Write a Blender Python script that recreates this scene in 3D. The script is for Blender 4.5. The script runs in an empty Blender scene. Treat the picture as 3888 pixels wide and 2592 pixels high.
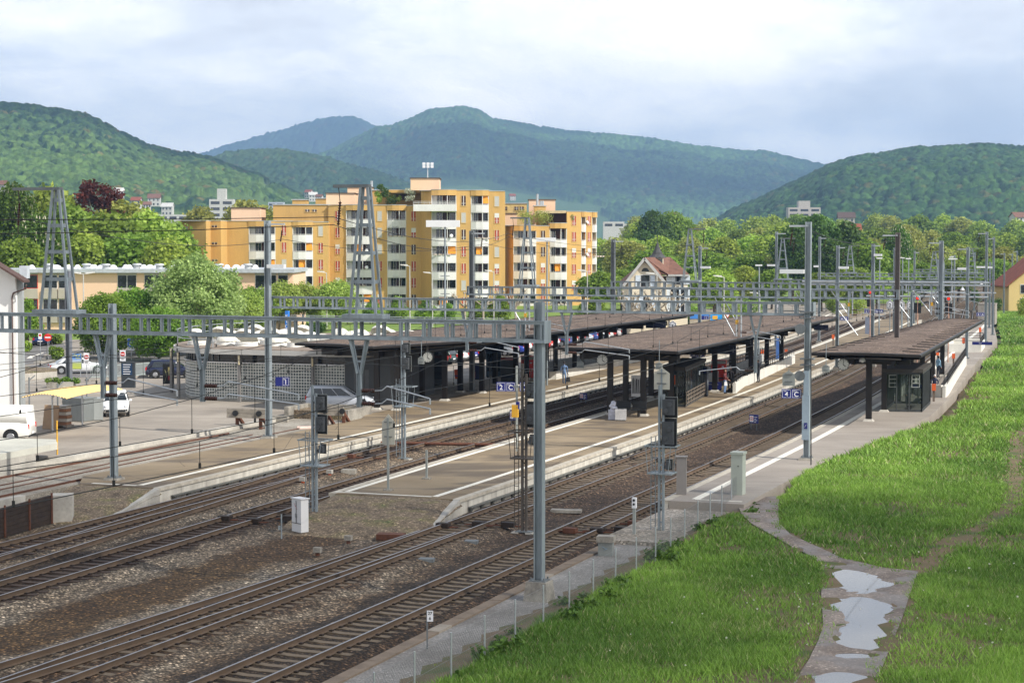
import bpy, math, random
import numpy as np
from mathutils import Vector, Matrix
random.seed(7)
rng = np.random.default_rng(7)
SC = bpy.context.scene
C = SC.collection
R = math.radians
# -------- camera
F = 7100.; H = 11.1; CX = 1944.; CY = 1296.; PT = math.atan(376 / F)
cam = bpy.data.cameras.new('camera'); camo = bpy.data.objects.new('camera', cam); C.objects.link(camo)
cam.sensor_width = 36; cam.lens = 36 * F / 3888; cam.clip_start = .5; cam.clip_end = 40000
camo.location = (0, 0, H); camo.rotation_euler = (R(90) - PT, 0, 0)
SC.camera = camo
SC.view_settings.view_transform = 'Standard'; SC.view_settings.look = 'None'
SC.view_settings.exposure = 0.38; SC.view_settings.gamma = 1; SC.view_settings.use_curve_mapping = False
SC.cycles.max_bounces = 6; SC.cycles.transparent_max_bounces = 16; SC.cycles.volume_bounces = 0
SC.cycles.caustics_reflective = False; SC.cycles.caustics_refractive = False
# -------- world and sun
SUN_EL = R(43); SUN_AZ = R(122)      # azimuth clockwise from +Y: the sun stands to the right, a little behind the camera
w = bpy.data.worlds.new('World'); SC.world = w; w.use_nodes = True
nt = w.node_tree; N = nt.nodes; L = nt.links; N.clear()
out = N.new('ShaderNodeOutputWorld'); bg = N.new('ShaderNodeBackground'); L.new(bg.outputs[0], out.inputs[0])
sky = N.new('ShaderNodeTexSky'); sky.sky_type = 'NISHITA'; sky.sun_disc = False
sky.sun_elevation = SUN_EL; sky.sun_rotation = SUN_AZ; sky.air_density = 1.2; sky.dust_density = 2; sky.altitude = 400
tc = N.new('ShaderNodeTexCoord')
def wmap(sx, sy, sz, ox=0.):
 m = N.new('ShaderNodeMapping'); m.inputs['Scale'].default_value = (sx, sy, sz); m.inputs['Location'].default_value = (ox, 0, 0)
 L.new(tc.outputs['Generated'], m.inputs['Vector']); return m.outputs[0]
def wnoise(vec, sc, det, dist=0.):
 n = N.new('ShaderNodeTexNoise'); n.inputs['Scale'].default_value = sc; n.inputs['Detail'].default_value = det
 n.inputs['Roughness'].default_value = .58; n.inputs['Distortion'].default_value = dist; L.new(vec, n.inputs['Vector']); return n.outputs['Fac']
def wramp(fac, stops):
 r = N.new('ShaderNodeValToRGB'); e = r.color_ramp.elements
 while len(e) < len(stops): e.new(.5)
 for i, (p, c) in enumerate(stops): e[i].position = p; e[i].color = (*c, 1)
 L.new(fac, r.inputs[0]); return r.outputs[0]
def wmix(f, a, b):
 m = N.new('ShaderNodeMix'); m.data_type = 'RGBA'
 if isinstance(f, float): m.inputs[0].default_value = f
 else: L.new(f, m.inputs[0])
 L.new(a, m.inputs[6]); L.new(b, m.inputs[7]); return m.outputs[2]
n1 = wnoise(wmap(1, 1, 3.2, 3.1), 5.2, 8, .35)
n2 = wnoise(wmap(1, 1, 2.4, 7.7), 7.5, 6, .1)
K = 13.0
deck = wramp(n1, [(.34, (.61 * K, .625 * K, .66 * K)), (.45, (.72 * K, .74 * K, .77 * K)), (.53, (.89 * K, .885 * K, .87 * K)), (.64, (1.06 * K, 1.02 * K, .96 * K))])
cov = wramp(n2, [(.36, (.32,) * 3), (.50, (0, 0, 0))])
hazy = N.new('ShaderNodeRGB'); hazy.outputs[0].default_value = (.52 * K, .62 * K, .86 * K, 1)
half = wmix(.55, sky.outputs[0], hazy.outputs[0])
sp = N.new('ShaderNodeSeparateXYZ'); L.new(tc.outputs['Generated'], sp.inputs[0])
up = wramp(sp.outputs[2], [(.22, (0, 0, 0)), (.62, (.8,) * 3)])      # the cloud deck opens overhead
L.new(wmix(up, wmix(cov, deck, half), sky.outputs[0]), bg.inputs['Color']); bg.inputs['Strength'].default_value = .1
sl = bpy.data.lights.new('sun', 'SUN'); sl.energy = 4.4; sl.angle = R(.6); sl.color = (1, .955, .88)
so = bpy.data.objects.new('sun', sl); C.objects.link(so); so.location = (60, -30, 80)
sdir = Vector((math.sin(SUN_AZ) * math.cos(SUN_EL), math.cos(SUN_AZ) * math.cos(SUN_EL), math.sin(SUN_EL)))
so.rotation_euler = sdir.to_track_quat('Z', 'Y').to_euler()
# -------- site coordinates
AN = R(20.5); RZ = -AN          # the railway runs 20.5 degrees right of the view; s along it, t across it
def W(s, t, z=0.): return Vector((s * math.sin(AN) + t * math.cos(AN), s * math.cos(AN) - t * math.sin(AN), z))
def ST(x, y): return (x * math.sin(AN) + y * math.cos(AN), x * math.cos(AN) - y * math.sin(AN))
def G(px, py, z=0.):            # the point of the horizontal plane z that was surveyed at photo pixel px, py
 c, s = math.cos(PT), math.sin(PT); rx = (px - CX) / F; ry = -(py - CY) / F
 d = (rx, c + ry * s, ry * c - s); k = (z - H) / d[2]; return Vector((d[0] * k, d[1] * k, z))
def A(px, py, Y):               # the point at distance Y
 c, s = math.cos(PT), math.sin(PT); rx = (px - CX) / F; ry = -(py - CY) / F
 d = (rx, c + ry * s, ry * c - s); k = Y / d[1]; return Vector((d[0] * k, Y, H + d[2] * k))
# -------- mesh builder
class MB:
 def __init__(s): s.v = []; s.f = []; s.m = []; s.sm = []
 def add(s, vs, fs, m=0, smooth=False):
  b = len(s.v); s.v.extend([tuple(v) for v in vs])
  for f in fs: s.f.append(tuple(i + b for i in f)); s.m.append(m); s.sm.append(smooth)
  return s
 def box(s, x0, x1, y0, y1, z0, z1, m=0):
  return s.add([(x0, y0, z0), (x1, y0, z0), (x1, y1, z0), (x0, y1, z0), (x0, y0, z1), (x1, y0, z1), (x1, y1, z1), (x0, y1, z1)],
     [(0, 3, 2, 1), (4, 5, 6, 7), (0, 1, 5, 4), (1, 2, 6, 5), (2, 3, 7, 6), (3, 0, 4, 7)], m)
 def cb(s, c, sx, sy, sz, m=0):     # box centred in x, y standing on z
  return s.box(c[0] - sx / 2, c[0] + sx / 2, c[1] - sy / 2, c[1] + sy / 2, c[2], c[2] + sz, m)
 def beam(s, p, q, w_, h_, m=0, up=(0, 0, 1)):
  p = Vector(p); q = Vector(q); d = (q - p).normalized(); u = Vector(up)
  if abs(d.dot(u)) > .98: u = Vector((0, 1, 0))
  a = d.cross(u).normalized() * w_ / 2; b = a.cross(d).normalized() * h_ / 2
  vs = [p - a - b, p + a - b, p + a + b, p - a + b, q - a - b, q + a - b, q + a + b, q - a + b]
  return s.add(vs, [(0, 3, 2, 1), (4, 5, 6, 7), (0, 1, 5, 4), (1, 2, 6, 5), (2, 3, 7, 6), (3, 0, 4, 7)], m)
 def cyl(s, p, q, r0, r1=None, n=10, m=0, cap=True, smooth=True):
  r1 = r0 if r1 is None else r1
  p = Vector(p); q = Vector(q); d = (q - p).normalized(); u = Vector((0, 0, 1))
  if abs(d.z) > .98: u = Vector((1, 0, 0))
  a = d.cross(u).normalized(); b = a.cross(d).normalized(); vs = []
  for P_, r in ((p, r0), (q, r1)):
   for i in range(n):
    t = 2 * math.pi * i / n; vs.append(P_ + a * r * math.cos(t) + b * r * math.sin(t))
  s.add(vs, [(i, i + n, (i + 1) % n + n, (i + 1) % n) for i in range(n)], m, smooth)
  if cap: s.add(vs, [tuple(range(n)), tuple(range(2 * n - 1, n - 1, -1))], m)
  return s
 def tube(s, pts, r, n=6, m=0):
  for a, b in zip(pts, pts[1:]): s.cyl(a, b, r, r, n, m, True)
  return s
 def prism(s, pts, z0, z1, m=0, mt=None):   # 2-d outline pulled up
  n = len(pts); ar = sum(pts[i][0] * pts[(i + 1) % n][1] - pts[(i + 1) % n][0] * pts[i][1] for i in range(n))
  if ar < 0: pts = pts[::-1]
  vs = [(x, y, z0) for x, y in pts] + [(x, y, z1) for x, y in pts]
  s.add(vs, [tuple(range(n))[::-1]] + [(i, (i + 1) % n, (i + 1) % n + n, i + n) for i in range(n)], m)
  return s.add(vs, [tuple(range(n, 2 * n))], m if mt is None else mt)
 def extr(s, pts, axis, a0, a1, m=0, smooth=False):      # outline in a vertical plane pulled along x ('x') or y ('y')
  n = len(pts)
  f = (lambda u, v, a: (a, u, v)) if axis == 'x' else (lambda u, v, a: (u, a, v))
  vs = [f(u, v, a0) for u, v in pts] + [f(u, v, a1) for u, v in pts]
  s.add(vs, [tuple(range(n)), tuple(range(n, 2 * n))[::-1]], m)
  return s.add(vs, [(i, (i + 1) % n, (i + 1) % n + n, i + n) for i in range(n)], m, smooth)
 def ell(s, c, rx, ry, rz, nu=12, nv=8, m=0, half=False):
  vs = []; v0 = 0 if not half else 0
  lo = 0. if half else -math.pi / 2
  for j in range(nv + 1):
   b = lo + (math.pi / 2 - lo) * j / nv
   for i in range(nu):
    a = 2 * math.pi * i / nu; vs.append((c[0] + rx * math.cos(b) * math.cos(a), c[1] + ry * math.cos(b) * math.sin(a), c[2] + rz * math.sin(b)))
  fs = [(j * nu + i, j * nu + (i + 1) % nu, (j + 1) * nu + (i + 1) % nu, (j + 1) * nu + i) for j in range(nv) for i in range(nu)]
  return s.add(vs, fs, m, True)
 def lathe(s, c, prof, n=12, m=0):
  vs = []
  for r, z in prof:
   for i in range(n):
    a = 2 * math.pi * i / n; vs.append((c[0] + r * math.cos(a), c[1] + r * math.sin(a), c[2] + z))
  k = len(prof)
  return s.add(vs, [(j * n + i, j * n + (i + 1) % n, (j + 1) * n + (i + 1) % n, (j + 1) * n + i) for j in range(k - 1) for i in range(n)], m, True)
 def xf(s, mat):
  s.v = [tuple(mat @ Vector(v)) for v in s.v]; return s
 def build(s, name, mats, parent=None, loc=(0, 0, 0), rz=0., label=None):
  me = bpy.data.meshes.new(name); me.from_pydata(s.v, [], s.f)
  if not isinstance(mats, (list, tuple)): mats = [mats]
  for m in mats: me.materials.append(m)
  me.polygons.foreach_set('material_index', s.m); me.polygons.foreach_set('use_smooth', s.sm); me.update()
  o = bpy.data.objects.new(name, me); C.objects.link(o); o.location = loc; o.rotation_euler = (0, 0, rz)
  if parent is not None: o.parent = parent
  if label: o['label'] = label
  return o
def tag(o, label, cat, group=None):
 o['label'] = label; o['category'] = cat
 if group: o['group'] = group
 return o
def thing(name, label, cat, loc=(0, 0, 0), rz=0., group=None):
 o = bpy.data.objects.new(name, None); C.objects.link(o); o.empty_display_size = .3
 o.location = loc; o.rotation_euler = (0, 0, rz); return tag(o, label, cat, group)
def struct(o): o['kind'] = 'structure'; return o
def dup(root, loc, rz=None, label=None, group=None, scale=None):
 r = root.copy(); C.objects.link(r); r.location = loc
 if rz is not None: r.rotation_euler = (0, 0, rz)
 if scale is not None: r.scale = scale if isinstance(scale, tuple) else (scale,) * 3
 if label: r['label'] = label
 if group: r['group'] = group
 for ch in list(KIDS(root)):
  c = ch.copy(); C.objects.link(c); c.parent = r
  for g in KIDS(ch):
   d = g.copy(); C.objects.link(d); d.parent = c
 return r
def KIDS(o): return [x for x in C.objects if x.parent == o]
def npmesh(name, V, Fa, mats, parent=None, col=None, smooth=False, loc=(0, 0, 0), rz=0., fc=None):
 V = np.ascontiguousarray(V, dtype=np.float32); Fa = np.ascontiguousarray(Fa, dtype=np.int32); nf, k = Fa.shape
 me = bpy.data.meshes.new(name); me.vertices.add(len(V)); me.vertices.foreach_set('co', V.ravel())
 me.loops.add(nf * k); me.loops.foreach_set('vertex_index', Fa.ravel())
 me.polygons.add(nf); me.polygons.foreach_set('loop_start', np.arange(0, nf * k, k, dtype=np.int32))
 me.polygons.foreach_set('loop_total', np.full(nf, k, dtype=np.int32))
 if smooth: me.polygons.foreach_set('use_smooth', np.ones(nf, dtype=bool))
 if not isinstance(mats, (list, tuple)): mats = [mats]
 for m in mats: me.materials.append(m)
 if col is not None:
  a = me.attributes.new('tint', 'FLOAT_COLOR', 'POINT'); a.data.foreach_set('color', np.ascontiguousarray(col, dtype=np.float32).ravel())
 me.update(); me.validate()
 o = bpy.data.objects.new(name, me); C.objects.link(o); o.location = loc; o.rotation_euler = (0, 0, rz)
 if parent is not None: o.parent = parent
 return o
# -------- materials
class NT:
 def __init__(s, name):
  s.mat = bpy.data.materials.new(name); s.mat.use_nodes = True; s.t = s.mat.node_tree; s.b = s.t.nodes['Principled BSDF']
  s.tc = s.t.nodes.new('ShaderNodeTexCoord'); s.co = s.tc.outputs['Object']
 def n(s, typ, **kw):
  x = s.t.nodes.new(typ)
  for k, v in kw.items():
   if hasattr(x, k) and k not in ('Scale',): setattr(x, k, v)
  return x
 def set(s, x, key, v):
  if isinstance(v, bpy.types.NodeSocket): s.t.links.new(v, x.inputs[key])
  else: x.inputs[key].default_value = v
 def mp(s, sc, loc=(0, 0, 0), src=None):
  m = s.n('ShaderNodeMapping'); s.set(m, 'Vector', src or s.co); m.inputs['Scale'].default_value = sc; m.inputs['Location'].default_value = loc; return m.outputs[0]
 def noise(s, sc, det=4, vec=None, rough=.55, dist=0., col=False):
  x = s.n('ShaderNodeTexNoise'); s.set(x, 'Vector', vec or s.co); s.set(x, 'Scale', sc); s.set(x, 'Detail', det); s.set(x, 'Roughness', rough); s.set(x, 'Distortion', dist)
  return x.outputs['Color' if col else 'Fac']
 def vor(s, sc, vec=None, out='Color', feat='F1', rnd=1.):
  x = s.n('ShaderNodeTexVoronoi'); x.feature = feat; s.set(x, 'Vector', vec or s.co); s.set(x, 'Scale', sc); s.set(x, 'Randomness', rnd); return x.outputs[out]
 def ramp(s, f, stops, interp='LINEAR'):
  r = s.n('ShaderNodeValToRGB'); r.color_ramp.interpolation = interp; e = r.color_ramp.elements
  while len(e) < len(stops): e.new(.5)
  for i, (p, c) in enumerate(stops):
   e[i].position = p; e[i].color = (*c, 1) if isinstance(c, tuple) else (c, c, c, 1)
  s.set(r, 0, f); return r.outputs[0]
 def mix(s, f, a, b, bt='MIX'):
  m = s.n('ShaderNodeMix'); m.data_type = 'RGBA'; m.blend_type = bt
  s.set(m, 0, f)
  for k, v in ((6, a), (7, b)): s.set(m, k, (*v, 1) if isinstance(v, tuple) and len(v) == 3 else v)
  return m.outputs[2]
 def math(s, op, a, b=0.):
  m = s.n('ShaderNodeMath'); m.operation = op; s.set(m, 0, a); s.set(m, 1, b); return m.outputs[0]
 def sep(s, v):
  x = s.n('ShaderNodeSeparateXYZ'); s.set(x, 0, v); return x.outputs
 def bump(s, h, st=.3, dist=.05):
  b = s.n('ShaderNodeBump'); s.set(b, 'Height', h); s.set(b, 'Strength', st); s.set(b, 'Distance', dist); s.t.links.new(b.outputs[0], s.b.inputs['Normal'])
 def fin(s, col=None, rough=.7, metal=0., spec=.4):
  if col is not None: s.set(s.b, 'Base Color', (*col, 1) if isinstance(col, tuple) else col)
  s.set(s.b, 'Roughness', rough); s.set(s.b, 'Metallic', metal); s.set(s.b, 'Specular IOR Level', spec); return s.mat
MC = {}
def M(name, col, rough=.6, metal=0., var=.18, sc=2.5, bump=0., bsc=30., spec=.4, col2=None, streak=False, emit=0.):
 if name in MC: return MC[name]
 t = NT(name); v = t.mp((1, 1, .18)) if streak else None
 f = t.noise(sc, 5, v)
 g = t.noise(sc * 9, 3, v)
 f2 = t.math('ADD', t.math('MULTIPLY', f, .7), t.math('MULTIPLY', g, .3))
 a = tuple(c * (1 - var) for c in col); b = col2 or tuple(min(1, c * (1 + var)) for c in col)
 c = t.ramp(f2, [(.33, a), (.67, b)])
 if bump: t.bump(t.noise(bsc, 4), bump, .02)
 if emit: t.set(t.b, 'Emission Color', (*col, 1)); t.set(t.b, 'Emission Strength', emit)
 MC[name] = t.fin(c, rough, metal, spec); return MC[name]
STEEL = M('galvanised_steel', (.27, .31, .33), .5, .3, .32, 1.6, streak=True, spec=.5)
STEEL_D = M('weathered_steel', (.17, .185, .19), .6, .3, .2, 1.5, streak=True)
STEEL_L = M('bright_tube', (.52, .55, .57), .35, .6, .1)
DARK = M('dark_brown_steel', (.017, .013, .011), .45, .1, .2, 1.)
BLACK = M('black_paint', (.012, .013, .014), .5, 0, .2, 1.)
CONC = M('concrete', (.40, .375, .33), .85, 0, .24, .9, .15, 40, col2=(.52, .49, .43))
CONC_D = M('stained_concrete', (.22, .20, .175), .9, 0, .35, 1.4, .2, 30, col2=(.42, .39, .33))
RUST = M('rusty_iron', (.115, .045, .025), .8, .1, .35, 4.)
WHITE = M('white_paint', (.78, .79, .78), .45, 0, .05, 1.)
SIGNB = M('sign_blue', (.012, .018, .16), .35, 0, .08, 1.)
SIGNW = M('sign_white', (.8, .8, .82), .4, 0, .02, 1.)
RED = M('red_enamel', (.62, .035, .02), .4, 0, .1, 1.)
ORANGE = M('orange_plastic', (.75, .13, .03), .5, 0, .1, 1.)
YEL = M('yellow_paint', (.70, .38, .03), .5, 0, .1, 1.)
INSU = M('brown_porcelain', (.055, .022, .016), .25, 0, .1, 1.)
CABLE = M('cable_dark', (.02, .021, .02), .5, .2, .1, 1.)
WOOD = M('grey_timber', (.26, .23, .19), .85, 0, .3, 4.)
GREYB = M('grey_cabinet', (.30, .32, .30), .6, 0, .08, 1.5, streak=True)
PALE = M('pale_cream_panel', (.52, .50, .42), .55, 0, .08, 1.)
def glass_mat(name, col, rough=.05, var=.5):
 t = NT(name); c = t.ramp(t.noise(.9, 2), [(.35, tuple(x * (1 - var) for x in col)), (.65, tuple(x * (1 + var) for x in col))]); t.set(t.b, 'IOR', 1.5)
 return t.fin(c, rough, 0, .8)
GLASSD = glass_mat('dark_window_glass', (.02, .022, .025))
CARGL = glass_mat('car_glass', (.02, .026, .03), .04, .3)
TYRE = M('tyre_rubber', (.014, .014, .014), .8, 0, .1, 1.)
def clear_glass():
 t = NT('clear_glass'); tr = t.n('ShaderNodeBsdfTransparent'); mx = t.n('ShaderNodeMixShader'); tr.inputs[0].default_value = (.62, .68, .66, 1)
 t.fin((.05, .06, .06), .05, 0, .9); o = t.t.nodes['Material Output']; mx.inputs[0].default_value = .3
 t.t.links.new(tr.outputs[0], mx.inputs[1]); t.t.links.new(t.b.outputs[0], mx.inputs[2]); t.t.links.new(mx.outputs[0], o.inputs[0]); return t.mat
CLEAR = clear_glass()
TXT = {}
def text(s, size, mat, parent, loc, rot, name='lettering', ax='CENTER'):
 k = (s, size, ax)
 if k not in TXT:
  cu = bpy.data.curves.new('lettering', 'FONT'); cu.body = s; cu.size = size; cu.align_x = ax; cu.align_y = 'CENTER'; cu.extrude = .004; cu.offset = size * .012
  ob = bpy.data.objects.new('tmp', cu); C.objects.link(ob)
  me = bpy.data.meshes.new_from_object(ob.evaluated_get(bpy.context.evaluated_depsgraph_get()))
  me.name = 'lettering'; bpy.data.objects.remove(ob); bpy.data.curves.remove(cu); TXT[k] = me
 me = TXT[k]
 if me.materials and me.materials[0] != mat: me = me.copy()
 me.materials.clear(); me.materials.append(mat)
 o = bpy.data.objects.new(name, me); C.objects.link(o); o.location = loc; o.rotation_euler = rot
 if parent is not None: o.parent = parent
 return o
# ======== terrain
def cell(x, y, c, seed=0.):
 """jittered cell noise: distance to the nearest centre (in cells) and that centre's random number"""
 gx = x / c; gy = y / c; ix = np.floor(gx); iy = np.floor(gy); best = np.full(x.shape, 9.); rid = np.zeros(x.shape); rid2 = np.zeros(x.shape)
 for dx in (-1, 0, 1):
  for dy in (-1, 0, 1):
   cx = ix + dx; cy = iy + dy
   h1 = np.modf(np.abs(np.sin(cx * 127.1 + cy * 311.7 + seed) * 43758.5453))[0]
   h2 = np.modf(np.abs(np.sin(cx * 269.5 + cy * 183.3 + seed) * 43758.5453))[0]
   h3 = np.modf(np.abs(np.sin(cx * 419.2 + cy * 371.9 + seed) * 43758.5453))[0]
   d = np.hypot(gx - cx - .1 - .8 * h1, gy - cy - .1 - .8 * h2); m = d < best
   best = np.where(m, d, best); rid = np.where(m, h3, rid); rid2 = np.where(m, h1, rid2)
 return best, rid, rid2
def vnoise(x, y, sc, seed=0., octv=4):
 r = np.zeros(np.shape(x)); a = 1.; tot = 0.
 for o in range(octv):
  gx = x / sc * 2 ** o; gy = y / sc * 2 ** o; ix = np.floor(gx); iy = np.floor(gy); fx = gx - ix; fy = gy - iy
  fx = fx * fx * (3 - 2 * fx); fy = fy * fy * (3 - 2 * fy)
  hh = lambda a_, b_: np.modf(np.abs(np.sin(a_ * 12.9898 + b_ * 78.233 + seed + o * 17.) * 43758.5453))[0]
  v = (hh(ix, iy) * (1 - fx) + hh(ix + 1, iy) * fx) * (1 - fy) + (hh(ix, iy + 1) * (1 - fx) + hh(ix + 1, iy + 1) * fx) * fy
  r += v * a; tot += a; a *= .5
 return r / tot
def grid_faces(nr, ncol):
 i = np.arange(nr - 1)[:, None] * ncol + np.arange(ncol - 1)[None, :]
 return np.stack([i, i + 1, i + 1 + ncol, i + ncol], -1).reshape(-1, 4)
def tint_mat(name, rough=.9, trans=0.):
 t = NT(name); a = t.n('ShaderNodeAttribute'); a.attribute_name = 'tint'
 c = t.mix(.5, a.outputs['Color'], t.ramp(t.noise(.35, 5), [(.3, .35), (.7, 1.)]), 'MULTIPLY')
 c = a.outputs['Color'] if trans else c
 return t.fin(c, rough, 0, .15)
WOODS = tint_mat('woodland_canopy')
OV = 3888 / 2352.
def hill(name, prof, Yr, Yf, zf, crown, base, alt, seed, nrow=200, colfn=None, back=.35, ext=(-.12, .12), relief=18.):
 xs = np.array([p[0] for p in prof]) * OV; ys = np.array([p[1] for p in prof]) * OV
 u0 = max((xs[0] - CX) / F, -.33); u1 = min((xs[-1] - CX) / F, .33)
 ncol = int((u1 - u0) * F / 4.2) + 2; u = np.linspace(u0, u1, ncol); px = u * F + CX
 py = np.interp(px, xs, ys); zr = H + (920 - py) / F * Yr - crown * .42
 v = np.concatenate([np.linspace(0, 1, nrow), 1 + np.linspace(.01, back, 14)])
 UU, VV = np.meshgrid(u, v); Y = Yf + (Yr - Yf) * VV; X = UU * Y
 zfoot = zf(px) if callable(zf) else zf
 sh = np.where(VV <= 1, np.sin(np.clip(VV, 0, 1) * math.pi / 2) ** 1.15, 1 - 2.2 * (VV - 1) ** 1.3)
 Z = zfoot + (zr[None, :] - zfoot) * sh
 lim = np.clip((zr[None, :] - zfoot) / 60, 0, 1) * np.clip(VV, 0, 1) * np.clip((1.0 - VV) * 6, 0, 1)
 Z = Z + (vnoise(X, Y, 330, seed, 4) - .5) * relief * 4 * lim
 tgt = (920 - py) / F - crown * .75 / Yr; mx = ((Z - H) / Y).max(0); kz = np.where(mx > .002, np.clip(tgt / np.maximum(mx, .002), .1, 1.6), 1); Z = np.where(Z > H, H + (Z - H) * kz[None, :], Z)
 d, r1, r2 = cell(X, Y, crown, seed); d2, r3, _ = cell(X, Y, crown * .36, seed + 5)
 bump = np.sqrt(np.clip(1 - (d / .72) ** 2, 0, 1)) * crown * (.5 + .4 * r2) + np.clip(.6 - d2, 0, 1) * crown * .16
 mask = np.ones_like(X); col = np.zeros(X.shape + (3,))
 con = (r2 > .972) | ((r2 > .7) & (vnoise(X, Y, 210, seed + 8, 2) > .70)); bump = np.where(con, np.clip(1 - d / .55, 0, 1) * crown * .95 + .1 * crown, bump)
 big = vnoise(X, Y, 500, seed + 3, 4)[..., None]; rr = r1[..., None]
 b = np.array(base); a_ = np.array(alt)
 col = b + (a_ - b) * np.clip(rr * .75 + (big - .5) * 1.7, 0, 1)
 col = col * (.62 + .75 * r3[..., None]); pur = (r1 > .965)[..., None] & (big < .62)
 col = np.where(pur, col * np.array([1.5, .72, 1.0]), col); col = np.where(con[..., None], np.array([.014, .042, .017]) * (.8 + .5 * r3[..., None]), col)
 if colfn is not None:
  mask, c2 = colfn(px[None, :] / OV + 0 * X, (CY - F * ((Z - H) / Y + 376 / F)) / OV + 0 * X, X, Y, seed)
  col = np.where(mask[..., None] > .5, col, c2)
 Z = Z + bump * mask
 V = np.stack([X, Y, Z], -1).reshape(-1, 3); c4 = np.concatenate([col.reshape(-1, 3), np.ones((len(V), 1))], 1)
 o = npmesh(name, V, grid_faces(len(v), ncol), WOODS, col=c4); o['kind'] = 'structure'; return o
def meadowC(ox, oy, X, Y, sd):
 m = np.ones_like(X); n = vnoise(X, Y, 260, 9, 3)
 lim = np.interp(ox, [900, 1000, 1060, 1130, 1250, 1350, 1450, 1560, 1700], [440, 408, 415, 420, 452, 470, 478, 492, 520])
 m = np.where((oy > lim + (n - .5) * 22) & (n < .66), 0., 1.); m = np.where((ox < 900) & (oy > 428) & (oy < 436), 0., m)
 c = np.array([.085, .15, .05])[None, None] * (.8 + .5 * vnoise(X, Y, 120, 4, 2)[..., None])
 return m, c
def meadowA(ox, oy, X, Y, sd):
 n = vnoise(X, Y, 90, 21, 3); m = np.where((oy > 452) & (n > .56), 0., 1.); m = np.where((ox > 520) & (ox < 760) & (oy > 423) & (oy < 434), 0., m)
 c = np.array([.10, .16, .05])[None, None] * (.8 + .5 * vnoise(X, Y, 60, 4, 2)[..., None]); return m, c
hill('hills', [(-300, 265), (-100, 240), (0, 235), (60, 240), (130, 250), (200, 262), (250, 285), (300, 312), (345, 332), (400, 345), (450, 352), (500, 364), (550, 385), (600, 400), (640, 422), (690, 445), (760, 475), (850, 520), (950, 545)],
 2300, 1150, 4, 8, (.020, .058, .018), (.12, .20, .045), 1., 230, meadowA)
hill('hills', [(380, 400), (480, 366), (520, 350), (560, 345), (640, 342), (700, 350), (760, 362), (820, 380), (880, 395), (930, 415), (1000, 440), (1100, 480), (1200, 520)],
 3300, 2300, 8, 10, (.022, .058, .022), (.08, .14, .04), 2., 150)
hill('hills', [(300, 420), (400, 372), (470, 352), (520, 335), (600, 312), (680, 288), (740, 272), (810, 268), (840, 279), (865, 292), (885, 296), (930, 300), (1000, 330), (1100, 380)],
 8000, 6600, 60, 30, (.020, .045, .018), (.05, .09, .03), 3., 110)
hill('hills', [(600, 400), (760, 345), (865, 293), (900, 288), (950, 270), (985, 253), (1030, 248), (1070, 246), (1100, 252), (1130, 272), (1200, 283), (1300, 300), (1400, 308), (1500, 318), (1600, 335), (1700, 345), (1750, 345), (1800, 358), (1860, 370), (1890, 378), (1950, 395), (2050, 430), (2200, 480)],
 6200, 3600, 12, 15, (.016, .050, .018), (.10, .20, .04), 4., 260, meadowC, relief=30)
hill('hills', [(1560, 540), (1640, 505), (1680, 482), (1740, 455), (1800, 425), (1850, 402), (1900, 378), (1960, 360), (2040, 348), (2100, 338), (2140, 339), (2180, 335), (2260, 330), (2352, 337), (2500, 345), (2700, 360)],
 2600, 1250, 4, 8.5, (.014, .050, .016), (.085, .17, .035), 5., 230)
def ground_mat():
 t = NT('open_country_ground'); c = t.ramp(t.noise(.012, 5), [(.35, (.055, .10, .025)), (.5, (.075, .13, .03)), (.62, (.13, .13, .06))])
 t.bump(t.noise(.6, 4), .4, .4); return t.fin(c, .95)
g = MB(); g.add([(-9000, -400, -.62), (9000, -400, -.62), (9000, 9000, -.62), (-9000, 9000, -.62)], [(0, 1, 2, 3)])
struct(g.build('ground', ground_mat()))
# ======== track alignment (s, t)
def crom(pts, s):
 P_ = np.array(pts, float); return np.interp(s, P_[:, 0], P_[:, 1])
def smooth_line(pts, ds=1.5):
 P_ = np.array(pts, float); s = np.arange(P_[0, 0], P_[-1, 0] + .01, ds); t = np.interp(s, P_[:, 0], P_[:, 1])
 k = int(24 / ds) | 1; ker = np.hanning(k + 2)[1:-1]; ker /= ker.sum(); tp = np.pad(t, k // 2, mode='reflect', reflect_type='odd'); return s, np.convolve(tp, ker, 'valid')
T4 = smooth_line([(-40, -24.6), (0, -23.9), (40, -23.3), (47, -23.13), (75, -22.85), (103, -22.85), (131, -23.5), (160, -24.7), (198, -27.1), (234, -29.3), (250, -30.4), (277, -33.1), (316, -37.5), (349, -40.7), (384, -43.2), (450, -46), (600, -47)])
T3 = smooth_line([(-40, -29.5), (0, -28.7), (40, -28.0), (56, -27.7), (75, -27.5), (103, -27.4), (131, -28.1), (160, -29.3), (198, -31.5), (234, -33.7), (250, -34.7), (277, -37.1), (317, -41), (365, -45.2), (450, -50), (600, -52)])
T2 = smooth_line([(-40, -35.6), (0, -36.0), (51, -36.35), (69, -36.75), (83, -37.1), (104, -37.3), (131, -37.8), (160, -38.7), (198, -40.6), (240, -43.4), (277, -46.4), (316, -48.4), (383, -50.5), (450, -54), (600, -57)])
T1 = smooth_line([(-40, -40.6), (0, -40.8), (57, -41.1), (77, -41.2), (93, -41.55), (107, -41.5), (131, -41.8), (160, -42.1), (200, -42.6), (250, -46.4), (277, -50.4), (316, -52.5), (383, -55), (450, -59), (600, -62)])
B3 = smooth_line([(-20, -34.5), (20, -30.9), (41, -29.1), (55, -28.1), (66, -27.75)], 1.)
B1 = smooth_line([(-10, -34.2), (20, -36.6), (53, -39.1), (66, -40.3), (80, -41.2)], 1.)
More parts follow.
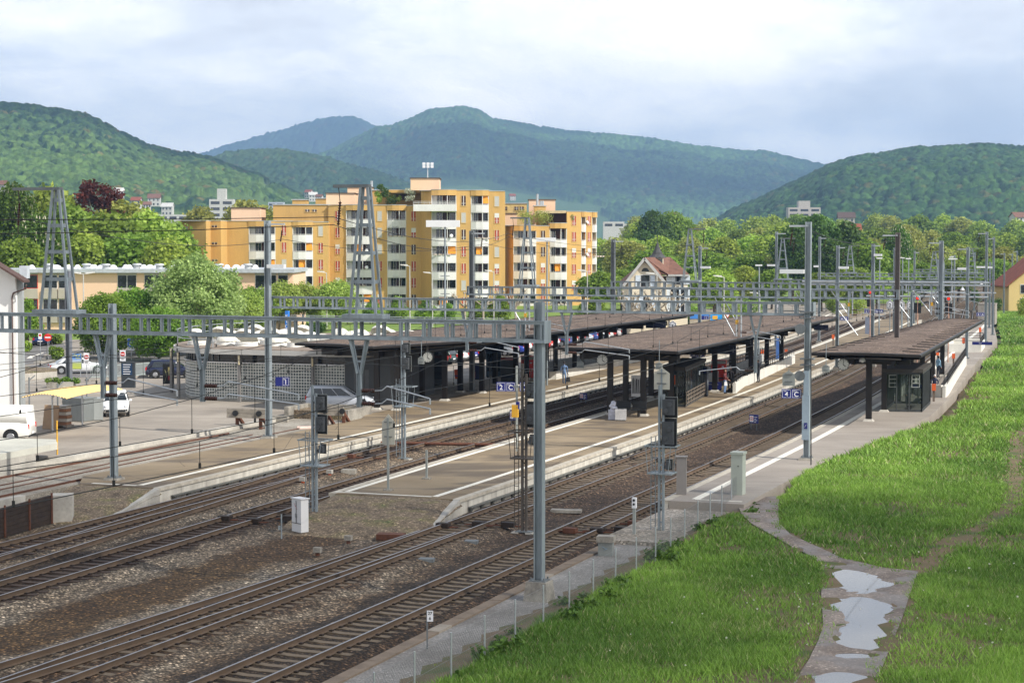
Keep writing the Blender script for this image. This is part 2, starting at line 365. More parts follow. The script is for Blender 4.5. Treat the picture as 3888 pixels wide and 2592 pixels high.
SA = smooth_line([(-20, -51.4), (70, -51.6), (95, -51.65)]); SB = smooth_line([(-20, -49.0), (70, -49.25), (102.5, -49.3)])
def tl(line, s): return float(np.interp(s, line[0], line[1]))
def sweep(mb, line, prof, off=0., s0=None, s1=None, m=0, dz=0.):
 """pull a closed cross-section (t, z) along the track line"""
 ss, tt = line; k = np.ones(len(ss), bool)
 if s0 is not None: k &= ss >= s0 - 1e-6
 if s1 is not None: k &= ss <= s1 + 1e-6
 ss = ss[k]; tt = tt[k]; n = len(prof); vs = []; fs = []
 for a, b in zip(ss, tt):
  for (q, z) in prof: vs.append(W(a, b + off + q, z + dz))
 for i in range(len(ss) - 1):
  for j in range(n): fs.append((i * n + j, i * n + (j + 1) % n, (i + 1) * n + (j + 1) % n, (i + 1) * n + j))
 fs.append(tuple(range(n))[::-1]); fs.append(tuple(range((len(ss) - 1) * n, len(ss) * n)))
 return mb.add(vs, fs, m)
RAILP = [(-.075, -.165), (.075, -.165), (.06, -.145), (.012, -.125), (.012, -.04), (.036, -.03), (.036, -.008), (.025, -.001), (-.025, -.001), (-.036, -.008), (-.036, -.03), (-.012, -.04), (-.012, -.125), (-.06, -.145)]
def rail_mat(name, side, top, tr):
 t = NT(name); nz = t.sep(t.tc.outputs['Object'])[2]; f = t.math('GREATER_THAN', nz, tr)
 c = t.mix(f, t.ramp(t.noise(1.2, 5), [(.3, tuple(x * .6 for x in side)), (.7, side)]), top)
 t.set(t.b, 'Metallic', f); ro = t.math('SUBTRACT', .75, t.math('MULTIPLY', f, .36)); t.set(t.b, 'Base Color', c); t.set(t.b, 'Roughness', ro); return t.mat
RAIL = rail_mat('rail_steel', (.125, .082, .05), (.36, .35, .36), -.006)
RAILR = rail_mat('rusty_rail', (.15, .062, .036), (.26, .12, .07), 9.)
CSLEEP = M('concrete_sleeper', (.155, .118, .08), .9, 0, .3, 1.5)
WSLEEP = M('tarred_timber_sleeper', (.060, .040, .030), .9, 0, .4, 1.5)
def sleeper_mesh(mat, wid=2.5, concrete=True):
 m = MB()
 if concrete: m.extr([(-wid / 2, -.30), (wid / 2, -.30), (wid / 2, -.185), (wid / 2 - .5, -.165), (.55, -.165), (.3, -.185), (-.3, -.185), (-.55, -.165), (-wid / 2 + .5, -.165), (-wid / 2, -.185)], 'y', -.13, .13)
 else: m.box(-wid / 2, wid / 2, -.12, .12, -.31, -.168)
 for sx in (-.75, .75):
  for q in (-.13, .13): m.box(sx + q - .05, sx + q + .05, -.06, .06, -.165, -.125, 1)
 o = m.build('sleeper', [mat, BOLT]); return o
BOLT = M('rail_fastening', (.035, .025, .02), .7, .3, .2)
def make_track(line, label, mat_s, rm=None, concrete=True, pitch=.62, s_from=25., s_far=340., wfn=None, grp='tracks', dz=0., rails=(-.75, .75), sleepers=True):
 rm = rm or RAIL
 root = bpy.data.objects.new('railway_track', None); C.objects.link(root); struct(root); root['label'] = label; root['category'] = 'railway track'
 for i, o_ in enumerate(rails):
  b = MB(); sweep(b, line, RAILP, o_, dz=dz + (-.05 if (rm is RAILR and ((line is SA and o_ > 0) or (line is SB and o_ < 0))) else 0)); b.build('rail', rm, root)
 if not sleepers: return root
 proto = sleeper_mesh(mat_s, 2.5, concrete); proto.name = 'sleeper'; first = True; ss = s_from; k = 0; rest = MB(); pm = proto.data
 pv = [v.co.copy() for v in pm.vertices]; pf = [tuple(p.vertices) for p in pm.polygons]; pmi = [p.material_index for p in pm.polygons]
 while ss < min(s_far, line[0][-1]):
  t0 = tl(line, ss); ds_ = (tl(line, ss + .5) - tl(line, ss - .5)); ang = -math.atan(ds_); loc = W(ss, t0, dz)
  rz_ = RZ + ang
  if k < 100:
   o = proto if first else proto.copy()
   if not first: C.objects.link(o)
   first = False; o.parent = root; o.location = loc + Vector((0, 0, -.02 * random.random())); o.rotation_euler = (0, 0, rz_ + random.uniform(-.012, .012))
  else:
   mt = Matrix.Translation(loc) @ Matrix.Rotation(rz_, 4, 'Z'); vs = [mt @ v for v in pv]; b0 = len(rest.v); rest.v.extend(tuple(v) for v in vs)
   for f_, mi in zip(pf, pmi): rest.f.append(tuple(i + b0 for i in f_)); rest.m.append(mi); rest.sm.append(False)
  k += 1; ss += pitch * (1.0 if ss < 200 else 1.6)
 if rest.v: o = rest.build('sleepers', [mat_s, BOLT], root); o['kind'] = 'stuff'
 return root
make_track(T4, 'nearest main track on grey concrete sleepers beside the path', CSLEEP, s_from=38)
make_track(T3, 'second track on pale sleepers, at the right edge of the broad island platform', CSLEEP, s_from=38)
make_track(T2, 'third track on dark timber sleepers, at the left edge of the island platform', WSLEEP, concrete=False, s_from=46)
make_track(T1, 'fourth track, running along the first platform under the glass block building', WSLEEP, concrete=False, s_from=54)
make_track(B3, 'diverging rails of the turnout in the second track', CSLEEP, sleepers=False)
make_track(B1, 'diverging rails of the turnout in the fourth track', WSLEEP, sleepers=False)
make_track(SA, 'rusty siding next to the station forecourt wall', WSLEEP, RAILR, dz=.27, sleepers=False)
make_track(SB, 'rusty siding next to the first platform', WSLEEP, RAILR, dz=.27, sleepers=False)
# -------- ballast bed, local x = t, y = s
def ballast_mat():
 t = NT('track_ballast'); X = t.sep(t.co)
 wob = t.math('MULTIPLY', t.math('SUBTRACT', t.noise(.55, 6), .5), 2.6)
 tt = t.math('ADD', X[0], wob); f = t.math('DIVIDE', t.math('ADD', tt, 46.), 26.)       # t -46..-20 -> 0..1
 pale = (.37, .30, .215); mid = (.22, .15, .09); och = (.175, .105, .045); dk = (.080, .054, .034); br = (.145, .09, .052)
 st = [(-44, pale), (-42.7, mid), (-40.5, mid), (-39.0, pale), (-38.2, dk), (-35.5, dk), (-34.9, pale), (-34.0, pale), (-33.4, och), (-31.2, och), (-30.6, pale), (-29.9, pale), (-29.0, br), (-26.7, br), (-26.1, pale), (-25.4, mid), (-24.8, dk), (-22.0, dk), (-21.0, br)]
 near = t.ramp(f, [((a + 46) / 26, c) for a, c in st])
 wear = t.ramp(t.noise(.22, 5), [(.36, (.52, .44, .36)), (.62, (1., 1., 1.))]); near = t.mix(.75, near, wear, 'MULTIPLY')
 far = t.ramp(t.noise(.35, 4), [(.3, (.082, .052, .034)), (.7, (.15, .096, .060))])
 fs = t.ramp(t.math('DIVIDE', t.math('ADD', X[1], t.math('MULTIPLY', wob, 3.)), 100.), [(.56, 0.), (.74, 1.)])
 leftk = t.ramp(t.math('DIVIDE', t.math('ADD', X[0], 46.), 26.), [(.30, .25), (.46, 1.)])
 base = t.mix(t.math('MULTIPLY', fs, leftk), near, far)
 v = t.n('ShaderNodeTexVoronoi'); t.set(v, 'Vector', t.co); t.set(v, 'Scale', 11.5)
 st_ = t.sep(v.outputs['Color'])[0]; br_ = t.ramp(st_, [(.0, .30), (.45, .75), (.8, 1.15), (.93, 1.9), (1., 3.4)])
 gap = t.ramp(v.outputs['Distance'], [(.30, 1.), (.62, .35)])
 c = t.mix(1., t.mix(1., base, br_, 'MULTIPLY'), gap, 'MULTIPLY')
 t.bump(t.math('SUBTRACT', 1., v.outputs['Distance']), .9, .05); return t.fin(c, .85, 0, .3)
BAL = ballast_mat()
ss = np.concatenate([np.arange(-30, 30, 2.), np.arange(30, 130, .28), np.arange(130, 260, 2.), np.arange(260, 600, 10.)]); tt = np.arange(-47.6, -19.99, .2)
TTm, SSm = np.meshgrid(tt, ss)
shift = np.interp(SSm, T3[0], T3[1]) - np.where(SSm < 130, np.interp(SSm, T3[0], T3[1]), -27.6); shift = np.where(SSm > 130, shift, 0)
TT2 = TTm + shift * np.clip((SSm - 130) / 60, 0, 1)
Zb = np.full(TTm.shape, -.34)
for ln in (T1, T2, T3, T4, B3, B1):
 c_ = np.interp(SSm, ln[0], ln[1]); ok = (SSm >= ln[0][0]) & (SSm <= ln[0][-1]); d = np.abs(TT2 - c_)
 Zb = np.where(ok, np.maximum(Zb, np.clip(-.212 - np.clip(d - 1.35, 0, 9) * .25 + .012 * (d > .9) * (d < 1.4), -.40, -.20)), Zb)
Zb += (vnoise(TT2, SSm, .45, 3, 3) - .5) * .075
Zb += np.clip(vnoise(TT2, SSm, 7, 8, 3) - .5, 0, 1) * .2 * (Zb < -.24)
npb = npmesh('ballast', np.stack([TT2, SSm, Zb], -1).reshape(-1, 3), grid_faces(len(ss), len(tt)), BAL, rz=RZ); struct(npb)
def gravel_mat(name, a, b, sc=18., mott=.5, streak=None):
 t = NT(name); c = t.ramp(t.noise(.35, 6, rough=.6), [(.34, a), (.64, b)])
 v = t.sep(t.vor(sc))[0]; c = t.mix(mott, c, t.ramp(v, [(0., .45), (.6, 1.), (.92, 1.4), (1., 2.4)]), 'MULTIPLY'); t.bump(t.noise(sc, 3), .4, .03); return t.fin(c, .92)
def flat(name, pts, z, mat, wt=True, kind='structure', thick=0.):
 m = MB(); P_ = [(W(s_, t_).x, W(s_, t_).y) for s_, t_ in pts] if wt else [(p[0], p[1]) for p in pts]
 if thick: m.prism(P_, z - thick, z)
 else:
  ar = sum(P_[i][0] * P_[(i + 1) % len(P_)][1] - P_[(i + 1) % len(P_)][0] * P_[i][1] for i in range(len(P_)))
  if ar < 0: P_ = P_[::-1]
  m.add([(x, y, z) for x, y in P_], [tuple(range(len(P_)))])
 o = m.build(name, mat)
 if kind: o['kind'] = kind
 return o
flat('gravel', [(-20, -70), (-20, -47.9), (69.7, -47.9), (78, -48.0), (112, -48.0), (112, -60), (76, -54), (76, -70)], .17, gravel_mat('siding_gravel', (.19, .165, .13), (.34, .31, .26)), thick=.3)
# -------- platforms
def asphalt(name, a, b, patch=.5, dark=(.10, .085, .07), crack=True):
 t = NT(name); c = t.ramp(t.noise(.25, 5), [(.35, a), (.65, b)])
 pn = t.ramp(t.noise(.5, 4, t.mp((.35, 1, 1), (5, 2, 0)), dist=.6), [(.49, 0.), (.60, 1.)]); c = t.mix(t.math('MULTIPLY', pn, patch), c, dark)
 c = t.mix(.35, c, t.ramp(t.noise(60, 2), [(.3, .55), (.7, 1.45)]), 'MULTIPLY'); t.bump(t.noise(90, 2), .2, .01)
 if crack:
  e = t.vor(.16, t.mix(.07, t.co, t.noise(1.2, 3, col=True)), 'Distance', 'DISTANCE_TO_EDGE'); c = t.mix(t.math('LESS_THAN', e, .0022), c, tuple(x * .4 for x in a))
 return t.fin(c, .8, 0, .35)
ASP_P = asphalt('platform_asphalt', (.205, .152, .09), (.285, .22, .14), .75, (.10, .078, .058))
ASP_F = asphalt('forecourt_asphalt', (.26, .225, .185), (.36, .315, .26), .3, (.16, .14, .118), crack=False)
ASP_4 = asphalt('pale_platform_asphalt', (.27, .235, .20), (.34, .30, .255), .25, (.17, .145, .12), crack=False)
ASP_R = asphalt('road_asphalt', (.15, .14, .135), (.21, .20, .19), .3, (.10, .095, .09))
LINEW = M('line_paint', (.74, .70, .59), .7, 0, .1, 3., col2=(.86, .82, .72))
EDGEC = M('platform_edge_concrete', (.44, .385, .30), .85, 0, .25, 2.5, .1, 30, col2=(.56, .51, .42))
def wall_streak():
 t = NT('platform_wall_concrete'); v = t.mp((1, 1, .12)); c = t.ramp(t.noise(2.2, 5, v), [(.28, (.26, .24, .21)), (.42, (.46, .43, .37)), (.7, (.64, .61, .53))]); t.bump(t.noise(25, 3), .15, .01); return t.fin(c, .9)
PWALL = wall_streak(); DUCT = M('cable_duct_grey', (.14, .14, .125), .8, 0, .2, 2.)
PZ = .4
def ribbon(name, line_l, line_r, s0, s1, z, mat, ds=2.5, tip=None, thick=.9, mb=None, m=0):
 mb_ = mb or MB(); ss_ = list(np.arange(s0, s1, ds)) + [s1]; vs = []; n = len(ss_)
 for s_ in ss_:
  for zz in (z, z - thick):
   a = line_l(s_); b = line_r(s_)
   da = tip(0) if (tip and s_ == ss_[0]) else 0; db = tip(1) if (tip and s_ == ss_[0]) else 0
   vs.append(W(s_ + da, a, zz)); vs.append(W(s_ + db, b, zz))
 fs = []
 for i in range(n - 1):
  q = i * 4; r = q + 4
  fs += [(q, q + 1, r + 1, r), (q + 2, r + 2, r + 3, q + 3), (q, r, r + 2, q + 2), (q + 1, q + 3, r + 3, r + 1)]
 fs += [(0, 2, 3, 1), (4 * n - 4, 4 * n - 3, 4 * n - 1, 4 * n - 2)]; mb_.add(vs, fs, m)
 return mb_ if mb else mb_.build(name, mat)
def edge_wall(parent, edge, s0, s1, side, ds=2.5):
 """coping, wall face, cable duct on brackets. side +1: the face looks towards +t"""
 q = side; c = MB()
 ribbon('', (lambda s_: edge(s_) - (.34 if q > 0 else .0)), (lambda s_: edge(s_) + (0 if q > 0 else .34)), s0, s1, PZ + .006, None, ds, thick=.14, mb=c); c.build('coping', EDGEC, parent)
 f = MB(); ribbon('', (lambda s_: edge(s_) - (.28 if q > 0 else -.06)), (lambda s_: edge(s_) + (-.06 if q > 0 else .28)), s0, s1, PZ - .134, None, ds, thick=.82, mb=f); f.build('edge_wall', PWALL, parent)
 d = MB(); lo, hi = (-.055, .12) if q > 0 else (-.12, .055)
 ribbon('', (lambda s_: edge(s_) + lo), (lambda s_: edge(s_) + hi), s0 + 1, s1, -.04, None, ds, thick=.05, mb=d)
 s_ = s0 + 1.2
 while s_ < min(s1, 170):
  a = edge(s_); x0, x1 = (a - .055, a + .10) if q > 0 else (a - .10, a + .055)
  v = [W(s_ - .10, x0, -.09), W(s_ + .10, x0, -.09), W(s_ + .10, x1, -.09), W(s_ - .10, x1, -.09), W(s_ - .10, x0, -.38), W(s_ + .10, x0, -.38), W(s_ + .10, x0 + .03, -.38), W(s_ - .10, x0 + .03, -.38)]
  if q < 0: v[6] = W(s_ + .10, x1 - .03, -.38); v[7] = W(s_ - .10, x1 - .03, -.38)
  d.add(v, [(0, 1, 2, 3), (0, 4, 5, 1), (3, 2, 6, 7), (0, 3, 7, 4), (1, 5, 6, 2), (4, 7, 6, 5)]); s_ += 1.25
 d.build('cable_duct', DUCT, parent)
def platform(label, L_, R_, s0, s1, mat, lines=(), walls=(), tip=None):
 li = .3 * any(q < 0 for _, q in walls); ri = .3 * any(q > 0 for _, q in walls)
 r = ribbon('platform', (lambda s_: L_(s_) + li), (lambda s_: R_(s_) - ri), s0, s1, PZ, mat, thick=1.0, tip=tip); struct(r); r['label'] = label
 for (fn, wd, a, b) in lines:
  m_ = MB(); ribbon('', (lambda s_: fn(s_) - wd / 2), (lambda s_: fn(s_) + wd / 2), a, b, PZ + .008, None, thick=.006, mb=m_); m_.build('white_line', LINEW, r)
 for (e, side) in walls: edge_wall(r, e, s0 + .0, s1, side)
 return r
p1R = lambda s_: tl(T1, s_) - 1.62; p1L = lambda s_: -46.9 if s_ < 71.5 else (-48.35 if s_ < 105 else (-49.2 if s_ < 185 else -47.6))
tipk = (lambda i: (0, -1.2)[i])
P1 = platform('first platform with a white line, left of the tracks', p1L, p1R, 70.6, 330, ASP_P, [(lambda s_: p1R(s_) - 1.35, .28, 71.2, 330)], [(p1R, 1)])
p2L = lambda s_: tl(T2, s_) + 1.6; p2R = lambda s_: tl(T3, s_) - 1.62
P2 = platform('broad island platform between the middle tracks', p2L, p2R, 71.8, 262, ASP_P, [(lambda s_: p2L(s_) + .55, .26, 72.5, 262), (lambda s_: p2R(s_) - 1.35, .27, 72.3, 262)], [(p2R, 1), (p2L, -1)])
p4L = lambda s_: tl(T4, s_) + 1.62; p4R = lambda s_: crom([(60, -17.9), (91, -17.6), (104, -16.6), (117, -16.1), (137, -17.1), (169, -19.4), (184, -20.3), (209, -21.7), (235, -24.7), (262, -28)], s_)
P4 = platform('narrow platform along the meadow, nearest to the viewer', p4L, p4R, 74.6, 262, ASP_4, [(lambda s_: p4L(s_) + 1.25, .34, 75.4, 262)], [(p4L, -1)])
for parent, a, b, s_ in ((P1, -46.5, -44.2, 71.0), (P2, -35.1, -30.6, 72.2), (P4, -20.0, -18.0, 75.3), (P2, -33.2, -30.6, 129.5), (P4, -20.5, -17.0, 177.)):
 m = MB(); m.add([W(s_ - .1, a, PZ + .012), W(s_ + .1, a, PZ + .012), W(s_ + .1, b, PZ + .012), W(s_ - .1, b, PZ + .012)], [(0, 1, 2, 3)]); m.build('cross_line', LINEW, parent)
for e, s0, q in ((p1R(71), 70.6, 1), (p2R(72), 71.8, 1)):
 m = MB(); a, b = e - .28, e - .0
 vs = [W(s0, a, PZ), W(s0, b, PZ), W(s0 - 6.2, a + .9, -.34), W(s0 - 6.2, b + .9, -.34), W(s0, a, -.7), W(s0, b, -.7), W(s0 - 6.2, a + .9, -.7), W(s0 - 6.2, b + .9, -.7)]
 m.add(vs, [(0, 1, 3, 2), (0, 2, 6, 4), (1, 5, 7, 3), (2, 3, 7, 6), (0, 4, 5, 1), (4, 6, 7, 5)]); m.build('wing_wall', CONC, P1 if e < -40 else P2)
def mound_mat():
 t = NT('weedy_gravel'); c = t.ramp(t.noise(.9, 5), [(.3, (.10, .075, .05)), (.48, (.20, .15, .10)), (.62, (.17, .14, .07)), (.72, (.10, .13, .04))])
 v = t.sep(t.vor(16.))[0]; c = t.mix(.8, c, t.ramp(v, [(0, .4), (.6, .9), (.92, 1.5), (1., 3.)]), 'MULTIPLY'); t.bump(v, .7, .04); return t.fin(c, .95)
MOUND = mound_mat()
def mound(s0, s1, ta, tb, ta2, tb2):
 n, k = 34, 40; u = np.linspace(0, 1, n)[:, None]; v = np.linspace(0, 1, k)[None, :]
 S_ = s0 + (s1 - s0) * u + 0 * v; T_ = (ta2 + (tb2 - ta2) * v) * u + (ta + (tb - ta) * v) * (1 - u)
 Z_ = -.36 + (PZ - .02 + .36) * np.clip(u * 1.15, 0, 1) ** .8 * (1 - np.clip((np.abs(v - .5) - .42) / .08, 0, 1) * .35) + (vnoise(T_, S_, .8, 5, 3) - .5) * .10 * (u < .97)
 struct(npmesh('gravel_bank', np.stack([T_, S_, Z_], -1).reshape(-1, 3), grid_faces(n, k), MOUND, rz=RZ))
mound(64.4, 70.75, -46.2, -41.9, -47.4, -42.8); mound(65.0, 71.95, -34.4, -28.2, -35.35, -29.1)
# -------- forecourt, car park, roads
flat('forecourt', [(76.3, -53.3), (76.3, -58), (60, -75), (60, -200), (150, -210), (160, -130), (210, -90), (330, -70), (330, -47.5), (185, -47.6), (185, -49.2), (105, -49.2), (104.9, -53.3)], PZ - .004, ASP_F, thick=.8)
LAWN = M('short_grass', (.12, .20, .03), .95, 0, .3, .3, .5, 2., col2=(.22, .32, .05))
HEDGE = M('hedge_leaves', (.04, .08, .015), .95, 0, .35, 2., 1., 6.)
flat('lawn', [(330, -47), (330, -71), (208, -92), (158, -132), (148, -420), (420, -420), (900, -200), (900, -80), (600, -58), (400, -58)], PZ + .004, LAWN, thick=.3)
# ======== overhead line structures
RZQ = Matrix.Rotation(RZ, 4, 'Z')
def hbeam(mb, x, y, z0, z1, b=.28, d=.28, tf=.03, m=0):      # web across x, flanges at the x ends
 mb.box(x - b / 2, x - b / 2 + tf, y - d / 2, y + d / 2, z0, z1, m); mb.box(x + b / 2 - tf, x + b / 2, y - d / 2, y + d / 2, z0, z1, m)
 return mb.box(x - b / 2 + tf, x + b / 2 - tf, y - .012, y + .012, z0, z1, m)
def px_t(px, s):      # which t stands at pixel column px on the cross-line s
 k = (px - CX) / F; sa, ca = math.sin(AN), math.cos(AN)
 return (k * s * ca - s * sa) / (ca + k * sa)
def py_z(px, py, s):  # height of a feature seen at px, py on the cross-line s
 p = W(s, px_t(px, s)); return A(px, py, p.y).z
def insulator(mb, p, q, m=0, r=.075, n=7):
 p = Vector(p); q = Vector(q)
 mb.cyl(p, q, .03, .03, 6, m)
 for i in range(n):
  c = p.lerp(q, (i + .5) / n); d = (q - p).normalized() * .016; mb.cyl(c - d, c + d, r, r * .8, 8, m)
def hanger(par, x, zb, ln=2.2, dirx=1, arm=1.9, n=2, tubes=False):
 """V bracket and drop post under the beam with registration arms"""
 m = MB()
 if tubes:
  for dx in (-.16, .16): m.cyl((x + dx, 0, zb), (x + dx, 0, zb - ln), .06, .06, 8)
  m.beam((x - .25, 0, zb - .2), (x + .25, 0, zb - .2), .08, .08)
  b = m.build('drop_posts', STEEL_L, par)
  a = MB(); a.cyl((x - .16, 0, zb - ln + .1), (x - 1.7 * dirx, 0, zb + .0), .045, .045, 8); a.build('diagonal_strut', STEEL_L, par)
  yb = MB(); yb.box(x - .22, x - .02, -.09, -.06, zb - ln * .62, zb - ln * .62 + .3); yb.build('yellow_plate', YEL, par)
 else:
  zv = zb - 1.12
  for dx in (-.29, .29):
   m.beam((x + dx, -.1, zb), (x + dx * .18, -.05, zv), .05, .07); m.beam((x + dx, .1, zb), (x + dx * .18, .05, zv), .05, .07)
  m.box(x - .35, x + .35, -.14, .14, zb - .03, zb); m.beam((x - .16, 0, zb - .72), (x + .16, 0, zb - .72), .1, .06)
  hbeam(m, x, 0, zb - ln, zv + .02, .15, .13, .02); m.build('drop_post', STEEL, par)
 for k in range(n):
  z = zb - ln + .12 + k * .42; i_ = MB(); insulator(i_, (x + .1 * dirx, 0, z), (x + .55 * dirx, 0, z)); i_.build('insulator', INSU, par)
  a = MB(); a.cyl((x + .55 * dirx, 0, z), (x + .8 * dirx, 0, z + .02), .02, .02, 6); a.cyl((x + .8 * dirx, 0, z + .02), (x + .98 * dirx, 0, z + .16), .02, .02, 6)
  a.cyl((x + .98 * dirx, 0, z + .16), (x + (.98 + arm) * dirx, 0, z - .1 - .1 * k), .026, .026, 8); a.cyl((x + (.98 + arm) * dirx, 0, z - .1 - .1 * k), (x + (.98 + arm) * dirx, 0, z - .28 - .1 * k), .03, .03, 6)
  a.build('registration_arm', STEEL_L, par)
def gantry(label, s, t0, t1, zt, h=.68, pitch=.79, hang=(), d=.46, grp='lattice beams spanning the tracks'):
 c = (t0 + t1) / 2; r = thing('catenary_gantry', label, 'gantry', W(s, c, zt), RZ, grp); L2 = (t1 - t0) / 2
 for nm, z0, z1 in (('top_chord', -.11, 0), ('bottom_chord', -h, -h + .11)):
  m = MB()
  for y in (-d / 2, d / 2):
   m.box(-L2, L2, y - .06, y + .06, z0 + (.09 if z1 == 0 else 0), z0 + (.11 if z1 == 0 else .02)); m.box(-L2, L2, y - .012, y + .012, z0 + .0 if z1 == 0 else z0 + .021, z1 - .021 if z1 == 0 else z1)
  for x in np.arange(-L2 + .1, L2, 3.1): m.box(x - .04, x + .04, -d / 2 + .013, d / 2 - .013, z0 + .03, z0 + .07)
  m.build(nm, STEEL, r)
 n = min(49, int(2 * L2 / pitch)); m = MB(); m.box(-.07, .07, -.008, .008, -h + .10, -.09); m.box(-.012, .012, -.07, .07, -h + .11, -.10); wp = m.build('web_post', STEEL, r); first = True
 for i in range(n + 1):
  for y in (-d / 2, d / 2):
   o = wp if first else wp.copy()
   if not first: C.objects.link(o)
   first = False; o.location = (-L2 + .09 + i * (2 * L2 - .18) / n, y, 0)
 for x in (-L2 - .02, L2): m = MB(); m.box(x, x + .02, -d / 2 - .07, d / 2 + .07, -h - .01, .01); m.build('end_plate', STEEL, r)
 for hx in hang:
  px, kw = hx if isinstance(hx, tuple) else (hx, {}); hanger(r, px_t(px, s) - c, -h, **kw)
 return r
def tower(label, px, s, zb, ztop, wb=1.25, arm=-1.6, grp='lattice towers standing on the gantries'):
 """four-legged tapering tower with batten plates and an arm at its head"""
 t = px_t(px, s); r = thing('lattice_tower', label, 'lattice tower', W(s, t, zb), RZ, grp); hh = ztop - zb; d = .5
 m = MB(); m.box(-wb * .78, wb * .78, -.3, .3, 0.003, .13); m.build('base_plate', STEEL, r)
 for sx in (-1, 1):
  for sy in (-1, 1):
   m = MB(); m.beam((sx * wb / 2, sy * d / 2, .13), (sx * .12, sy * .1, hh), .075, .075, up=(1, 0, 0)); m.build('leg', STEEL, r)
 k = max(4, int(hh / 1.0))
 for i in range(1, k + 1):
  m = MB(); f = (i / (k + .4)) ** .92; x = wb / 2 * (1 - f) + .12 * f; y = d / 2 * (1 - f) + .1 * f; z = .13 + (hh - .13) * f
  for sy in (-1, 1): m.box(-x, x, sy * y - .05 * sy - .01, sy * y - .05 * sy + .01, z - .06, z + .06)
  for sx in (-1, 1): m.box(sx * x - .01, sx * x + .01, -y - .02, y + .02, z - .06, z + .06)
  m.build('batten_frame', STEEL, r)
 m = MB(); m.box(min(arm, 0) - .15, max(arm, 0) + .15, -.12, .12, hh, hh + .1); m.build('head_arm', STEEL_D, r)
 i_ = MB(); p0 = Vector((arm, 0, hh)); i_.cyl(p0, p0 + Vector((.05, 0, -.45)), .015, .015, 5); insulator(i_, p0 + Vector((.05, 0, -.45)), p0 + Vector((-.02, 0, -1.2)), 0, .065, 9); i_.cyl(p0 + Vector((-.02, 0, -1.2)), p0 + Vector((-.02, 0, -1.5)), .015, .015, 5)
 i_.build('insulator', INSU, r); return r
def lampbox(par, x0, x1, z, hh=.2, y=-.2, mat=None):
 m = MB(); m.box(x0, x1, y - .12, y + .12, z - hh / 2, z + hh / 2); m.build('lamp_box', mat or WHITE, par)
def mast(label, s, t, z0, z1, b=.28, ped=0., arm=None, lamp=None, mat=None, grp='galvanised catenary masts', name='catenary_mast', dz_arm=.15, ins=True):
 r = thing(name, label, 'mast', W(s, t, z0), RZ, grp); hh = z1 - z0
 m = MB(); hbeam(m, 0, 0, ped + .04, hh, b, b, .03)
 m.build('post', mat or STEEL, r)
 m = MB(); m.box(-b * .95, b * .95, -b * .85, b * .85, ped, ped + .04)
 for sx in (-1, 1):
  for sy in (-1, 1): m.cyl((sx * b * .75, sy * b * .65, ped + .04), (sx * b * .75, sy * b * .65, ped + .12), .03, .03, 6)
 m.build('base_plate', STEEL_D, r)
 if ped:
  m = MB(); a, c = .46, .33; vs = [(-a, -a, -.4), (a, -a, -.4), (a, a, -.4), (-a, a, -.4), (-c, -c, ped), (c, -c, ped), (c, c, ped), (-c, c, ped)]
  m.add(vs, [(0, 3, 2, 1), (4, 5, 6, 7), (0, 1, 5, 4), (1, 2, 6, 5), (2, 3, 7, 6), (3, 0, 4, 7)]); m.build('footing', CONC_D, r)
 else:
  m = MB(); m.box(-b * 1.2, b * 1.2, -b * 1.1, b * 1.1, -.3, -.002 + .0); m.build('footing', CONC_D, r)
 if arm:
  m = MB(); m.box(min(0, arm), max(0, arm), -.06, .06, hh - dz_arm - .09, hh - dz_arm); m.build('head_arm', STEEL_L, r)
  if ins:
   i_ = MB(); p0 = Vector((arm * .85, 0, hh - dz_arm - .09)); i_.cyl(p0, p0 + Vector((0, 0, -.3)), .012, .012, 5); insulator(i_, p0 + Vector((0, 0, -.3)), p0 + Vector((-.1, 0, -.9)), 0, .055, 8); i_.build('insulator', INSU, r)
 if lamp: lampbox(r, lamp[0], lamp[1], lamp[2] - z0)
 return r
GZ = {1: (54.8, 8.66), 2: (91.5, 8.15), 3: (125., 7.96), 4: (157., 7.7), 5: (190., 7.62), 6: (222., 7.5), 7: (250., 7.45)}
s1, z1 = GZ[1]
gantry('nearest grey ladder beam crossing the left half of the photo', s1, -58.5, px_t(2078, s1), z1, .68, hang=[(388, {}), (766, dict(n=2, arm=2.6)), (1363, dict(arm=1.5))])
mast('tall galvanised post on a tapered concrete footing beside the wire fence', s1, px_t(2051, s1) - .02, -.25, 9.25, .285, ped=.76)
mast('galvanised post carrying the far left end of the nearest beam', s1, -58.2, -.05, 9.25, .30, ped=.3)
tower('large grey lattice tower in front of the chestnut tree at far left', 223, s1, z1, py_z(223, 722, s1), 1.15)
tower('large grey lattice tower in front of the tallest apartment block', 1389, s1, z1, py_z(1389, 712, s1), .92, arm=-.95)
mast('galvanised post with orange mark at its foot at the tip of the first platform', 72.4, -46.25, PZ, 8.35, .27, ped=.1)
s2, z2 = GZ[2]
gantry('second ladder beam, carried by the post with the track 1 sign', s2, px_t(1018, s2), px_t(3092, s2), z2, .66, hang=[(1774, {}), (2152, dict(arm=2.4)), (2871, dict(dirx=-1, arm=1.9, n=1, ln=2.9))])
MT2 = mast('tall post carrying the blue track 1 sign, on the first platform', s2 - .5, px_t(1031, s2) + .04, PZ, py_z(1030, 838, s2), .29, arm=1.05, lamp=(.1, 1.15, py_z(1030, 1010, s2)), ped=.1)
MT4 = mast('tall post with grey cabinet and blue 4 C sign beside the meadow', s2 - .4, px_t(3074, s2), PZ, py_z(3074, 843, s2), .28, arm=-.95, lamp=(-1.35, -.15, py_z(3030, 1030, s2)), ped=.1)
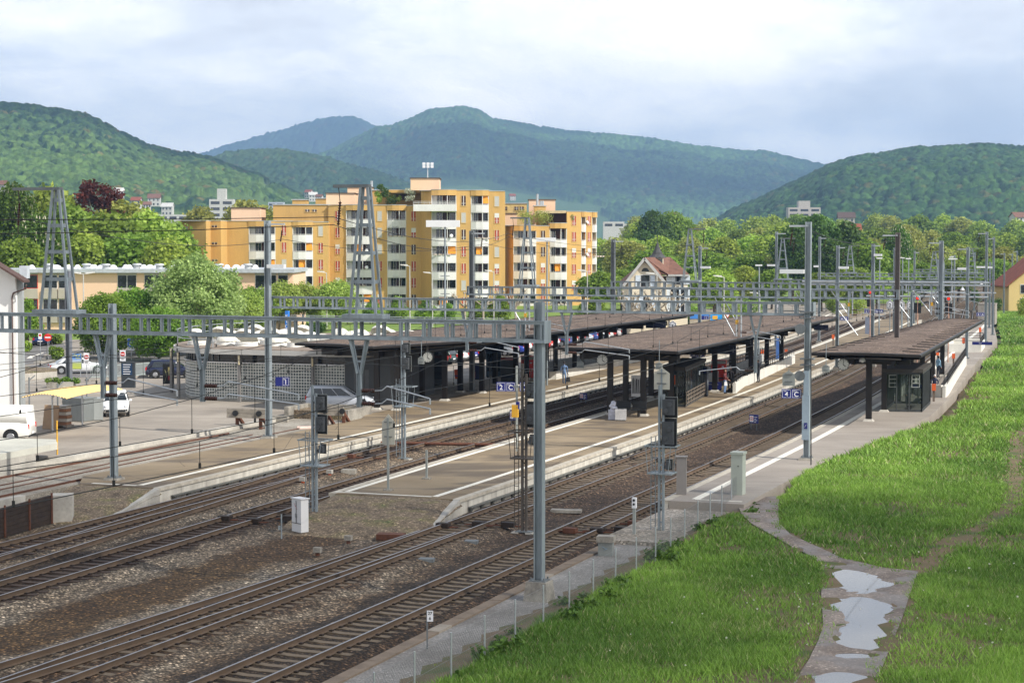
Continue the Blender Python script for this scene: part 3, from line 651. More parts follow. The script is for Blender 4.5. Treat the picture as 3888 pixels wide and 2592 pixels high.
m = MB(); m.box(-.2, .16, -.24, -.142, 1.0, 3.2); m.box(-.14, .12, -.22, -.142, 3.21, 4.4); cbx = m.build('cabinet', M('mast_cabinet_blue_grey', (.30, .37, .43), .5, .1, .1), MT4)
m = MB(); m.box(-.09, .07, -.255, -.242, 1.55, 1.85); m.build('blue_label', SIGNB, cbx); m = MB(); m.beam((-.06, -.262, 1.62), (.03, -.262, 1.78), .04, .008); m.build('white_arrow', SIGNW, cbx)
for z in (4.65, 6.95): m = MB(); m.box(-.34, .34, -.2, .2, z, z + .07); m.box(-.34, .34, -.2, .2, z + .3, z + .37); m.build('clamp_band', STEEL_D, MT4); m = MB(); m.cyl((-.32, -.26, z - .5), (-.32, -.21, z - .5), .26, .26, 14); m.build('tension_wheel', STEEL_D, MT4)
s3, z3 = GZ[3]
gantry('third ladder beam crossing above the island canopy', s3, px_t(1779, s3), px_t(3414, s3), z3, .64, hang=[(2002, dict(tubes=True, ln=2.5)), (2806, dict(tubes=True, ln=2.9))])
mast('brown-grey post in front of the right half of the tallest apartment block', s3, px_t(1792, s3), PZ, py_z(1792, 876, s3), .32, arm=.95, mat=STEEL_D)
mast('dark brown post rising through the roof of the canopy beside the meadow', s3, px_t(3407, s3), 4.42, py_z(3407, 883, s3), .30, arm=-1., mat=M('brown_post', (.14, .12, .11), .6, .2, .15))
tower('grey lattice tower in front of the roof terrace apartment block', 2002, s3, z3, py_z(2002, 830, s3), 1.05, arm=-1.1)
s4, z4 = GZ[4]
gantry('fourth ladder beam, with its left end before the turreted house', s4, px_t(2322, s4), px_t(3577, s4), z4, .6, hang=[(3230, dict(tubes=True, ln=2.2)), (3545, dict(tubes=True, ln=2.0))])
mast('dark post left of the turreted house', s4, px_t(2328, s4), 4.4, py_z(2328, 908, s4), .34, arm=.9, mat=STEEL_D)
mast('grey post rising from the far end of the right-hand canopy roof', s4, px_t(3572, s4), 4.42, py_z(3572, 914, s4), .34, arm=-1.)
tower('grey lattice tower right of the turreted house', 2619, s4, z4, py_z(2619, 872, s4), 1.15, arm=1.2)
mast('slim post right of the turreted house with a white lamp box', s4 + 6, px_t(2657, s4 + 6), PZ, py_z(2657, 934, s4 + 6), .26, arm=.75, lamp=(.12, 1.0, py_z(2657, 1015, s4 + 6)))
s5, z5 = GZ[5]
gantry('fifth ladder beam in the distant group of gantries', s5, px_t(2940, s5), px_t(3740, s5), py_z(3300, 1062, s5), .5)
tower('small lattice tower left of the dark green tree', 2971, s5, py_z(2971, 1062, s5), py_z(2971, 907, s5), 1.15, arm=1.1)
tower('distant lattice tower among the gantries on the right', 3546, s5, py_z(3546, 1062, s5), py_z(3546, 957, s5), .95, arm=.9)
mast('slim post with side lamp left of the dark green tree', s5, px_t(2947, s5), PZ, py_z(2947, 880, s5), .24, arm=.95, lamp=(-.9, -.1, py_z(2947, 1007, s5)))
mast('slim post in front of the dark green tree', s5 + 12, px_t(3111, s5 + 12), PZ, py_z(3111, 898, s5 + 12), .24, arm=.7, lamp=(-.6, -.1, py_z(3111, 1011, s5 + 12)))
mast('pale post on the island platform with a lamp box on its right', s4 + 3, px_t(3180, s4 + 3), PZ, py_z(3180, 932, s4 + 3), .26, arm=.6, lamp=(.12, .95, py_z(3180, 1016, s4 + 3)))
s6, z6 = GZ[6]
gantry('sixth ladder beam, above the distant turnouts', s6, px_t(3105, s6), px_t(3742, s6), py_z(3400, 1037, s6), .46, pitch=.9)
tower('very small lattice tower before the dark trees', 3227, s6, py_z(3227, 1037, s6), py_z(3227, 934, s6), .95, arm=.9)
tower('distant lattice tower at the right near the cream house', 3687, s6, py_z(3687, 1037, s6), py_z(3687, 945, s6), .95, arm=.6)
s7, z7 = GZ[7]
gantry('seventh ladder beam, the farthest and smallest', s7, px_t(3470, s7), px_t(3742, s7), py_z(3600, 1022, s7), .45, pitch=1.)
mast('slim distant post at the left end of the farthest beam', s7, px_t(3471, s7), PZ, py_z(3471, 953, s7), .24, arm=.6)
mast('post beside the far canopy end with bell lamp and white box', 176, px_t(3673, 176), PZ, py_z(3673, 938, 176), .26, arm=-.9, lamp=(-.9, -.12, py_z(3660, 1020, 176)))
mast('tallest post on the far right platform', 206, px_t(3744, 206), PZ, py_z(3744, 880, 206), .27, arm=-.9, lamp=(-1., -.12, py_z(3730, 1014, 206)))
mast('slightly lower post just right of the tallest far post', 222, px_t(3771, 222), PZ, py_z(3771, 900, 222), .24, arm=-.9, lamp=(-.9, -.12, py_z(3750, 1015, 222)))
mast('short-topped grey post behind the two far right posts', 240, px_t(3758, 240), PZ, py_z(3758, 995, 240), .24)
mast('lattice-footed post on the island platform with the distant A 3 sign', 166, px_t(3314, 166), PZ, py_z(3314, 925, 166), .28, arm=.6, lamp=(.1, .8, py_z(3314, 968, 166)))
mast('slim grey post right of the far brown post', 190, px_t(3395, 190), PZ, py_z(3395, 940, 190), .2, arm=.5)
mast('plain short post between the far tracks', 166, px_t(3462, 166), -.2, py_z(3462, 1107, 166), .2)
mast('farthest slim post behind the last beams', 275, px_t(3560, 275), PZ, py_z(3560, 985, 275), .22, arm=.5)
for i, (px, py, s_, yb) in enumerate([(3700, 958, 300, 0), (3860, 952, 320, 0), (3812, 960, 290, 0), (3842, 962, 330, 0), (3905, 955, 300, 0), (3623, 968, 310, 0), (3583, 1000, 330, 0)]):
 mast('slim hazy post far behind the cream house, %s' % ['left of the farthest beam end', 'nearest the right edge of the photo', 'directly above the cream house ridge', 'just right of the chimney', 'outside the gap of the trees', 'between two farther lattice towers', 'before the light green wood'][i], s_, px_t(px, s_), PZ, py_z(px, py, s_), .22, arm=-.6, grp='hazy posts behind the cream house', ins=False)
def tubebeam(label, s, px0, px1, py, r_=.09, gap=0.):
 t0, t1 = px_t(px0, s), px_t(px1, s); z = py_z((px0 + px1) / 2, py, s); c = (t0 + t1) / 2
 r = thing('tube_beam', label, 'tube beam', W(s, c, z), RZ, 'tubular beams over the far tracks')
 m = MB(); m.cyl((t0 - c, 0, 0), (t1 - c, 0, 0), r_, r_, 10); m.build('tube', STEEL_L, r)
 if gap: m = MB(); m.cyl((t0 - c, .3, gap), (t1 - c, .3, gap), r_ * .8, r_ * .8, 10); m.build('tube', STEEL_L, r)
 m = MB()
 for x in np.arange(t0 - c + .8, t1 - c, 2.4): m.box(x - .05, x + .05, -r_ - .04, r_ + .04, -r_ - .06, r_ + .06)
 m.build('clamps', STEEL_D, r); return r
tubebeam('upper pale double tube beam above the canopy roof on the right', 172, 3045, 3756, 1071, .085, -.28)
tubebeam('middle pale tube beam reaching to the bell lamp', 204, 3480, 3782, 1111, .09)
tubebeam('lower pale tube beam crossing behind the red signals', 184, 3290, 3752, 1126, .09)
for i, (px, s_, y0, y1) in enumerate([(3583, 204, 1100, 1170), (3300 + 1085 / 3.825, 184, 1126, 1172), (3530, 184, 1126, 1178), (3300 + 1380 / 3.825, 204, 1105, 1140), (3335, 184, 1126, 1175), (3440, 172, 1071, 1110), (3500, 172, 1071, 1112), (3615, 172, 1071, 1108), (3380, 184, 1126, 1165)]):
 t = px_t(px, s_); za, zb = py_z(px, y0, s_), py_z(px, y1, s_); r = thing('drop_tube', 'pale drop tube hanging %s under the far tube beams' % ['beside the bell lamp', 'left of the number 2 plate', 'behind the right red signal', 'just left of the far right post', 'beside the distant A 3 sign', 'between the left and middle red signals', 'just right of the left red signal', 'right of the grey canopy post', 'left of the brown canopy post'][i], 'drop tube', W(s_, t, za), RZ, 'drop tubes hanging under the far tube beams')
 m = MB(); m.cyl((0, 0, 0), (0, 0, zb - za), .05, .05, 6); m.build('tube', STEEL_L, r); m = MB(); m.cyl((0, 0, zb - za + .1), (1.6, 0, zb - za - .25), .03, .03, 6); m.build('registration_arm', STEEL_L, r)
for i, (px, s_, y0, xe, ye) in enumerate([(3300 + 880 / 3.825, 172, 1112, 3565, 1155), (3300 + 445 / 3.825, 157, 1160, 3455, 1208), (2500 + 1920 / 2.8, 157, 1180, 3258, 1272), (2500 + 680 / 2.8, 125, 1125, 2796, 1220), (3022, 157, 1112, 3044, 1146)]):
 p = W(s_, px_t(px, s_), py_z(px, y0, s_)); q = W(s_, px_t(xe, s_), py_z(xe, ye, s_)); m = MB(); m.cyl(p - p, q - p, .035, .035, 8)
 tag(m.build('slanting_strut', STEEL_L, loc=p), ['slanting tube strut between the far red signals', 'slanting tube strut just right of the brown canopy post', 'slanting tube strut above the island platform end', 'long slanting tube strut above the island canopy', 'short slanting strut near the tall 4 C post'][i], 'strut')
# -------- wires
def wire_obj(name, label, runs, r_=.017, n=4, cat='wire', grp=None):
 m = MB()
 for pts, rr in runs:
  for a, b in zip(pts, pts[1:]): m.cyl(a, b, rr, rr, n, 0, False)
 return tag(m.build(name, CABLE), label, cat, grp)
sup = [-10, 22, 54.8, 91.5, 125, 157, 190, 222, 250, 285, 320]
def catenary(line, label, off=0., zc=5.55, send=320):
 runs = []; ct = []
 for a, b in zip(sup, sup[1:]):
  if b > send + 1: break
  za = 7.35; n = 9; ms = []; cs = []
  for i in range(n + 1):
   f = i / n; s_ = a + (b - a) * f; t_ = tl(line, s_) + off + .2 * math.cos(math.pi * (sup.index(a) + f)); ms.append(W(s_, t_, za - 1.35 * 4 * f * (1 - f) * .85)); cs.append(W(s_, t_, zc))
  runs.append((ms, .011)); runs.append((cs, .012))
  if b < 165:
   for i in range(1, n): runs.append(([ms[i], cs[i]], .009)); runs.append(([cs[i] + Vector((0, 0, .0)), cs[i] + Vector((0, 0, .13))], .035))
 return wire_obj('overhead_line', label, runs, cat='overhead wire', grp='contact wires with droppers above the tracks')
catenary(T4, 'contact wire and droppers above the nearest main track'); catenary(T3, 'contact wire and droppers above the track right of the island platform')
catenary(T2, 'contact wire and droppers above the track left of the island platform'); catenary(T1, 'contact wire and droppers above the track along the first platform')
catenary(SB, 'contact wire and droppers above the rusty siding beside the first platform', send=92); catenary(SA, 'contact wire and droppers above the rusty siding beside the forecourt', send=92)
def span(p, q, sag, n=10):
 return [p.lerp(q, i / n) + Vector((0, 0, -sag * 4 * (i / n) * (1 - i / n))) for i in range(n + 1)]
def headp(px, py, s_): return W(s_, px_t(px, s_), py_z(px, py, s_))
tw = [W(10, -62, 12), headp(118, 820, s1), headp(1000, 858, s2)]
feed = [headp(1268, 824, s1) , headp(1930, 886, s3), headp(2655, 926, s4), headp(3010, 922, s5), headp(3255, 948, s6)]
lf = [W(0, -46, 13.2)] + feed
wire_obj('feeder_line', 'pair of dark feeder wires sagging across the fronts of the apartment blocks', [(span(a, b, .7), .013) for a, b in zip(lf, lf[1:])] + [(span(a + Vector((0, 0, -.25)), b + Vector((0, 0, -.25)), .9), .013) for a, b in zip(lf, lf[1:])], cat='wire')
lf = [W(5, -70, 12.6), headp(118, 835, s1), headp(1075, 908, s2), headp(1845, 925, s3), headp(2364, 945, s4), headp(2980, 960, s5)]
wire_obj('feeder_line', 'lower feeder wires running from the far left tower to the track 1 post', [(span(a, b, .6), .013) for a, b in zip(lf, lf[1:])], cat='wire')
lf = [W(20, -12, 11.5), headp(3040, 858, s2), headp(3372, 915, s3), headp(3540, 928, s4), headp(3640, 948, 176), headp(3715, 890, 206)]
wire_obj('feeder_line', 'feeder wire along the heads of the right-hand posts', [(span(a, b, .5), .018) for a, b in zip(lf[1:], lf[2:])], cat='wire')
m = MB(); q = W(89, -17.9, PZ); p = W(s2, px_t(3080, s2), 7.2); m.cyl(p - q, q - q, .03, .03, 6); tag(m.build('guy_rod', CABLE, loc=q), 'dark slanting guy rod anchoring the 4 C post to the platform', 'guy rod')
# ======== apartment blocks
OCHRE = M('ochre_render', (.57, .35, .115), .85, 0, .13, .3, streak=True)
PEACH = M('peach_render', (.80, .55, .37), .85, 0, .05, .12)
PEACH2 = M('pale_peach_render', (.84, .58, .38), .85, 0, .05, .12)
PARA = M('parapet_white', (.70, .685, .66), .7, 0, .12, .6, streak=True)
ROOFC = M('roof_felt', (.28, .27, .25), .9, 0, .2, .3)
COPE = M('roof_coping', (.48, .50, .50), .5, .2, .1, .4)
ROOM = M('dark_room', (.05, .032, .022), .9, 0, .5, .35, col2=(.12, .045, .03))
CURT = M('red_curtain', (.38, .065, .03), .8, 0, .3, 2.5)
BLIND = M('grey_blind', (.47, .46, .43), .6, 0, .05, .5)
AWN = M('orange_awning', (.85, .32, .02), .6, 0, .12, .8)
FRAMEW = M('window_frame_white', (.66, .65, .62), .5, 0, .05)
FRAMEO = M('window_frame_ochre', (.58, .40, .16), .6, 0, .05)
def pxX(px, Y): return (px - CX) / F * Y
def zpx(py, Y): return H + (920 - py) / F * Y      # near enough for far things
def apartments():
 root = thing('apartment_building', 'long stepped ochre apartment block with white balconies and pink rooftop boxes', 'apartment block', (pxX(1450, 300), 300, .1))
 ox, oy, oz = root.location
 win_cache = {}
 def window(p, kind, n, w_=.72, h_=1.6):
  key = (kind, round(w_, 2), round(h_, 2))
  rz_ = math.atan2(n[0], -n[1])
  if key not in win_cache:
   m = MB(); a, b = w_ / 2, h_
   m.box(-a - .1, a + .1, -.05, 0, b, b + .1); m.box(-a - .1, a + .1, -.07, 0, -.1, 0); m.box(-a - .1, -a, -.05, 0, 0, b); m.box(a, a + .1, -.05, 0, 0, b)
   f = m.build('window', FRAMEO); m2 = MB()
   if kind == 'blind': m2.box(-a, a, -.035, -.002, 0, b); g_ = m2.build('blind', BLIND)
   else:
    m2.box(-a, a, -.02, -.002, 0, b); g_ = m2.build('pane', CURT if kind != 'dark' else ROOM)
    m3 = MB(); m3.box(-.05, .05, -.03, -.021, .0, b); m3.box(-a, a, -.045, -.032, .28, .31); m3.box(-a, a, -.045, -.032, .45, .48)
    if kind == 'half': m3.box(-a, a, -.04, -.021, b * .55, b)
    q = m3.build('bars', FRAMEW); q.parent = f
   g_.parent = f; win_cache[key] = f; first = True
  else:
   f0 = win_cache[key]; f = f0.copy(); C.objects.link(f)
   for ch in f0.children: c = ch.copy(); C.objects.link(c); c.parent = f
  f.parent = root; f.location = (p[0] - ox, p[1] - oy, p[2] - oz); f.rotation_euler = (0, 0, rz_)
 def loggia(x0, y0, x1, y1, zt, nfl, fl, ztop, zbot, rnd):
  """white loggia stack between two wall pieces: a side wall pair, back wall with glazing, and one balcony per floor"""
  d = Vector((x1 - x0, y1 - y0, 0)); Lw = d.length; d.normalize(); n = Vector((d.y, -d.x, 0))
  if n.y > 0: n = -n
  mt = Matrix(((d.x, -n.x, 0, x0 - ox), (d.y, -n.y, 0, y0 - oy), (0, 0, 1, -oz), (0, 0, 0, 1)))
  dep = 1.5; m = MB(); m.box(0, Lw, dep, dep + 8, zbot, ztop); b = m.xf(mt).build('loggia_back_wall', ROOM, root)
  m = MB(); m.box(-.0 + .003, .12, 0, dep - .003, zbot, ztop - .9); m.box(Lw - .12, Lw - .003, 0, dep - .003, zbot, ztop - .9); sp = Lw * .64; m.box(sp - .06, sp + .06, -.30, -.2, zbot, ztop - .9); m.xf(mt).build('loggia_posts', FRAMEW, root)
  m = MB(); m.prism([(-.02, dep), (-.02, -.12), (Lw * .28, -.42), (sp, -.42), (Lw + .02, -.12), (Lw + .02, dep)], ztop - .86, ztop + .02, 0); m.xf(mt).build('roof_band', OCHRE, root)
  m = MB(); m.prism([(-.06, dep), (-.06, -.16), (Lw * .28, -.46), (sp, -.46), (Lw + .06, -.16), (Lw + .06, dep)], ztop + .02, ztop + .1, 0); m.xf(mt).build('roof_edge', COPE, root)
  for k in range(nfl):
   zo = zt - fl * k; zb = zo - 1.32       # opening top, parapet top
   if zb - 1.3 < zbot - 1.5: break
   m = MB(); z0, z1 = zb - (fl - 1.32), zb
   outl = [(0, 0), (Lw * .28, -.32), (sp, -.32), (Lw, 0)]
   m.prism([(0.13, dep - .01), (0.001, -.05)] + [(a, b - .05) for a, b in outl[1:3]] + [(Lw - .001, -.05), (Lw - .13, dep - .01)], z0, z0 + .16)
   for (a, b), (c, e) in zip(outl, outl[1:]):
    m.add([(a, b - .05, z0 + .1), (c, e - .05, z0 + .1), (c, e - .05, z1 - .14), (a, b - .05, z1 - .14), (a, b + .05, z0 + .1), (c, e + .05, z0 + .1), (c, e + .05, z1 - .14), (a, b + .05, z1 - .14)], [(0, 1, 2, 3), (5, 4, 7, 6), (3, 2, 6, 7), (0, 3, 7, 4), (1, 5, 6, 2)])
    m.beam((a, b, z1 - .03), (c, e, z1 - .03), .05, .05)
   bo = m.xf(mt).build('balcony', PARA, root)
   g_ = MB(); a0 = random.uniform(.16, .24) * Lw
   g_.box(a0, Lw * .42, dep - .06, dep - .003, zb - 1.2, zo - .1); g_.box(Lw * .72, Lw * .93, dep - .06, dep - .003, zb - 1.2, zo - .1); g_.xf(mt).build('glazing', GLASSD, bo)
   g_ = MB()
   for xx in (a0 - .05, Lw * .30, Lw * .42, Lw * .70): g_.box(xx, xx + .07, dep - .1, dep - .003, zb - 1.2, zo)
   g_.box(.13, a0 - .05, dep - .5, dep - .4, zb - 1.2, zo); g_.xf(mt).build('door_frame', FRAMEW, bo)
   if rnd.random() < .3:
    g_ = MB(); q0, q1 = (Lw * .66, Lw * .98) if rnd.random() < .75 else (Lw * .3, Lw * .62)
    g_.add([(q0, .1, zo), (q1, .1, zo), (q1, -.12, zo - 1.25), (q0, -.12, zo - 1.25), (q0, .14, zo), (q1, .14, zo), (q1, -.08, zo - 1.25), (q0, -.08, zo - 1.25)], [(0, 3, 2, 1), (4, 5, 6, 7), (0, 4, 7, 3), (1, 2, 6, 5), (2, 3, 7, 6)]); g_.xf(mt).build('awning', AWN, bo)
   if rnd.random() < .08:
    g_ = MB(); g_.ell((0, 0, 0), .30, .30, .08, 12, 3, 0, True); g_.xf(mt @ Matrix.Translation((Lw * .8, -.55, zb + .25)) @ Matrix.Rotation(R(70), 4, 'X')).build('satellite_dish', WHITE, bo)
   if rnd.random() < .2:
    g_ = MB()
    for q in range(4): g_.box(Lw * .1 + q * .75, Lw * .1 + q * .75 + .5, -.48, -.36, zb - .15, zb + .08)
    g_.xf(mt).build('flower_boxes', M('planter_mixed', (.5, .42, .36), .8, 0, .5, 4.), bo)
 rnd = random.Random(5)
 fl = 2.735
 segs = [('W', 679, 300, 784, 298, 839, 0, 'big'), ('S', 784, 298, 802, 302, 839, 0, ''), ('W', 802, 302, 840, 301.6, 839, 0, 'slot'), ('S', 840, 301.6, 864, 305.4, 839, 0, ''), ('W', 864, 305.4, 946, 305, 840, 0, ''),
   ('B', 946, 305, 1047, 305, 840, 857, ''), ('W', 1047, 305, 1112, 305.5, 841, 857, 'n'), ('B', 1112, 305.5, 1189, 306, 842, 858, ''), ('W', 1189, 306, 1248, 306.3, 844, 859, 'n'),
   ('W', 1248, 309, 1315, 308.5, 780, 802, 'n'), ('B', 1315, 308.3, 1414, 308, 779, 801, ''), ('W', 1414, 308, 1471, 308, 780, 802, 'n'), ('B', 1471, 308, 1543, 308, 780, 802, ''), ('W', 1543, 308, 1599, 308, 782, 803, 'n'),
   ('D', 1599, 308, 1639, 303, 726, 0, ''), ('B', 1639, 303, 1733, 303, 722, 742, ''), ('W', 1733, 303, 1788, 303.3, 724, 744, 'n'), ('B', 1788, 303.3, 1856, 303.6, 724, 744, ''), ('W', 1856, 303.6, 1917, 304, 727, 746, 'n'),
   ('D', 1905, 320, 1949, 316, 857, 0, ''), ('B', 1949, 316, 2036, 316, 857, 874, ''), ('W', 2036, 316, 2087, 316.5, 858, 876, 'n'), ('B', 2087, 316.5, 2152, 317, 848, 878, ''), ('W', 2152, 317, 2206, 318, 804, 820, 'n'),
   ('B', 2206, 319, 2225, 320, 805, 820, ''), ('W', 2225, 319.5, 2247, 320.5, 806, 821, 'n'), ('B', 2247, 321, 2265, 322, 807, 822, '')]
 for (k, a, Y0, b, Y1, yr, yo, opt) in segs:
  x0, x1 = pxX(a, Y0), pxX(b, Y1); zt = zpx(yr, (Y0 + Y1) / 2)
  if k in 'WSD':
   m = MB(); back = 14 if k != 'S' else 10
   m.prism([(x0 - ox, Y0 - oy), (x1 - ox, Y1 - oy), (x1 - ox + .0, Y1 - oy + back), (x0 - ox, Y1 - oy + back)], 0, zt - oz, 0, 1)
   m.build('wall', [OCHRE, ROOFC], root)
   m = MB(); m.prism([(x0 - ox - .05, Y0 - oy - .07), (x1 - ox + .05, Y1 - oy - .07), (x1 - ox + .05, Y1 - oy + .3), (x0 - ox - .05, Y1 - oy + .3)], zt - oz + .002, zt - oz + .09); m.build('roof_edge', COPE, root)
   n = Vector((Y1 - Y0, -(x1 - x0))).normalized(); zo = zpx(yo, Y0) if yo else 0
   if opt == 'n':
    r_ = 0
    while zo - fl * r_ - 1.6 > .4:
     kd = rnd.choices(['red', 'half', 'blind', 'dark'], [50, 20, 25, 5])[0]; fx = .5 if a != 1248 else .52
     window((x0 + (x1 - x0) * fx + n.x * .003, Y0 + (Y1 - Y0) * fx + n.y * .003, zo - fl * r_ - 1.6), kd, n); r_ += 1
   elif opt == 'big':
    for r_, kd in enumerate(['blind', 'dark', 'blind', 'red']): window((pxX(705, 299.5), 299.4, zpx(898, 299) - fl * r_), kd, n, 1.05, 1.6)
   elif opt == 'slot':
    for r_ in range(4): window((pxX(816, 301.8), 301.8, zpx(864, 301) - fl * r_), 'dark', n, .95, .38)
  else:
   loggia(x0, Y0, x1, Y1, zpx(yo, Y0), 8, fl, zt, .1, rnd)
 def blk(nm, a, b, Yf, Yb, y0, y1, mat, cap=True, capm=None):
  m = MB(); x0, x1 = pxX(a, Yf), pxX(b, Yf); z0, z1 = zpx(y1, Yf), zpx(y0, Yf)
  m.box(x0 - ox, x1 - ox, Yf - oy, Yb - oy, z0 - oz, z1 - oz); o = m.build(nm, mat, root)
  if cap: c = MB(); c.box(x0 - ox - .15, x1 - ox + .15, Yf - oy - .15, Yb - oy + .15, z1 - oz + .002, z1 - oz + .14); c.build('roof_edge', capm or COPE, root)
  return o
 blk('upper_storey', 1039, 1247.5, 309.5, 321, 779, 860, OCHRE)
 for px in (1169, 1196): window((pxX(px, 309.5), 309.49, zpx(805, 309.5)), 'dark', (0, -1), .75, .42)
 BRN = M('dark_flashing', (.10, .07, .05), .7)
 blk('rooftop_box', 880, 990, 309, 316, 791, 842, PEACH, capm=BRN); blk('rooftop_box', 1240, 1349, 313, 319, 736, 781, PEACH2, capm=BRN); blk('rooftop_box', 1321, 1412, 323, 328, 713, 781, PEACH2, capm=BRN)
 blk('rooftop_box', 1112, 1165, 322, 326, 760, 781, OCHRE); blk('rooftop_box', 1200, 1240, 322, 326, 755, 781, OCHRE)
 blk('penthouse', 1411, 1598.5, 314, 322.5, 724, 782, OCHRE); blk('rooftop_box', 1560, 1668, 309, 316, 679, 724, PEACH2, capm=BRN)
 blk('penthouse_roof_slab', 1475, 1597, 310.2, 313.8, 722, 733, OCHRE, False); blk('terrace_window', 1500, 1545, 313.85, 313.995, 737, 760, ROOM, False); blk('awning', 1478, 1566, 311.5, 313.84, 734, 737, M('striped_awning_tan', (.45, .36, .2)), False)
 blk('terrace_balcony', 1570, 1733, 300.6, 303.5, 776, 802, PARA, False)
 m = MB()
 for z in (zpx(766, 300.6), zpx(771, 300.6)): m.box(pxX(1570, 300.6) - ox, pxX(1733, 300.6) - ox, 300.6 - oy, 300.65 - oy, z - oz, z - oz + .05)
 for i in range(9): x = pxX(1570 + 163 * i / 8, 300.6) - ox; m.box(x - .02, x + .02, 300.66 - oy, 300.7 - oy, zpx(776, 300.6) - oz, zpx(765, 300.6) - oz)
 m.build('railing', PARA, root)
 blk('penthouse', 2036, 2151, 324, 331, 806, 860, OCHRE); blk('penthouse_roof_slab', 2040, 2150, 320.5, 323.9, 800, 810, M('cream_fascia', (.62, .5, .3)), False); blk('terrace_window', 2060, 2140, 323.8, 323.995, 815, 845, M('dark_red_terrace', (.16, .02, .02)), False)
 blk('rooftop_box', 2008, 2108, 333, 339, 760, 860, PEACH, capm=BRN); blk('rooftop_box', 1905, 1963, 322, 328, 812, 860, PEACH, capm=BRN); blk('rear_storey', 1905, 2000, 342, 350, 774, 860, M('pale_ochre_render', (.62, .44, .18)))
 for px in (1917, 1962, 1980): window((pxX(px, 342), 341.99, zpx(800, 342)), 'dark', (0, -1), .9, .7)
 blk('rooftop_box', 2028, 2072, 326, 332, 783, 806, OCHRE)
 m = MB()
 for i, (px, h_) in enumerate([(2040, 2.1), (2053, .9), (2060, .9)]): m.cyl((pxX(px, 328) - ox, 328 - oy, zpx(783, 328) - oz + .14), (pxX(px, 328) - ox, 328 - oy, zpx(783, 328) - oz + h_), .22, .22, 8)
 m.build('vent_pipes', STEEL_L, root); m = MB(); x = pxX(1419, 330) - ox; m.cyl((x, 26, zpx(724, 326) - oz), (x, 26, zpx(688, 326) - oz), .24, .24, 8); m.build('flue_pipe', STEEL_L, root)
 r = thing('floodlight_mast', 'short roof mast with six floodlights above the highest pink rooftop box', 'floodlight', (pxX(1625, 312), 312, zpx(679, 309) + .145)); hh = (679 - 625) / F * 312
 m = MB(); m.cyl((0, 0, 0), (0, 0, hh), .07, .05, 8); m.box(-.9, .9, -.03, .03, hh - .45, hh - .4); m.box(-.9, .9, -.03, .03, hh, hh + .05); m.build('pole', WHITE, r)
 for i in range(3):
  for z in (hh - .45, hh + .02): m = MB(); m.add([(-.85 + i * .68, -.3, z - .22), (-.37 + i * .68, -.3, z - .22), (-.37 + i * .68, -.3, z + .2), (-.85 + i * .68, -.3, z + .2), (-.78 + i * .68, -.04, z - .1), (-.44 + i * .68, -.04, z - .1), (-.44 + i * .68, -.04, z + .1), (-.78 + i * .68, -.04, z + .1)], [(0, 1, 2, 3), (0, 4, 5, 1), (1, 5, 6, 2), (2, 6, 7, 3), (3, 7, 4, 0)]); m.build('lamp', SIGNW, r)
 return root
APT = apartments()
# -------- low school building
def school():
 Y = 226.; r = thing('school_building', 'long low peach building with flat roof, dark windows and white roof domes', 'school building', (pxX(560, Y), Y, .1)); ox = r.location.x
 X = lambda px: pxX(px, Y) - ox; zt = zpx(1021, Y) - .1; fl = 2.92
 GR = M('roof_fascia_grey', (.42, .45, .47), .6); CB = M('beige_concrete_parapet', (.42, .38, .31), .8, 0, .08, .4)
 m = MB(); m.box(X(-60), X(1112), .0, 14, 0, zt - .45); m.build('wall', PEACH, r)
 m = MB(); m.box(X(-70), X(1120), -.7, 14.3, zt - .448, zt); m.build('roof', GR, r)
 def bay(a, b, red=False):
  for k in range(3):
   z1 = zt - .75 - fl * k; z0 = z1 - 1.55
   if z0 < .1: break
   f = MB(); f.box(X(a), X(b), -.05, -.003, z0 - .05, z1 + .05); f_ = f.build('window', FRAMEW if not red else RED, r)
   p = MB(); n = max(1, int((b - a) / 34))
   for i in range(n): p.box(X(a) + (X(b) - X(a)) * (i + .04) / n, X(a) + (X(b) - X(a)) * (i + .96) / n, -.08, -.052, z0 + .03, z1 - .02)
   p.build('pane', GLASSD, f_)
   c = MB(); c.box(X(a), X(b), -.32, -.003, z0 - 1.25, z0 - .052); c.build('parapet', CB, r)
   u = MB(); u.box(X(a), X(b), -.12, -.003, z1 + .052, z1 + .29); u.build('blind_box', CB, r)
 bay(88, 144, True); bay(163, 219); bay(223, 272); bay(447, 519); bay(549, 622); bay(650, 740); bay(770, 850); bay(858, 880); bay(969, 1050); bay(1056, 1094)
 for i, px in enumerate([112, 150, 200, 243, 275, 300, 318, 335, 366, 395, 420, 446, 470, 492, 520, 548, 573, 595, 640, 700, 760, 815, 845, 880, 905, 932, 960]):
  m = MB(); w_ = random.choice([.75, .95, 1.3]); yy = random.uniform(1.0, 5)
  if i % 4 == 1: m.cyl((X(px), yy, zt), (X(px), yy, zt + .42), .42, .42, 10); m.cyl((X(px), yy, zt + .42), (X(px), yy, zt + .62), .62, .5, 10)
  else: m.box(X(px) - w_ / 2, X(px) + w_ / 2, yy - w_ / 2, yy + w_ / 2, zt, zt + .18); m.ell((X(px), yy, zt + .18), w_ / 2, w_ / 2, .32, 12, 4, 0, True)
  m.build('roof_dome' if i % 4 != 1 else 'roof_vent', SIGNW if i % 4 != 1 else COPE, r)
 return r
school()
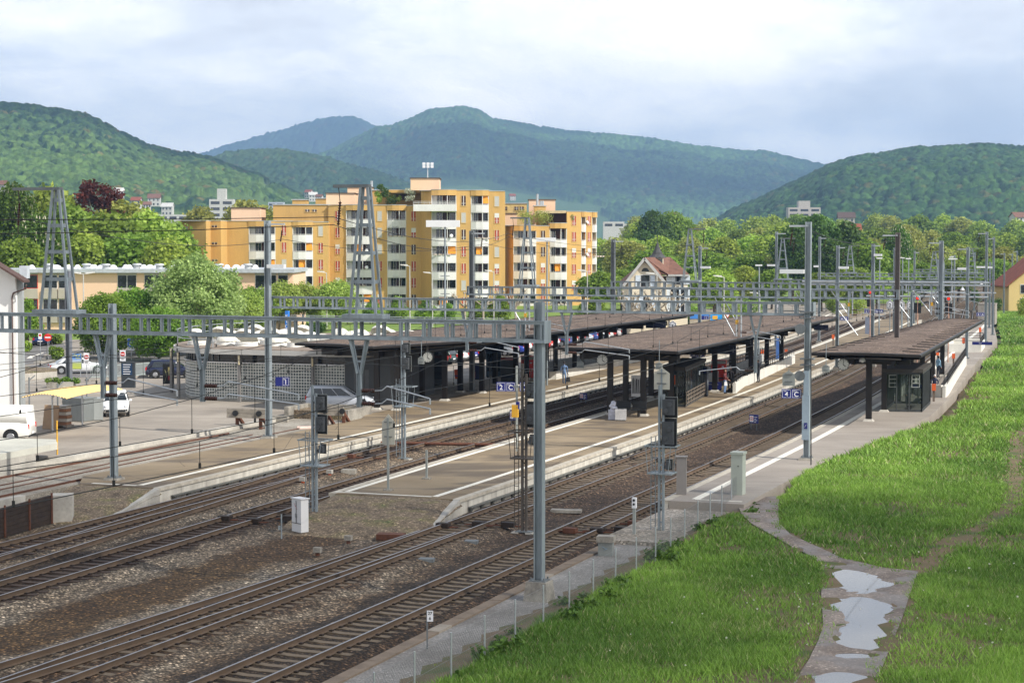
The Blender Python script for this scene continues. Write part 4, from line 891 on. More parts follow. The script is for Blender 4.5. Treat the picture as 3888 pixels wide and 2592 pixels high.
# -------- houses
TILE = M('brown_roof_tiles', (.17, .085, .06), .85, 0, .3, 1.6, .4, 8.)
TILER = M('red_roof_tiles', (.24, .07, .04), .85, 0, .25, 1.2, .3, 8.)
CREAM = M('cream_render', (.68, .61, .46), .9, 0, .05, .2)
def gable_house(name, label, px, Y, wid, dep, ez, rz, roofm, wallm, rot=0., ridge='x', chim=True, z=.1, wins=3, storeys=2, cat='house', over=.5, grp=None):
 r = thing(name, label, cat, (pxX(px, Y), Y, z), rot, grp); a, b = wid / 2, dep / 2
 m = MB(); m.box(-a, a, -b, b, 0, ez)
 if ridge == 'x': m.add([(-a, -b, ez), (-a, b, ez), (-a, 0, rz - .15), (a, -b, ez), (a, b, ez), (a, 0, rz - .15)], [(0, 2, 1), (3, 4, 5)])
 else: m.add([(-a, -b, ez), (a, -b, ez), (0, -b, rz - .15), (-a, b, ez), (a, b, ez), (0, b, rz - .15)], [(0, 1, 2), (3, 5, 4)])
 m.build('wall', wallm, r); m = MB(); sl_ = (rz - ez) / (b if ridge == 'x' else a); o_ = over; t = .18
 if ridge == 'x': m.extr([(-b - o_, ez - o_ * sl_ + .02), (0, rz + .02), (b + o_, ez - o_ * sl_ + .02), (b + o_, ez - o_ * sl_ + t), (0, rz + t + .1), (-b - o_, ez - o_ * sl_ + t)], 'x', -a - o_, a + o_)
 else: m.extr([(-a - o_, ez - o_ * sl_ + .02), (0, rz + .02), (a + o_, ez - o_ * sl_ + .02), (a + o_, ez - o_ * sl_ + t), (0, rz + t + .1), (-a - o_, ez - o_ * sl_ + t)], 'y', -b - o_, b + o_)
 rf = m.build('roof', roofm, r)
 if chim: m = MB(); m.box(a * .3, a * .3 + .7, .3, 1., rz - 1.2, rz + .9); m.build('chimney', wallm, rf)
 for k in range(storeys):
  for i in range(wins):
   x = -a + wid * (i + .5) / wins; z0 = .9 + k * 2.7
   if z0 + 1.3 > ez: continue
   m = MB(); m.box(x - .55, x + .55, -b - .05, -b - .003, z0 - .06, z0 + 1.36); f = m.build('window', FRAMEW, r); m = MB(); m.box(x - .45, x + .45, -b - .08, -b - .052, z0, z0 + 1.3); m.build('pane', GLASSD, f)
 return r
def big_house():
 Y = 210.; r = thing('turreted_house', 'cream house with steep brown roof, pale shutters and a small pointed turret on the ridge', 'house', (pxX(2540, Y), Y, .1)); ox = r.location.x
 X = lambda px: pxX(px, Y) - ox; Z = lambda py: zpx(py, Y) - .1
 gl, gr, pk = X(2382), X(2535), X(2443); ze, zr = Z(1070), Z(984); D_ = 9.5; yo = -1.2
 m = MB(); m.box(gl, X(2528), yo, D_, 0, ze); m.add([(gl, yo, ze), (X(2528), yo, ze), (pk, yo, zr - .25), (gl, yo + .3, ze), (X(2528), yo + .3, ze), (pk, yo + .3, zr - .25)], [(0, 1, 2), (3, 5, 4)]); m.build('gable_wall', CREAM, r)
 m = MB(); m.box(X(2528) + .003, X(2612), .1, D_ - .1, 0, Z(1052)); m.build('wall', CREAM, r)
 m = MB(); rx = X(2556); t = .22
 m.add([(gl - .5, yo - .45, ze - .45), (pk, yo - .45, zr), (pk + .9, 4.6, zr), (gl - .3, D_, ze - .3), (gl - .5, yo - .45, ze - .45 + t), (pk, yo - .45, zr + t), (pk + .9, 4.6, zr + t), (gl - .3, D_, ze - .3 + t)], [(0, 3, 2, 1), (4, 5, 6, 7), (0, 1, 5, 4), (3, 0, 4, 7)])
 e1 = (X(2615), -.5, Z(1048)); e0 = (X(2535), -.5, Z(1048)); lowc = (X(2527), yo - .45, Z(1083))
 pts = [(pk, yo - .45, zr), lowc, (X(2497), -.9, Z(1030)), e0, e1, (rx, 4.2, zr)]
 m.add(pts + [(x, y, z + t) for x, y, z in pts], [(0, 1, 2, 3, 4, 5)[::-1], (6, 7, 8, 9, 10, 11), (0, 6, 7, 1)[::-1], (3, 4, 10, 9), (4, 5, 11, 10)])
 m.add([(pk, yo - .4, zr + .2), (rx, 4.2, zr + .2), (rx, 9.5, Z(1048)), (pk, 9.5, Z(1048))], [(0, 1, 2, 3)]); m.add([(rx, 4.2, zr + .2), e1, (X(2615), 9.5, Z(1048))], [(0, 1, 2)])
 rf = m.build('roof', TILE, r)
 m = MB(); m.beam((gl - .55, yo - .5, ze - .4), (pk, yo - .5, zr + .1), .1, .3); m.beam((pk, yo - .5, zr + .1), (lowc[0], yo - .5, lowc[2] + .12), .1, .3); m.beam((e0[0], -.56, e0[2] + .1), (e1[0], -.56, e1[2] + .1), .12, .2); m.build('barge_boards', M('grey_barge_board', (.42, .42, .40), .7), r)
 tx, ty = X(2503), 1.6; m = MB(); m.box(tx - .75, tx + .55, ty - .7, ty + .7, zr - 1.2, Z(980)); tb = m.build('turret', CREAM, r); m = MB(); m.box(tx - .1, tx + .42, ty - .74, ty - .703, zr - .7, Z(983)); m.build('pane', GLASSD, tb)
 m = MB(); zt = Z(979); prof = [(1.1, 0), (.66, .4), (.34, .95), (.05, 1.8), (.03, 2.5)]
 vs = []; n = 8
 for rr, z in prof:
  for i in range(n): a = 2 * math.pi * (i + .5) / n; vs.append((tx - .1 + rr * math.cos(a), ty + rr * math.sin(a), zt + z))
 m.add(vs, [(j * n + i, j * n + (i + 1) % n, (j + 1) * n + (i + 1) % n, (j + 1) * n + i) for j in range(len(prof) - 1) for i in range(n)]); m.add(vs[:n], [tuple(range(n))[::-1]]); m.build('turret_roof', M('dark_slate', (.06, .06, .06), .7), r)
 SH = M('pale_blue_shutter', (.55, .62, .68), .6)
 def win(px, py, w_, h_, y, sh=True):
  x, z = X(px), Z(py); m = MB(); m.box(x - w_ / 2 - .08, x + w_ / 2 + .08, y - .05, y - .003, z - h_ / 2 - .08, z + h_ / 2 + .08); f = m.build('window', FRAMEW, r); m = MB(); m.box(x - w_ / 2, x + w_ / 2, y - .08, y - .052, z - h_ / 2, z + h_ / 2); m.build('pane', GLASSD, f)
  if sh:
   for q in (-1, 1): m = MB(); a = x + q * (w_ / 2 + .36); m.box(a - .26, a + .26, y - .09, y - .004, z - h_ / 2, z + h_ / 2); m.build('shutter', SH, f)
 win(2447, 1065, .95, 1.25, yo); win(2445, 1145, 1.1, 1.3, yo); win(2405, 1145, .8, 1.3, yo)
 for px in (2556, 2575, 2594): win(px, 1062, .28, 1.0, .1, True)
 for py in (1112, 1160):
  for px in (2556, 2590): win(px, py, .5, 1.3, .1, True)
 m = MB(); x, z = X(2447), Z(1030); m.add([(x - .42, yo - .03, z)] + [(x + .42 * math.cos(a), yo - .03, z + .42 * math.sin(a)) for a in np.linspace(0, math.pi, 9)], [tuple(range(10))]); m.build('half_round_window', GLASSD, r)
 return r
big_house()
r = gable_house('cream_house', 'cream yellow house with red hipped gable roof at the right edge', 3918, 300., 9.8, 9, 4.4, 8.3, TILER, M('yellow_render', (.62, .46, .20), .9, 0, .05, .2), rot=R(0), ridge='y', wins=2, storeys=1, over=.6)
m = MB(); m.box(-3.1, -2.2, -4.56, -4.503, 2.9, 4.4); f = m.build('window', FRAMEW, r); m = MB(); m.box(-3.0, -2.3, -4.6, -4.562, 3.0, 4.3); m.build('pane', GLASSD, f)
def white_building():
 Y = 121.; r = thing('white_building', 'white rendered building with brown eaves at the left edge of the photo', 'building', (pxX(0, Y), Y, .4)); X = lambda px: pxX(px, Y) - r.location.x; Z = lambda py: zpx(py, Y) - .4
 WR = M('white_render', (.80, .79, .76), .85, 0, .04, .3)
 m = MB(); m.add([(X(-420), 0, 0), (X(59), 0, 0), (X(59), 0, Z(1052)), (X(-60), 0, Z(975)), (X(-420), 0, Z(760)), (X(-420), .8, 0), (X(59), .8, 0), (X(59), .8, Z(1052)), (X(-60), .8, Z(975)), (X(-420), .8, Z(760))], [(0, 1, 2, 3, 4), (9, 8, 7, 6, 5), (1, 6, 7, 2), (2, 7, 8, 3), (3, 8, 9, 4), (0, 4, 9, 5)]); m.build('wall', WR, r)
 m = MB(); a, b = (X(-420), Z(745)), (X(104), Z(1072)); m.add([(a[0], -.9, a[1]), (b[0], -.9, b[1]), (b[0], .6, b[1]), (a[0], .6, a[1]), (a[0], -.9, a[1] + .14), (b[0], -.9, b[1] + .14), (b[0], .6, b[1] + .14), (a[0], .6, a[1] + .14)], [(0, 1, 2, 3)[::-1], (4, 5, 6, 7), (0, 1, 5, 4), (1, 2, 6, 5)]); m.build('roof', M('dark_eave', (.09, .05, .04), .7), r)
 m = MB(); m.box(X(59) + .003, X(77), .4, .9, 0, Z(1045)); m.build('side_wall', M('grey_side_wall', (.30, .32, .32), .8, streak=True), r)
 m = MB(); m.tube([(X(111), -.7, Z(1080)), (X(104), -.4, Z(1095)), (X(52), -.12, Z(1112)), (X(47), -.12, Z(1130)), (X(47), -.12, 0)], .05, 8); m.build('downpipe', M('brown_pipe', (.10, .06, .05), .5), r)
 m = MB(); m.box(X(56), X(84), 1.2, 2.0, Z(1058), Z(1010)); m.build('chimney', M('sheet_metal_white', (.6, .64, .68), .4, .3), r)
 return r
white_building()
def far_block(px, pyt, pyb, wpx, Y, mat, label, stepped=False, cat='apartment block', nf=0):
 r = thing('apartment_block', label, cat, (pxX(px, Y), Y, zpx(pyb, Y) - 6)); hh = (pyb - pyt) / F * Y + 6; w_ = wpx / F * Y
 m = MB(); m.box(-w_ / 2, w_ / 2, 0, w_ * .5, 0, hh)
 if stepped: m.box(-w_ * .18, w_ * .18, .5, w_ * .4, hh + .001, hh + stepped)
 m.build('wall', mat, r); n = nf or max(1, int((hh - 6) / 2.9)); k = max(2, int(w_ / 5))
 for i in range(n):
  for j in range(k):
   x = -w_ / 2 + w_ * (j + .5) / k; z = hh - 1.6 - i * 2.9; q = MB(); q.box(x - w_ / k * .36, x + w_ / k * .36, -.12, -.01, z - .75, z + .55); q.build('window', GLASSD, r)
 return r
GREYC = M('far_grey_concrete', (.42, .38, .35)); WHF = M('far_white_render', (.52, .51, .48))
far_block(843, 757, 840, 92, 900., WHF, 'tall white residential tower behind the left end of the ochre block', 5.)
far_block(3052, 788, 850, 122, 1150., GREYC, 'grey stepped tower block below the right-hand wooded hill', 4.)
far_block(2330, 842, 880, 80, 1000., WHF, 'white terraced flats in the valley right of the ochre block')
far_block(2388, 850, 880, 50, 1050., WHF, 'smaller white flats just left of the reddish valley flats')
far_block(2438, 846, 880, 44, 1040., M('far_brick', (.36, .22, .16)), 'reddish flats in the valley next to the first light green trees')
far_block(660, 815, 835, 110, 1000., WHF, 'low white row of houses above the left trees')
far_block(1050, 768, 800, 60, 1300., M('far_blue_grey', (.42, .46, .52)), 'long blue-grey building on the slope behind the first ochre roofs')
hh = [(590, 765, 45, 7, 1200, TILE, WHF), (522, 775, 35, 7, 1150, TILER, WHF), (640, 800, 40, 7, 1100, WHF, WHF), (560, 790, 30, 6, 1100, TILE, WHF), (455, 740, 34, 7, 1150, WHF, WHF), (10, 730, 40, 8, 800, TILE, WHF), (25, 758, 36, 7, 800, WHF, GREYC), (1190, 748, 30, 7, 1500, WHF, WHF), (1215, 756, 24, 7, 1400, TILE, WHF), (1175, 735, 26, 7, 1700, TILER, WHF),
 (2475, 858, 26, 6, 1050, TILER, WHF), (2555, 835, 24, 6, 900, TILE, WHF), (1945, 745, 22, 8, 2300, TILER, WHF), (3210, 848, 60, 7, 900, M('dark_brown_roof', (.09, .06, .05)), GREYC), (3862, 850, 50, 7, 800, TILE, WHF), (3230, 912, 60, 5, 520, TILER, WHF)]
names = ['white house with blue garage on the left slope', 'house with bright red roof beside the left wood', 'flat white villa below the left slope houses', 'small brown-roofed house right of the red-roofed one', 'pale house beside the copper beech top', 'house peeping out at the left edge above the chestnut', 'second house at the left edge, lower one', 'white house on the meadow behind the ochre block', 'small dark-roofed house on the meadow behind the ochre block', 'highest house on the meadow strip behind the ochre block',
  'red-roofed house at the foot of the central mountain', 'house half hidden by the light green trees', 'lone red-roofed farm on the mountain meadow', 'large dark-roofed house among the trees right of centre', 'white-gabled house at the right edge under the hill', 'red roof hidden among the dark trees at the far tracks']
for (px, py, wpx, rise, Y, rm, wm), lb in zip(hh, names):
 w_ = wpx / F * Y; gable_house('hillside_house', lb, px, Y, w_, w_ * .8, 3.5 + rise * .3, 3.5 + rise * .3 + w_ * .3, rm, wm, rot=R(random.uniform(-25, 25)), ridge='x', chim=False, z=zpx(py + 14, Y) - 1, wins=3, storeys=2)
# ======== canopies
def roof_mat():
 t = NT('gravel_roof'); c = t.ramp(t.noise(.45, 6), [(.34, (.088, .060, .044)), (.62, (.165, .118, .088))])
 v = t.sep(t.vor(11.))[0]; c = t.mix(.85, c, t.ramp(v, [(0, .45), (.6, .95), (.93, 1.6), (1., 3.2)]), 'MULTIPLY'); t.bump(v, .5, .03); return t.fin(c, .95)
GROOF = roof_mat()
def canopy(label, left, right, s0, s1, z, cols, skew=0., nose=1.6, ticks=False, beams=True):
 """gravelled roof with thin dark edges, deep soffit beams below and rows of dark columns. left/right: t as a function of s"""
 c0 = W(s0, (left(s0) + right(s0)) / 2, 0); r = thing('platform_canopy', label, 'platform canopy', c0 + Vector((0, 0, PZ)), 0., 'gravel-roofed platform canopies')
 ss_ = np.linspace(s0, s1, 14); vt = []; n = 7; top = []
 for i, s_ in enumerate(ss_):
  a, b = left(s_), right(s_)
  for j in range(n):
   f = j / (n - 1); so_ = s_ + skew * (1 - f) * (1 if i == 0 else 0); z_ = z + .16 * math.sin(math.pi * f) * (1 if 0 < i < 13 else .4); top.append((W(so_, a + (b - a) * f, z_) - r.location))
 m = MB(); m.add([v for v in top], [(i * n + j, i * n + j + 1, (i + 1) * n + j + 1, (i + 1) * n + j) for i in range(13) for j in range(n - 1)]); m.build('roof_gravel', GROOF, r)
 m = MB(); per = [j for j in range(n)] + [i * n + n - 1 for i in range(1, 14)] + [13 * n + j for j in range(n - 2, -1, -1)] + [i * n for i in range(12, 0, -1)]
 cen = sum((Vector(top[i]) for i in per), Vector()) / len(per)
 o_ = [Vector(top[i]) + Vector((0, 0, .035)) for i in per]; q = len(o_); ow = []
 for k, p in enumerate(o_):
  d = (o_[(k + 1) % q] - o_[k - 1]); d.z = 0; d.normalize(); nn = Vector((d.y, -d.x, 0)); ow.append((p, p + nn * .14 + Vector((0, 0, -.03)), p + nn * .14 + Vector((0, 0, -.17)), p - nn * .5 + Vector((0, 0, -.22)), p - nn * 1.1 + Vector((0, 0, -.45))))
 vs = [v for t_ in ow for v in t_]; m.add(vs, [(k * 5 + e, ((k + 1) % q) * 5 + e, ((k + 1) % q) * 5 + e + 1, k * 5 + e + 1)[::-1] for k in range(q) for e in range(4)]); m.build('roof_edge', DARK, r)
 m = MB(); bot = [W(ST(v.x + r.location.x, v.y + r.location.y)[0], ST(v.x + r.location.x, v.y + r.location.y)[1], v.z) for v in map(Vector, top)]
 m.add([Vector(v) + Vector((0, 0, -.26)) for v in top], [(i * n + j, (i + 1) * n + j, (i + 1) * n + j + 1, i * n + j + 1) for i in range(13) for j in range(n - 1)]); m.build('soffit', DARK, r)
 lz = z - PZ
 if beams:
  for off in (.30, .70):
   m = MB(); pts = [W(s_, left(s_) + (right(s_) - left(s_)) * off, lz - .55) - Vector((r.location.x, r.location.y, 0)) for s_ in np.linspace(s0 + 3.2, s1 - 2, 8)]
   for a, b in zip(pts, pts[1:]): m.beam(a, b, .22, .55)
   m.build('roof_beam', DARK, r)
 for s_, ts in cols:
  xs = []
  for t_ in ts:
   p = W(s_, t_, 0) - Vector((r.location.x, r.location.y, 0)); m = MB(); m.box(-.17, .17, -.12, -.06, .12, lz - .5); m.box(-.17, .17, .06, .12, .12, lz - .5); m.box(-.12, .12, -.055, .055, .12, lz - .5); o = m.build('column', DARK, r, loc=p, rz=RZ); xs.append(p)
   m = MB(); m.add([(-.32, -.3, 0), (.32, -.3, 0), (.32, .3, 0), (-.32, .3, 0), (-.22, -.2, .13), (.22, -.2, .13), (.22, .2, .13), (-.22, .2, .13)], [(0, 3, 2, 1), (4, 5, 6, 7), (0, 1, 5, 4), (1, 2, 6, 5), (2, 3, 7, 6), (3, 0, 4, 7)]); f = m.build('column_foot', CONC, o)
  if beams:
   m = MB(); a = W(s_, left(s_) + .9, lz - .62) - Vector((r.location.x, r.location.y, 0)); b = W(s_, right(s_) - .9, lz - .62) - Vector((r.location.x, r.location.y, 0)); m.beam(a, b, .16, .4); m.build('cross_beam', DARK, r)
 if ticks:
  k = 0
  for s_ in np.arange(s0 + 2, s1, 2.7):
   for side in (0, 1):
    p = W(s_, (right(s_) - .05) if side else (left(s_) + .05), lz + .06) - Vector((r.location.x, r.location.y, 0)); q_ = W(s_, (right(s_) - 1.15) if side else (left(s_) + 1.15), lz + .11) - Vector((r.location.x, r.location.y, 0)); m = MB(); m.beam(p, q_, .035, .04); m.build('roof_rib', DARK, r)
 return r
c4l = lambda s_: -21.75 + .3 * (s_ - 108) / 51; c4r = lambda s_: -15.6 - 2.2 * (s_ - 108) / 52
canopy('dark gravel-roofed canopy on the narrow platform beside the meadow', c4l, c4r, 108.2, 159.6, 4.65, [(s_, [-19.1 - .25 * (s_ - 112) / 10]) for s_ in np.arange(112.2, 158, 6.7)], ticks=True)
c2l = lambda s_: -37.6 - .9 * min(1, (s_ - 106.5) / 25) - .0 * s_; c2r = lambda s_: -29.5 - .6 * (s_ - 107) / 53
canopy('dark gravel-roofed canopy in the middle, on the broad island platform', c2l, c2r, 106.6, 161, 4.65, [(110.8, [-32.75, -34.9])] + [(s_, [-32.8 - .35 * (s_ - 117) / 10, -35.9 - .3 * (s_ - 117) / 10]) for s_ in np.arange(117.4, 158, 6.6)], skew=1.8)
c1l = lambda s_: -54.8 if s_ < 150 else -54.8 + (s_ - 150) * .25; c1r = lambda s_: (-48.65 + (s_ - 105) * .34) if s_ < 117 else (-44.55 + .9 * (s_ - 117) / 44)
canopy('long dark gravel-roofed canopy at the left, joining the glass block building', c1l, c1r, 105.2, 163, 4.65, [(109.0, [-50.0, -48.6])] + [(s_, [-50.15, -48.5]) for s_ in np.arange(116.7, 160, 6.9)], skew=2.0)
# ======== glass block station building
def glassblock_mat():
 t = NT('glass_block_wall'); X = t.sep(t.co); u = t.n('ShaderNodeAttribute'); u.attribute_name = 'arc'
 a = u.outputs['Fac']; sc = 1 / .20
 fx = t.math('FRACT', t.math('MULTIPLY', a, sc)); fz = t.math('FRACT', t.math('MULTIPLY', X[2], sc))
 ex = t.math('ABSOLUTE', t.math('SUBTRACT', fx, .5)); ez = t.math('ABSOLUTE', t.math('SUBTRACT', fz, .5)); e = t.math('MAXIMUM', ex, ez)
 joint = t.math('GREATER_THAN', e, .40); 
 idv = t.n('ShaderNodeCombineXYZ'); t.set(idv, 0, t.math('FLOOR', t.math('MULTIPLY', a, sc))); t.set(idv, 1, t.math('FLOOR', t.math('MULTIPLY', X[2], sc)))
 wn = t.n('ShaderNodeTexWhiteNoise'); t.set(wn, 0, idv.outputs[0]); g = t.ramp(wn.outputs[0], [(0, (.05, .065, .062)), (.7, (.11, .13, .125)), (1, (.24, .26, .25))])
 edge = t.ramp(e, [(.18, 0.), (.42, 1.)]); g = t.mix(t.math('MULTIPLY', edge, .55), g, (.34, .37, .36))
 c = t.mix(joint, g, (.64, .63, .58)); t.set(t.b, 'Base Color', c); t.set(t.b, 'Roughness', t.math('ADD', .12, t.math('MULTIPLY', joint, .6)))
 t.bump(t.math('SUBTRACT', 1., e), .8, .06); return t.mat
GBLK = glassblock_mat()
def station():
 ctr = (121.5, -63.0); rad = 9.8; O = W(111, -58, PZ); r = thing('station_building', 'round-ended station building with glass block walls, grey fascia and roof domes', 'station building', O)
 loc = lambda s_, t_, z_: W(s_, t_, z_) - Vector((O.x, O.y, 0))
 def outline(rd, t_end=-52.2, n=20):
  pts = [(ctr[0] - rd, t_end)]; 
  for i in range(n + 1): a = math.pi * i / n; pts.append((ctr[0] - rd * math.cos(a), ctr[1] - rd * math.sin(a) * .62))
  pts.append((ctr[0] + rd, t_end)); return pts
 def wall(pts, z0, z1, mat, name, arc=True):
  vs = []; ar = []; d = 0; P_ = []
  for a, b in zip(pts, pts[1:]):
   k = max(1, int(math.hypot(b[0] - a[0], b[1] - a[1]) / .6))
   for i in range(k): P_.append((a[0] + (b[0] - a[0]) * i / k, a[1] + (b[1] - a[1]) * i / k))
  P_.append(pts[-1])
  for i, p in enumerate(P_):
   if i: d += math.hypot(p[0] - P_[i - 1][0], p[1] - P_[i - 1][1])
   for z_ in (z0, z1): vs.append(loc(p[0], p[1], z_)); ar.append(d)
  m = MB(); m.add(vs, [(2 * i, 2 * i + 1, 2 * i + 3, 2 * i + 2) for i in range(len(P_) - 1)]); o = m.build(name, mat, r)
  if arc: at = o.data.attributes.new('arc', 'FLOAT', 'POINT'); at.data.foreach_set('value', ar)
  return o
 full = outline(rad); inner = [p for p in full if not (p[1] < -67.6)]
 front = [p for p in full[:10]]; wallp = [(111.75, -53.6)] + [(ctr[0] - rad * math.cos(a), ctr[1] - rad * math.sin(a) * .62) for a in np.linspace(0, math.pi * .34, 9)]
 wall(wallp, 0.12, 2.55, GBLK, 'glass_block_wall')
 wall([(a + .25, b) for a, b in wallp], 2.55, 3.2, GLASSD, 'clerestory'); wall([(a + .05, b) for a, b in wallp], 0, .12, CONC, 'plinth', False)
 m = MB()
 for (a, b), (c, d) in zip(wallp, wallp[1:]): m.beam(loc(a - .04, b, 2.58), loc(c - .04, d, 2.58), .16, .07)
 m.build('sill', SIGNW, r)
 for k in range(1, 15):
  f = k / 15; d = f * (len(wallp) - 1); i = int(d); a = wallp[i]; b = wallp[min(i + 1, len(wallp) - 1)]; e = d - i; p = (a[0] + (b[0] - a[0]) * e + .2, a[1] + (b[1] - a[1]) * e); m = MB(); m.beam(loc(p[0], p[1], 2.6), loc(p[0], p[1], 3.2), .06, .06); m.build('window_bar', STEEL_D, r)
 ro = outline(rad + 1.1, -51.5, 24); xy = [loc(a, b, 0) for a, b in ro]; m = MB(); m.prism([(p.x, p.y) for p in xy], 3.2, 3.52); m.build('fascia', M('pale_fascia', (.50, .485, .45), .7, 0, .12, .8), r)
 ro = outline(rad + .9, -51.6, 24); xy = [loc(a, b, 0) for a, b in ro]; m = MB(); m.prism([(p.x, p.y) for p in xy], 3.523, 3.58); m.build('roof_gravel', M('light_roof_gravel', (.24, .19, .15), .95, 0, .4, 3., .3, 12.), r)
 ro = outline(rad + .35, -51.0, 24); xy = [loc(a, b, 0) for a, b in ro]; m = MB(); m.prism([(p.x, p.y) for p in xy], -.05, .004 + .02); m.build('floor_slab', CONC_D, r)
 for i, (a, b) in enumerate([(112.0, -55.8), (111.45, -61.0), (113.0, -66.6), (116.6, -69.3), (121.5, -70.3), (127., -69.)]):
  p = loc(a - .55, b, 0); m = MB(); m.box(-.09, .09, -.09, .09, .02, 3.2); m.build('column', M('grey_brown_column', (.20, .19, .18), .6), r, loc=(p.x, p.y, 0), rz=RZ)
  m = MB(); m.cyl((p.x, p.y - .16, 2.5), (p.x, p.y - .16, 3.12), .06, .06, 8); m.build('wall_lamp', M('cream_lamp_glass', (.75, .65, .42), .4), r)
 m = MB(); pts = [loc(111.75, -53.6, 0), loc(112.4, -50.6, 0), loc(122, -51.5, 0), loc(122, -55, 0)]; m.prism([(p.x, p.y) for p in pts], 0, 3.2); m.build('office_wall', M('dark_grey_panel', (.085, .09, .095), .7, 0, .1, .6), r)
 m = MB(); a, b = loc(111.9, -53.0, .1), loc(112.1, -52.0, .1); n = (b - a).normalized(); nn = Vector((n.y, -n.x, 0)); m.add([a + nn * .03, b + nn * .03, b + nn * .03 + Vector((0, 0, 2.2)), a + nn * .03 + Vector((0, 0, 2.2))], [(0, 1, 2, 3)]); m.build('door', M('grey_door', (.12, .125, .13), .6), r)
 m = MB(); pts = [loc(118, -55, 0), loc(118, -69, 0), loc(129, -69, 0), loc(130, -54, 0)]; m.prism([(p.x, p.y) for p in pts], 0.03, 3.18); m.build('inner_rooms', GLASSD, r)
 k = 0
 for i in range(5):
  for j in range(7):
   if (i + j) % 7 == 6: continue
   s_ = 114.3 + i * 2.5 + (j % 2) * .8; t_ = -66.2 + j * 1.95 + (i % 2) * .6
   if t_ > -54.5: continue
   p = loc(s_, t_, 0); m = MB(); rr = random.uniform(.62, .82); m.cyl((p.x, p.y, 3.58), (p.x, p.y, 3.85), rr * 1.02, rr * .95, 14); d = m.build('roof_dome', M('dome_curb', (.74, .72, .66), .6), r)
   q = MB(); q.ell((0, 0, 0), rr * 1.05, rr * 1.05, .52, 14, 5, 0, True); o = q.build('cover', M('dome_cover', (.74, .71, .62), .35, 0, .12), d, loc=(p.x, p.y, 3.85)); k += 1
   if random.random() < .22: o.rotation_euler = (R(-32), R(14), 0); o.location.z += .3
 ro = outline(rad + .8, -54, 14)[1:12]; m = MB()
 for a, b in zip(ro, ro[1:]):
  for z_ in (4.15, 4.6): m.cyl(loc(a[0], a[1], z_), loc(b[0], b[1], z_), .028, .028, 6)
 for z_ in (4.3, 4.75): m.cyl(loc(132, -68, z_ + .2), loc(132, -50, z_ + .2), .03, .03, 6)
 m.build('railing', STEEL_L, r)
 for p in ro[::3]: m = MB(); m.cyl(loc(p[0], p[1], 3.4), loc(p[0], p[1], 4.62), .035, .035, 6); m.build('railing_post', STEEL_L, r)
 return r
station()
def station_lit_sign():
 r = thing('shop_sign', 'tall narrow blue and white kiosk sign behind the station building roof', 'shop sign', W(140, px_t(1091, 140), PZ), RZ); m = MB(); zt = py_z(1091, 1180, 140); m.cyl((0, 0, 0), (0, 0, zt - 2.8), .08, .08, 8); m.build('pole', STEEL, r)
 m = MB(); m.box(-.18, .14, -.1, .1, zt - 2.8, zt - PZ); m.build('panel', M('kiosk_sign_blue', (.03, .22, .70), .4), r)
 for i, s_ in enumerate(['K', 'I', 'O', 'S', 'K'][::-1]): text(s_, .42, SIGNW, r, (-.02, -.11, zt - 2.55 + i * .42), (R(90), 0, 0))
 return r
station_lit_sign()
# ======== signals
def signal(label, px, s, zb, py_top, lad=-1, face='back', rusty=False, foot=True, boards=((.35, 2.0, .55, .95), (.35, .95, .5, 1.0)), basket=True, plate=None):
 t = px_t(px, s); z1 = py_z(px, py_top, s); hh = z1 - zb; r = thing('railway_signal', label, 'railway signal', W(s, t, zb), RZ, 'lattice signal posts seen from behind')
 st_ = STEEL if not rusty else M('rust_brown_steel', (.10, .085, .07), .7, .2, .4, 1.2, streak=True)
 m = MB(); m.box(-.10, -.02, -.06, .06, .04, hh); m.box(.06, .14, -.06, .06, .04, hh * .94)
 for z in np.arange(.5, hh * .92, .55): m.box(-.02, .06, -.05, .05, z, z + .05)
 m.build('post', st_, r)
 m = MB(); x = .16 * 1.9 * lad
 for q in (-.09, .09): m.cyl((x + q, 0, .1), (x + q, 0, hh * .66), .018, .018, 5)
 for z in np.arange(.3, hh * .66, .3): m.cyl((x - .09, 0, z), (x + .09, 0, z), .013, .013, 5)
 m.build('ladder', st_, r)
 m = MB(); m.box(-.3, .34, -.2, .2, 0, .04); m.build('base_plate', STEEL_D, r)
 for q in (-.32, .28): m = MB(); m.box(q - .14, q + .16, -.25, .25, -.28, -.002); m.build('footing', CONC, r)
 if basket:
  zc = hh * .60; m = MB()
  for z, w_ in ((zc, .55), (zc - 1.05, .42)):
   for y in (-.4, .4): m.beam((-w_, y, z), (w_ + .1, y, z), .04, .05)
   for x2 in (-w_, w_ + .1): m.beam((x2, -.4, z), (x2, .4, z), .04, .05)
  for x2 in (-1, 1):
   for y in (-.4, .4): m.cyl((x2 * .5, y, zc), (x2 * .4, y, zc - 1.05), .016, .016, 5)
  m.box(-.42, .52, -.4, .4, zc - 1.08, zc - 1.05); m.build('work_basket', st_, r)
 for i, (dx, dz, w_, h_) in enumerate(boards):
  z = hh - dz; m = MB(); m.box(dx - w_ / 2, dx + w_ / 2, .12, .15, z - h_ / 2, z + h_ / 2); b = m.build('signal_board', BLACK, r)
  m = MB(); m.box(dx - w_ * .36, dx + w_ * .36, -.1, .119, z - h_ * .36, z + h_ * .40); m.build('lamp_case', M('case_dark_grey', (.06, .065, .07), .45), b)
  for q in (-.5, .5): m = MB(); m.cyl((dx + q * w_ * .25, -.16, z + h_ * q * .3), (dx + q * w_ * .25, -.1, z + h_ * q * .3), .09, .09, 10); m.build('cap', M('case_grey', (.07, .075, .08), .4), b)
  m = MB(); m.box(dx - w_ / 2 - .015, dx + w_ / 2 + .015, .15, .165, z - h_ / 2 - .015, z + h_ / 2 + .015); m.build('rim', GREYB, b)
 return r
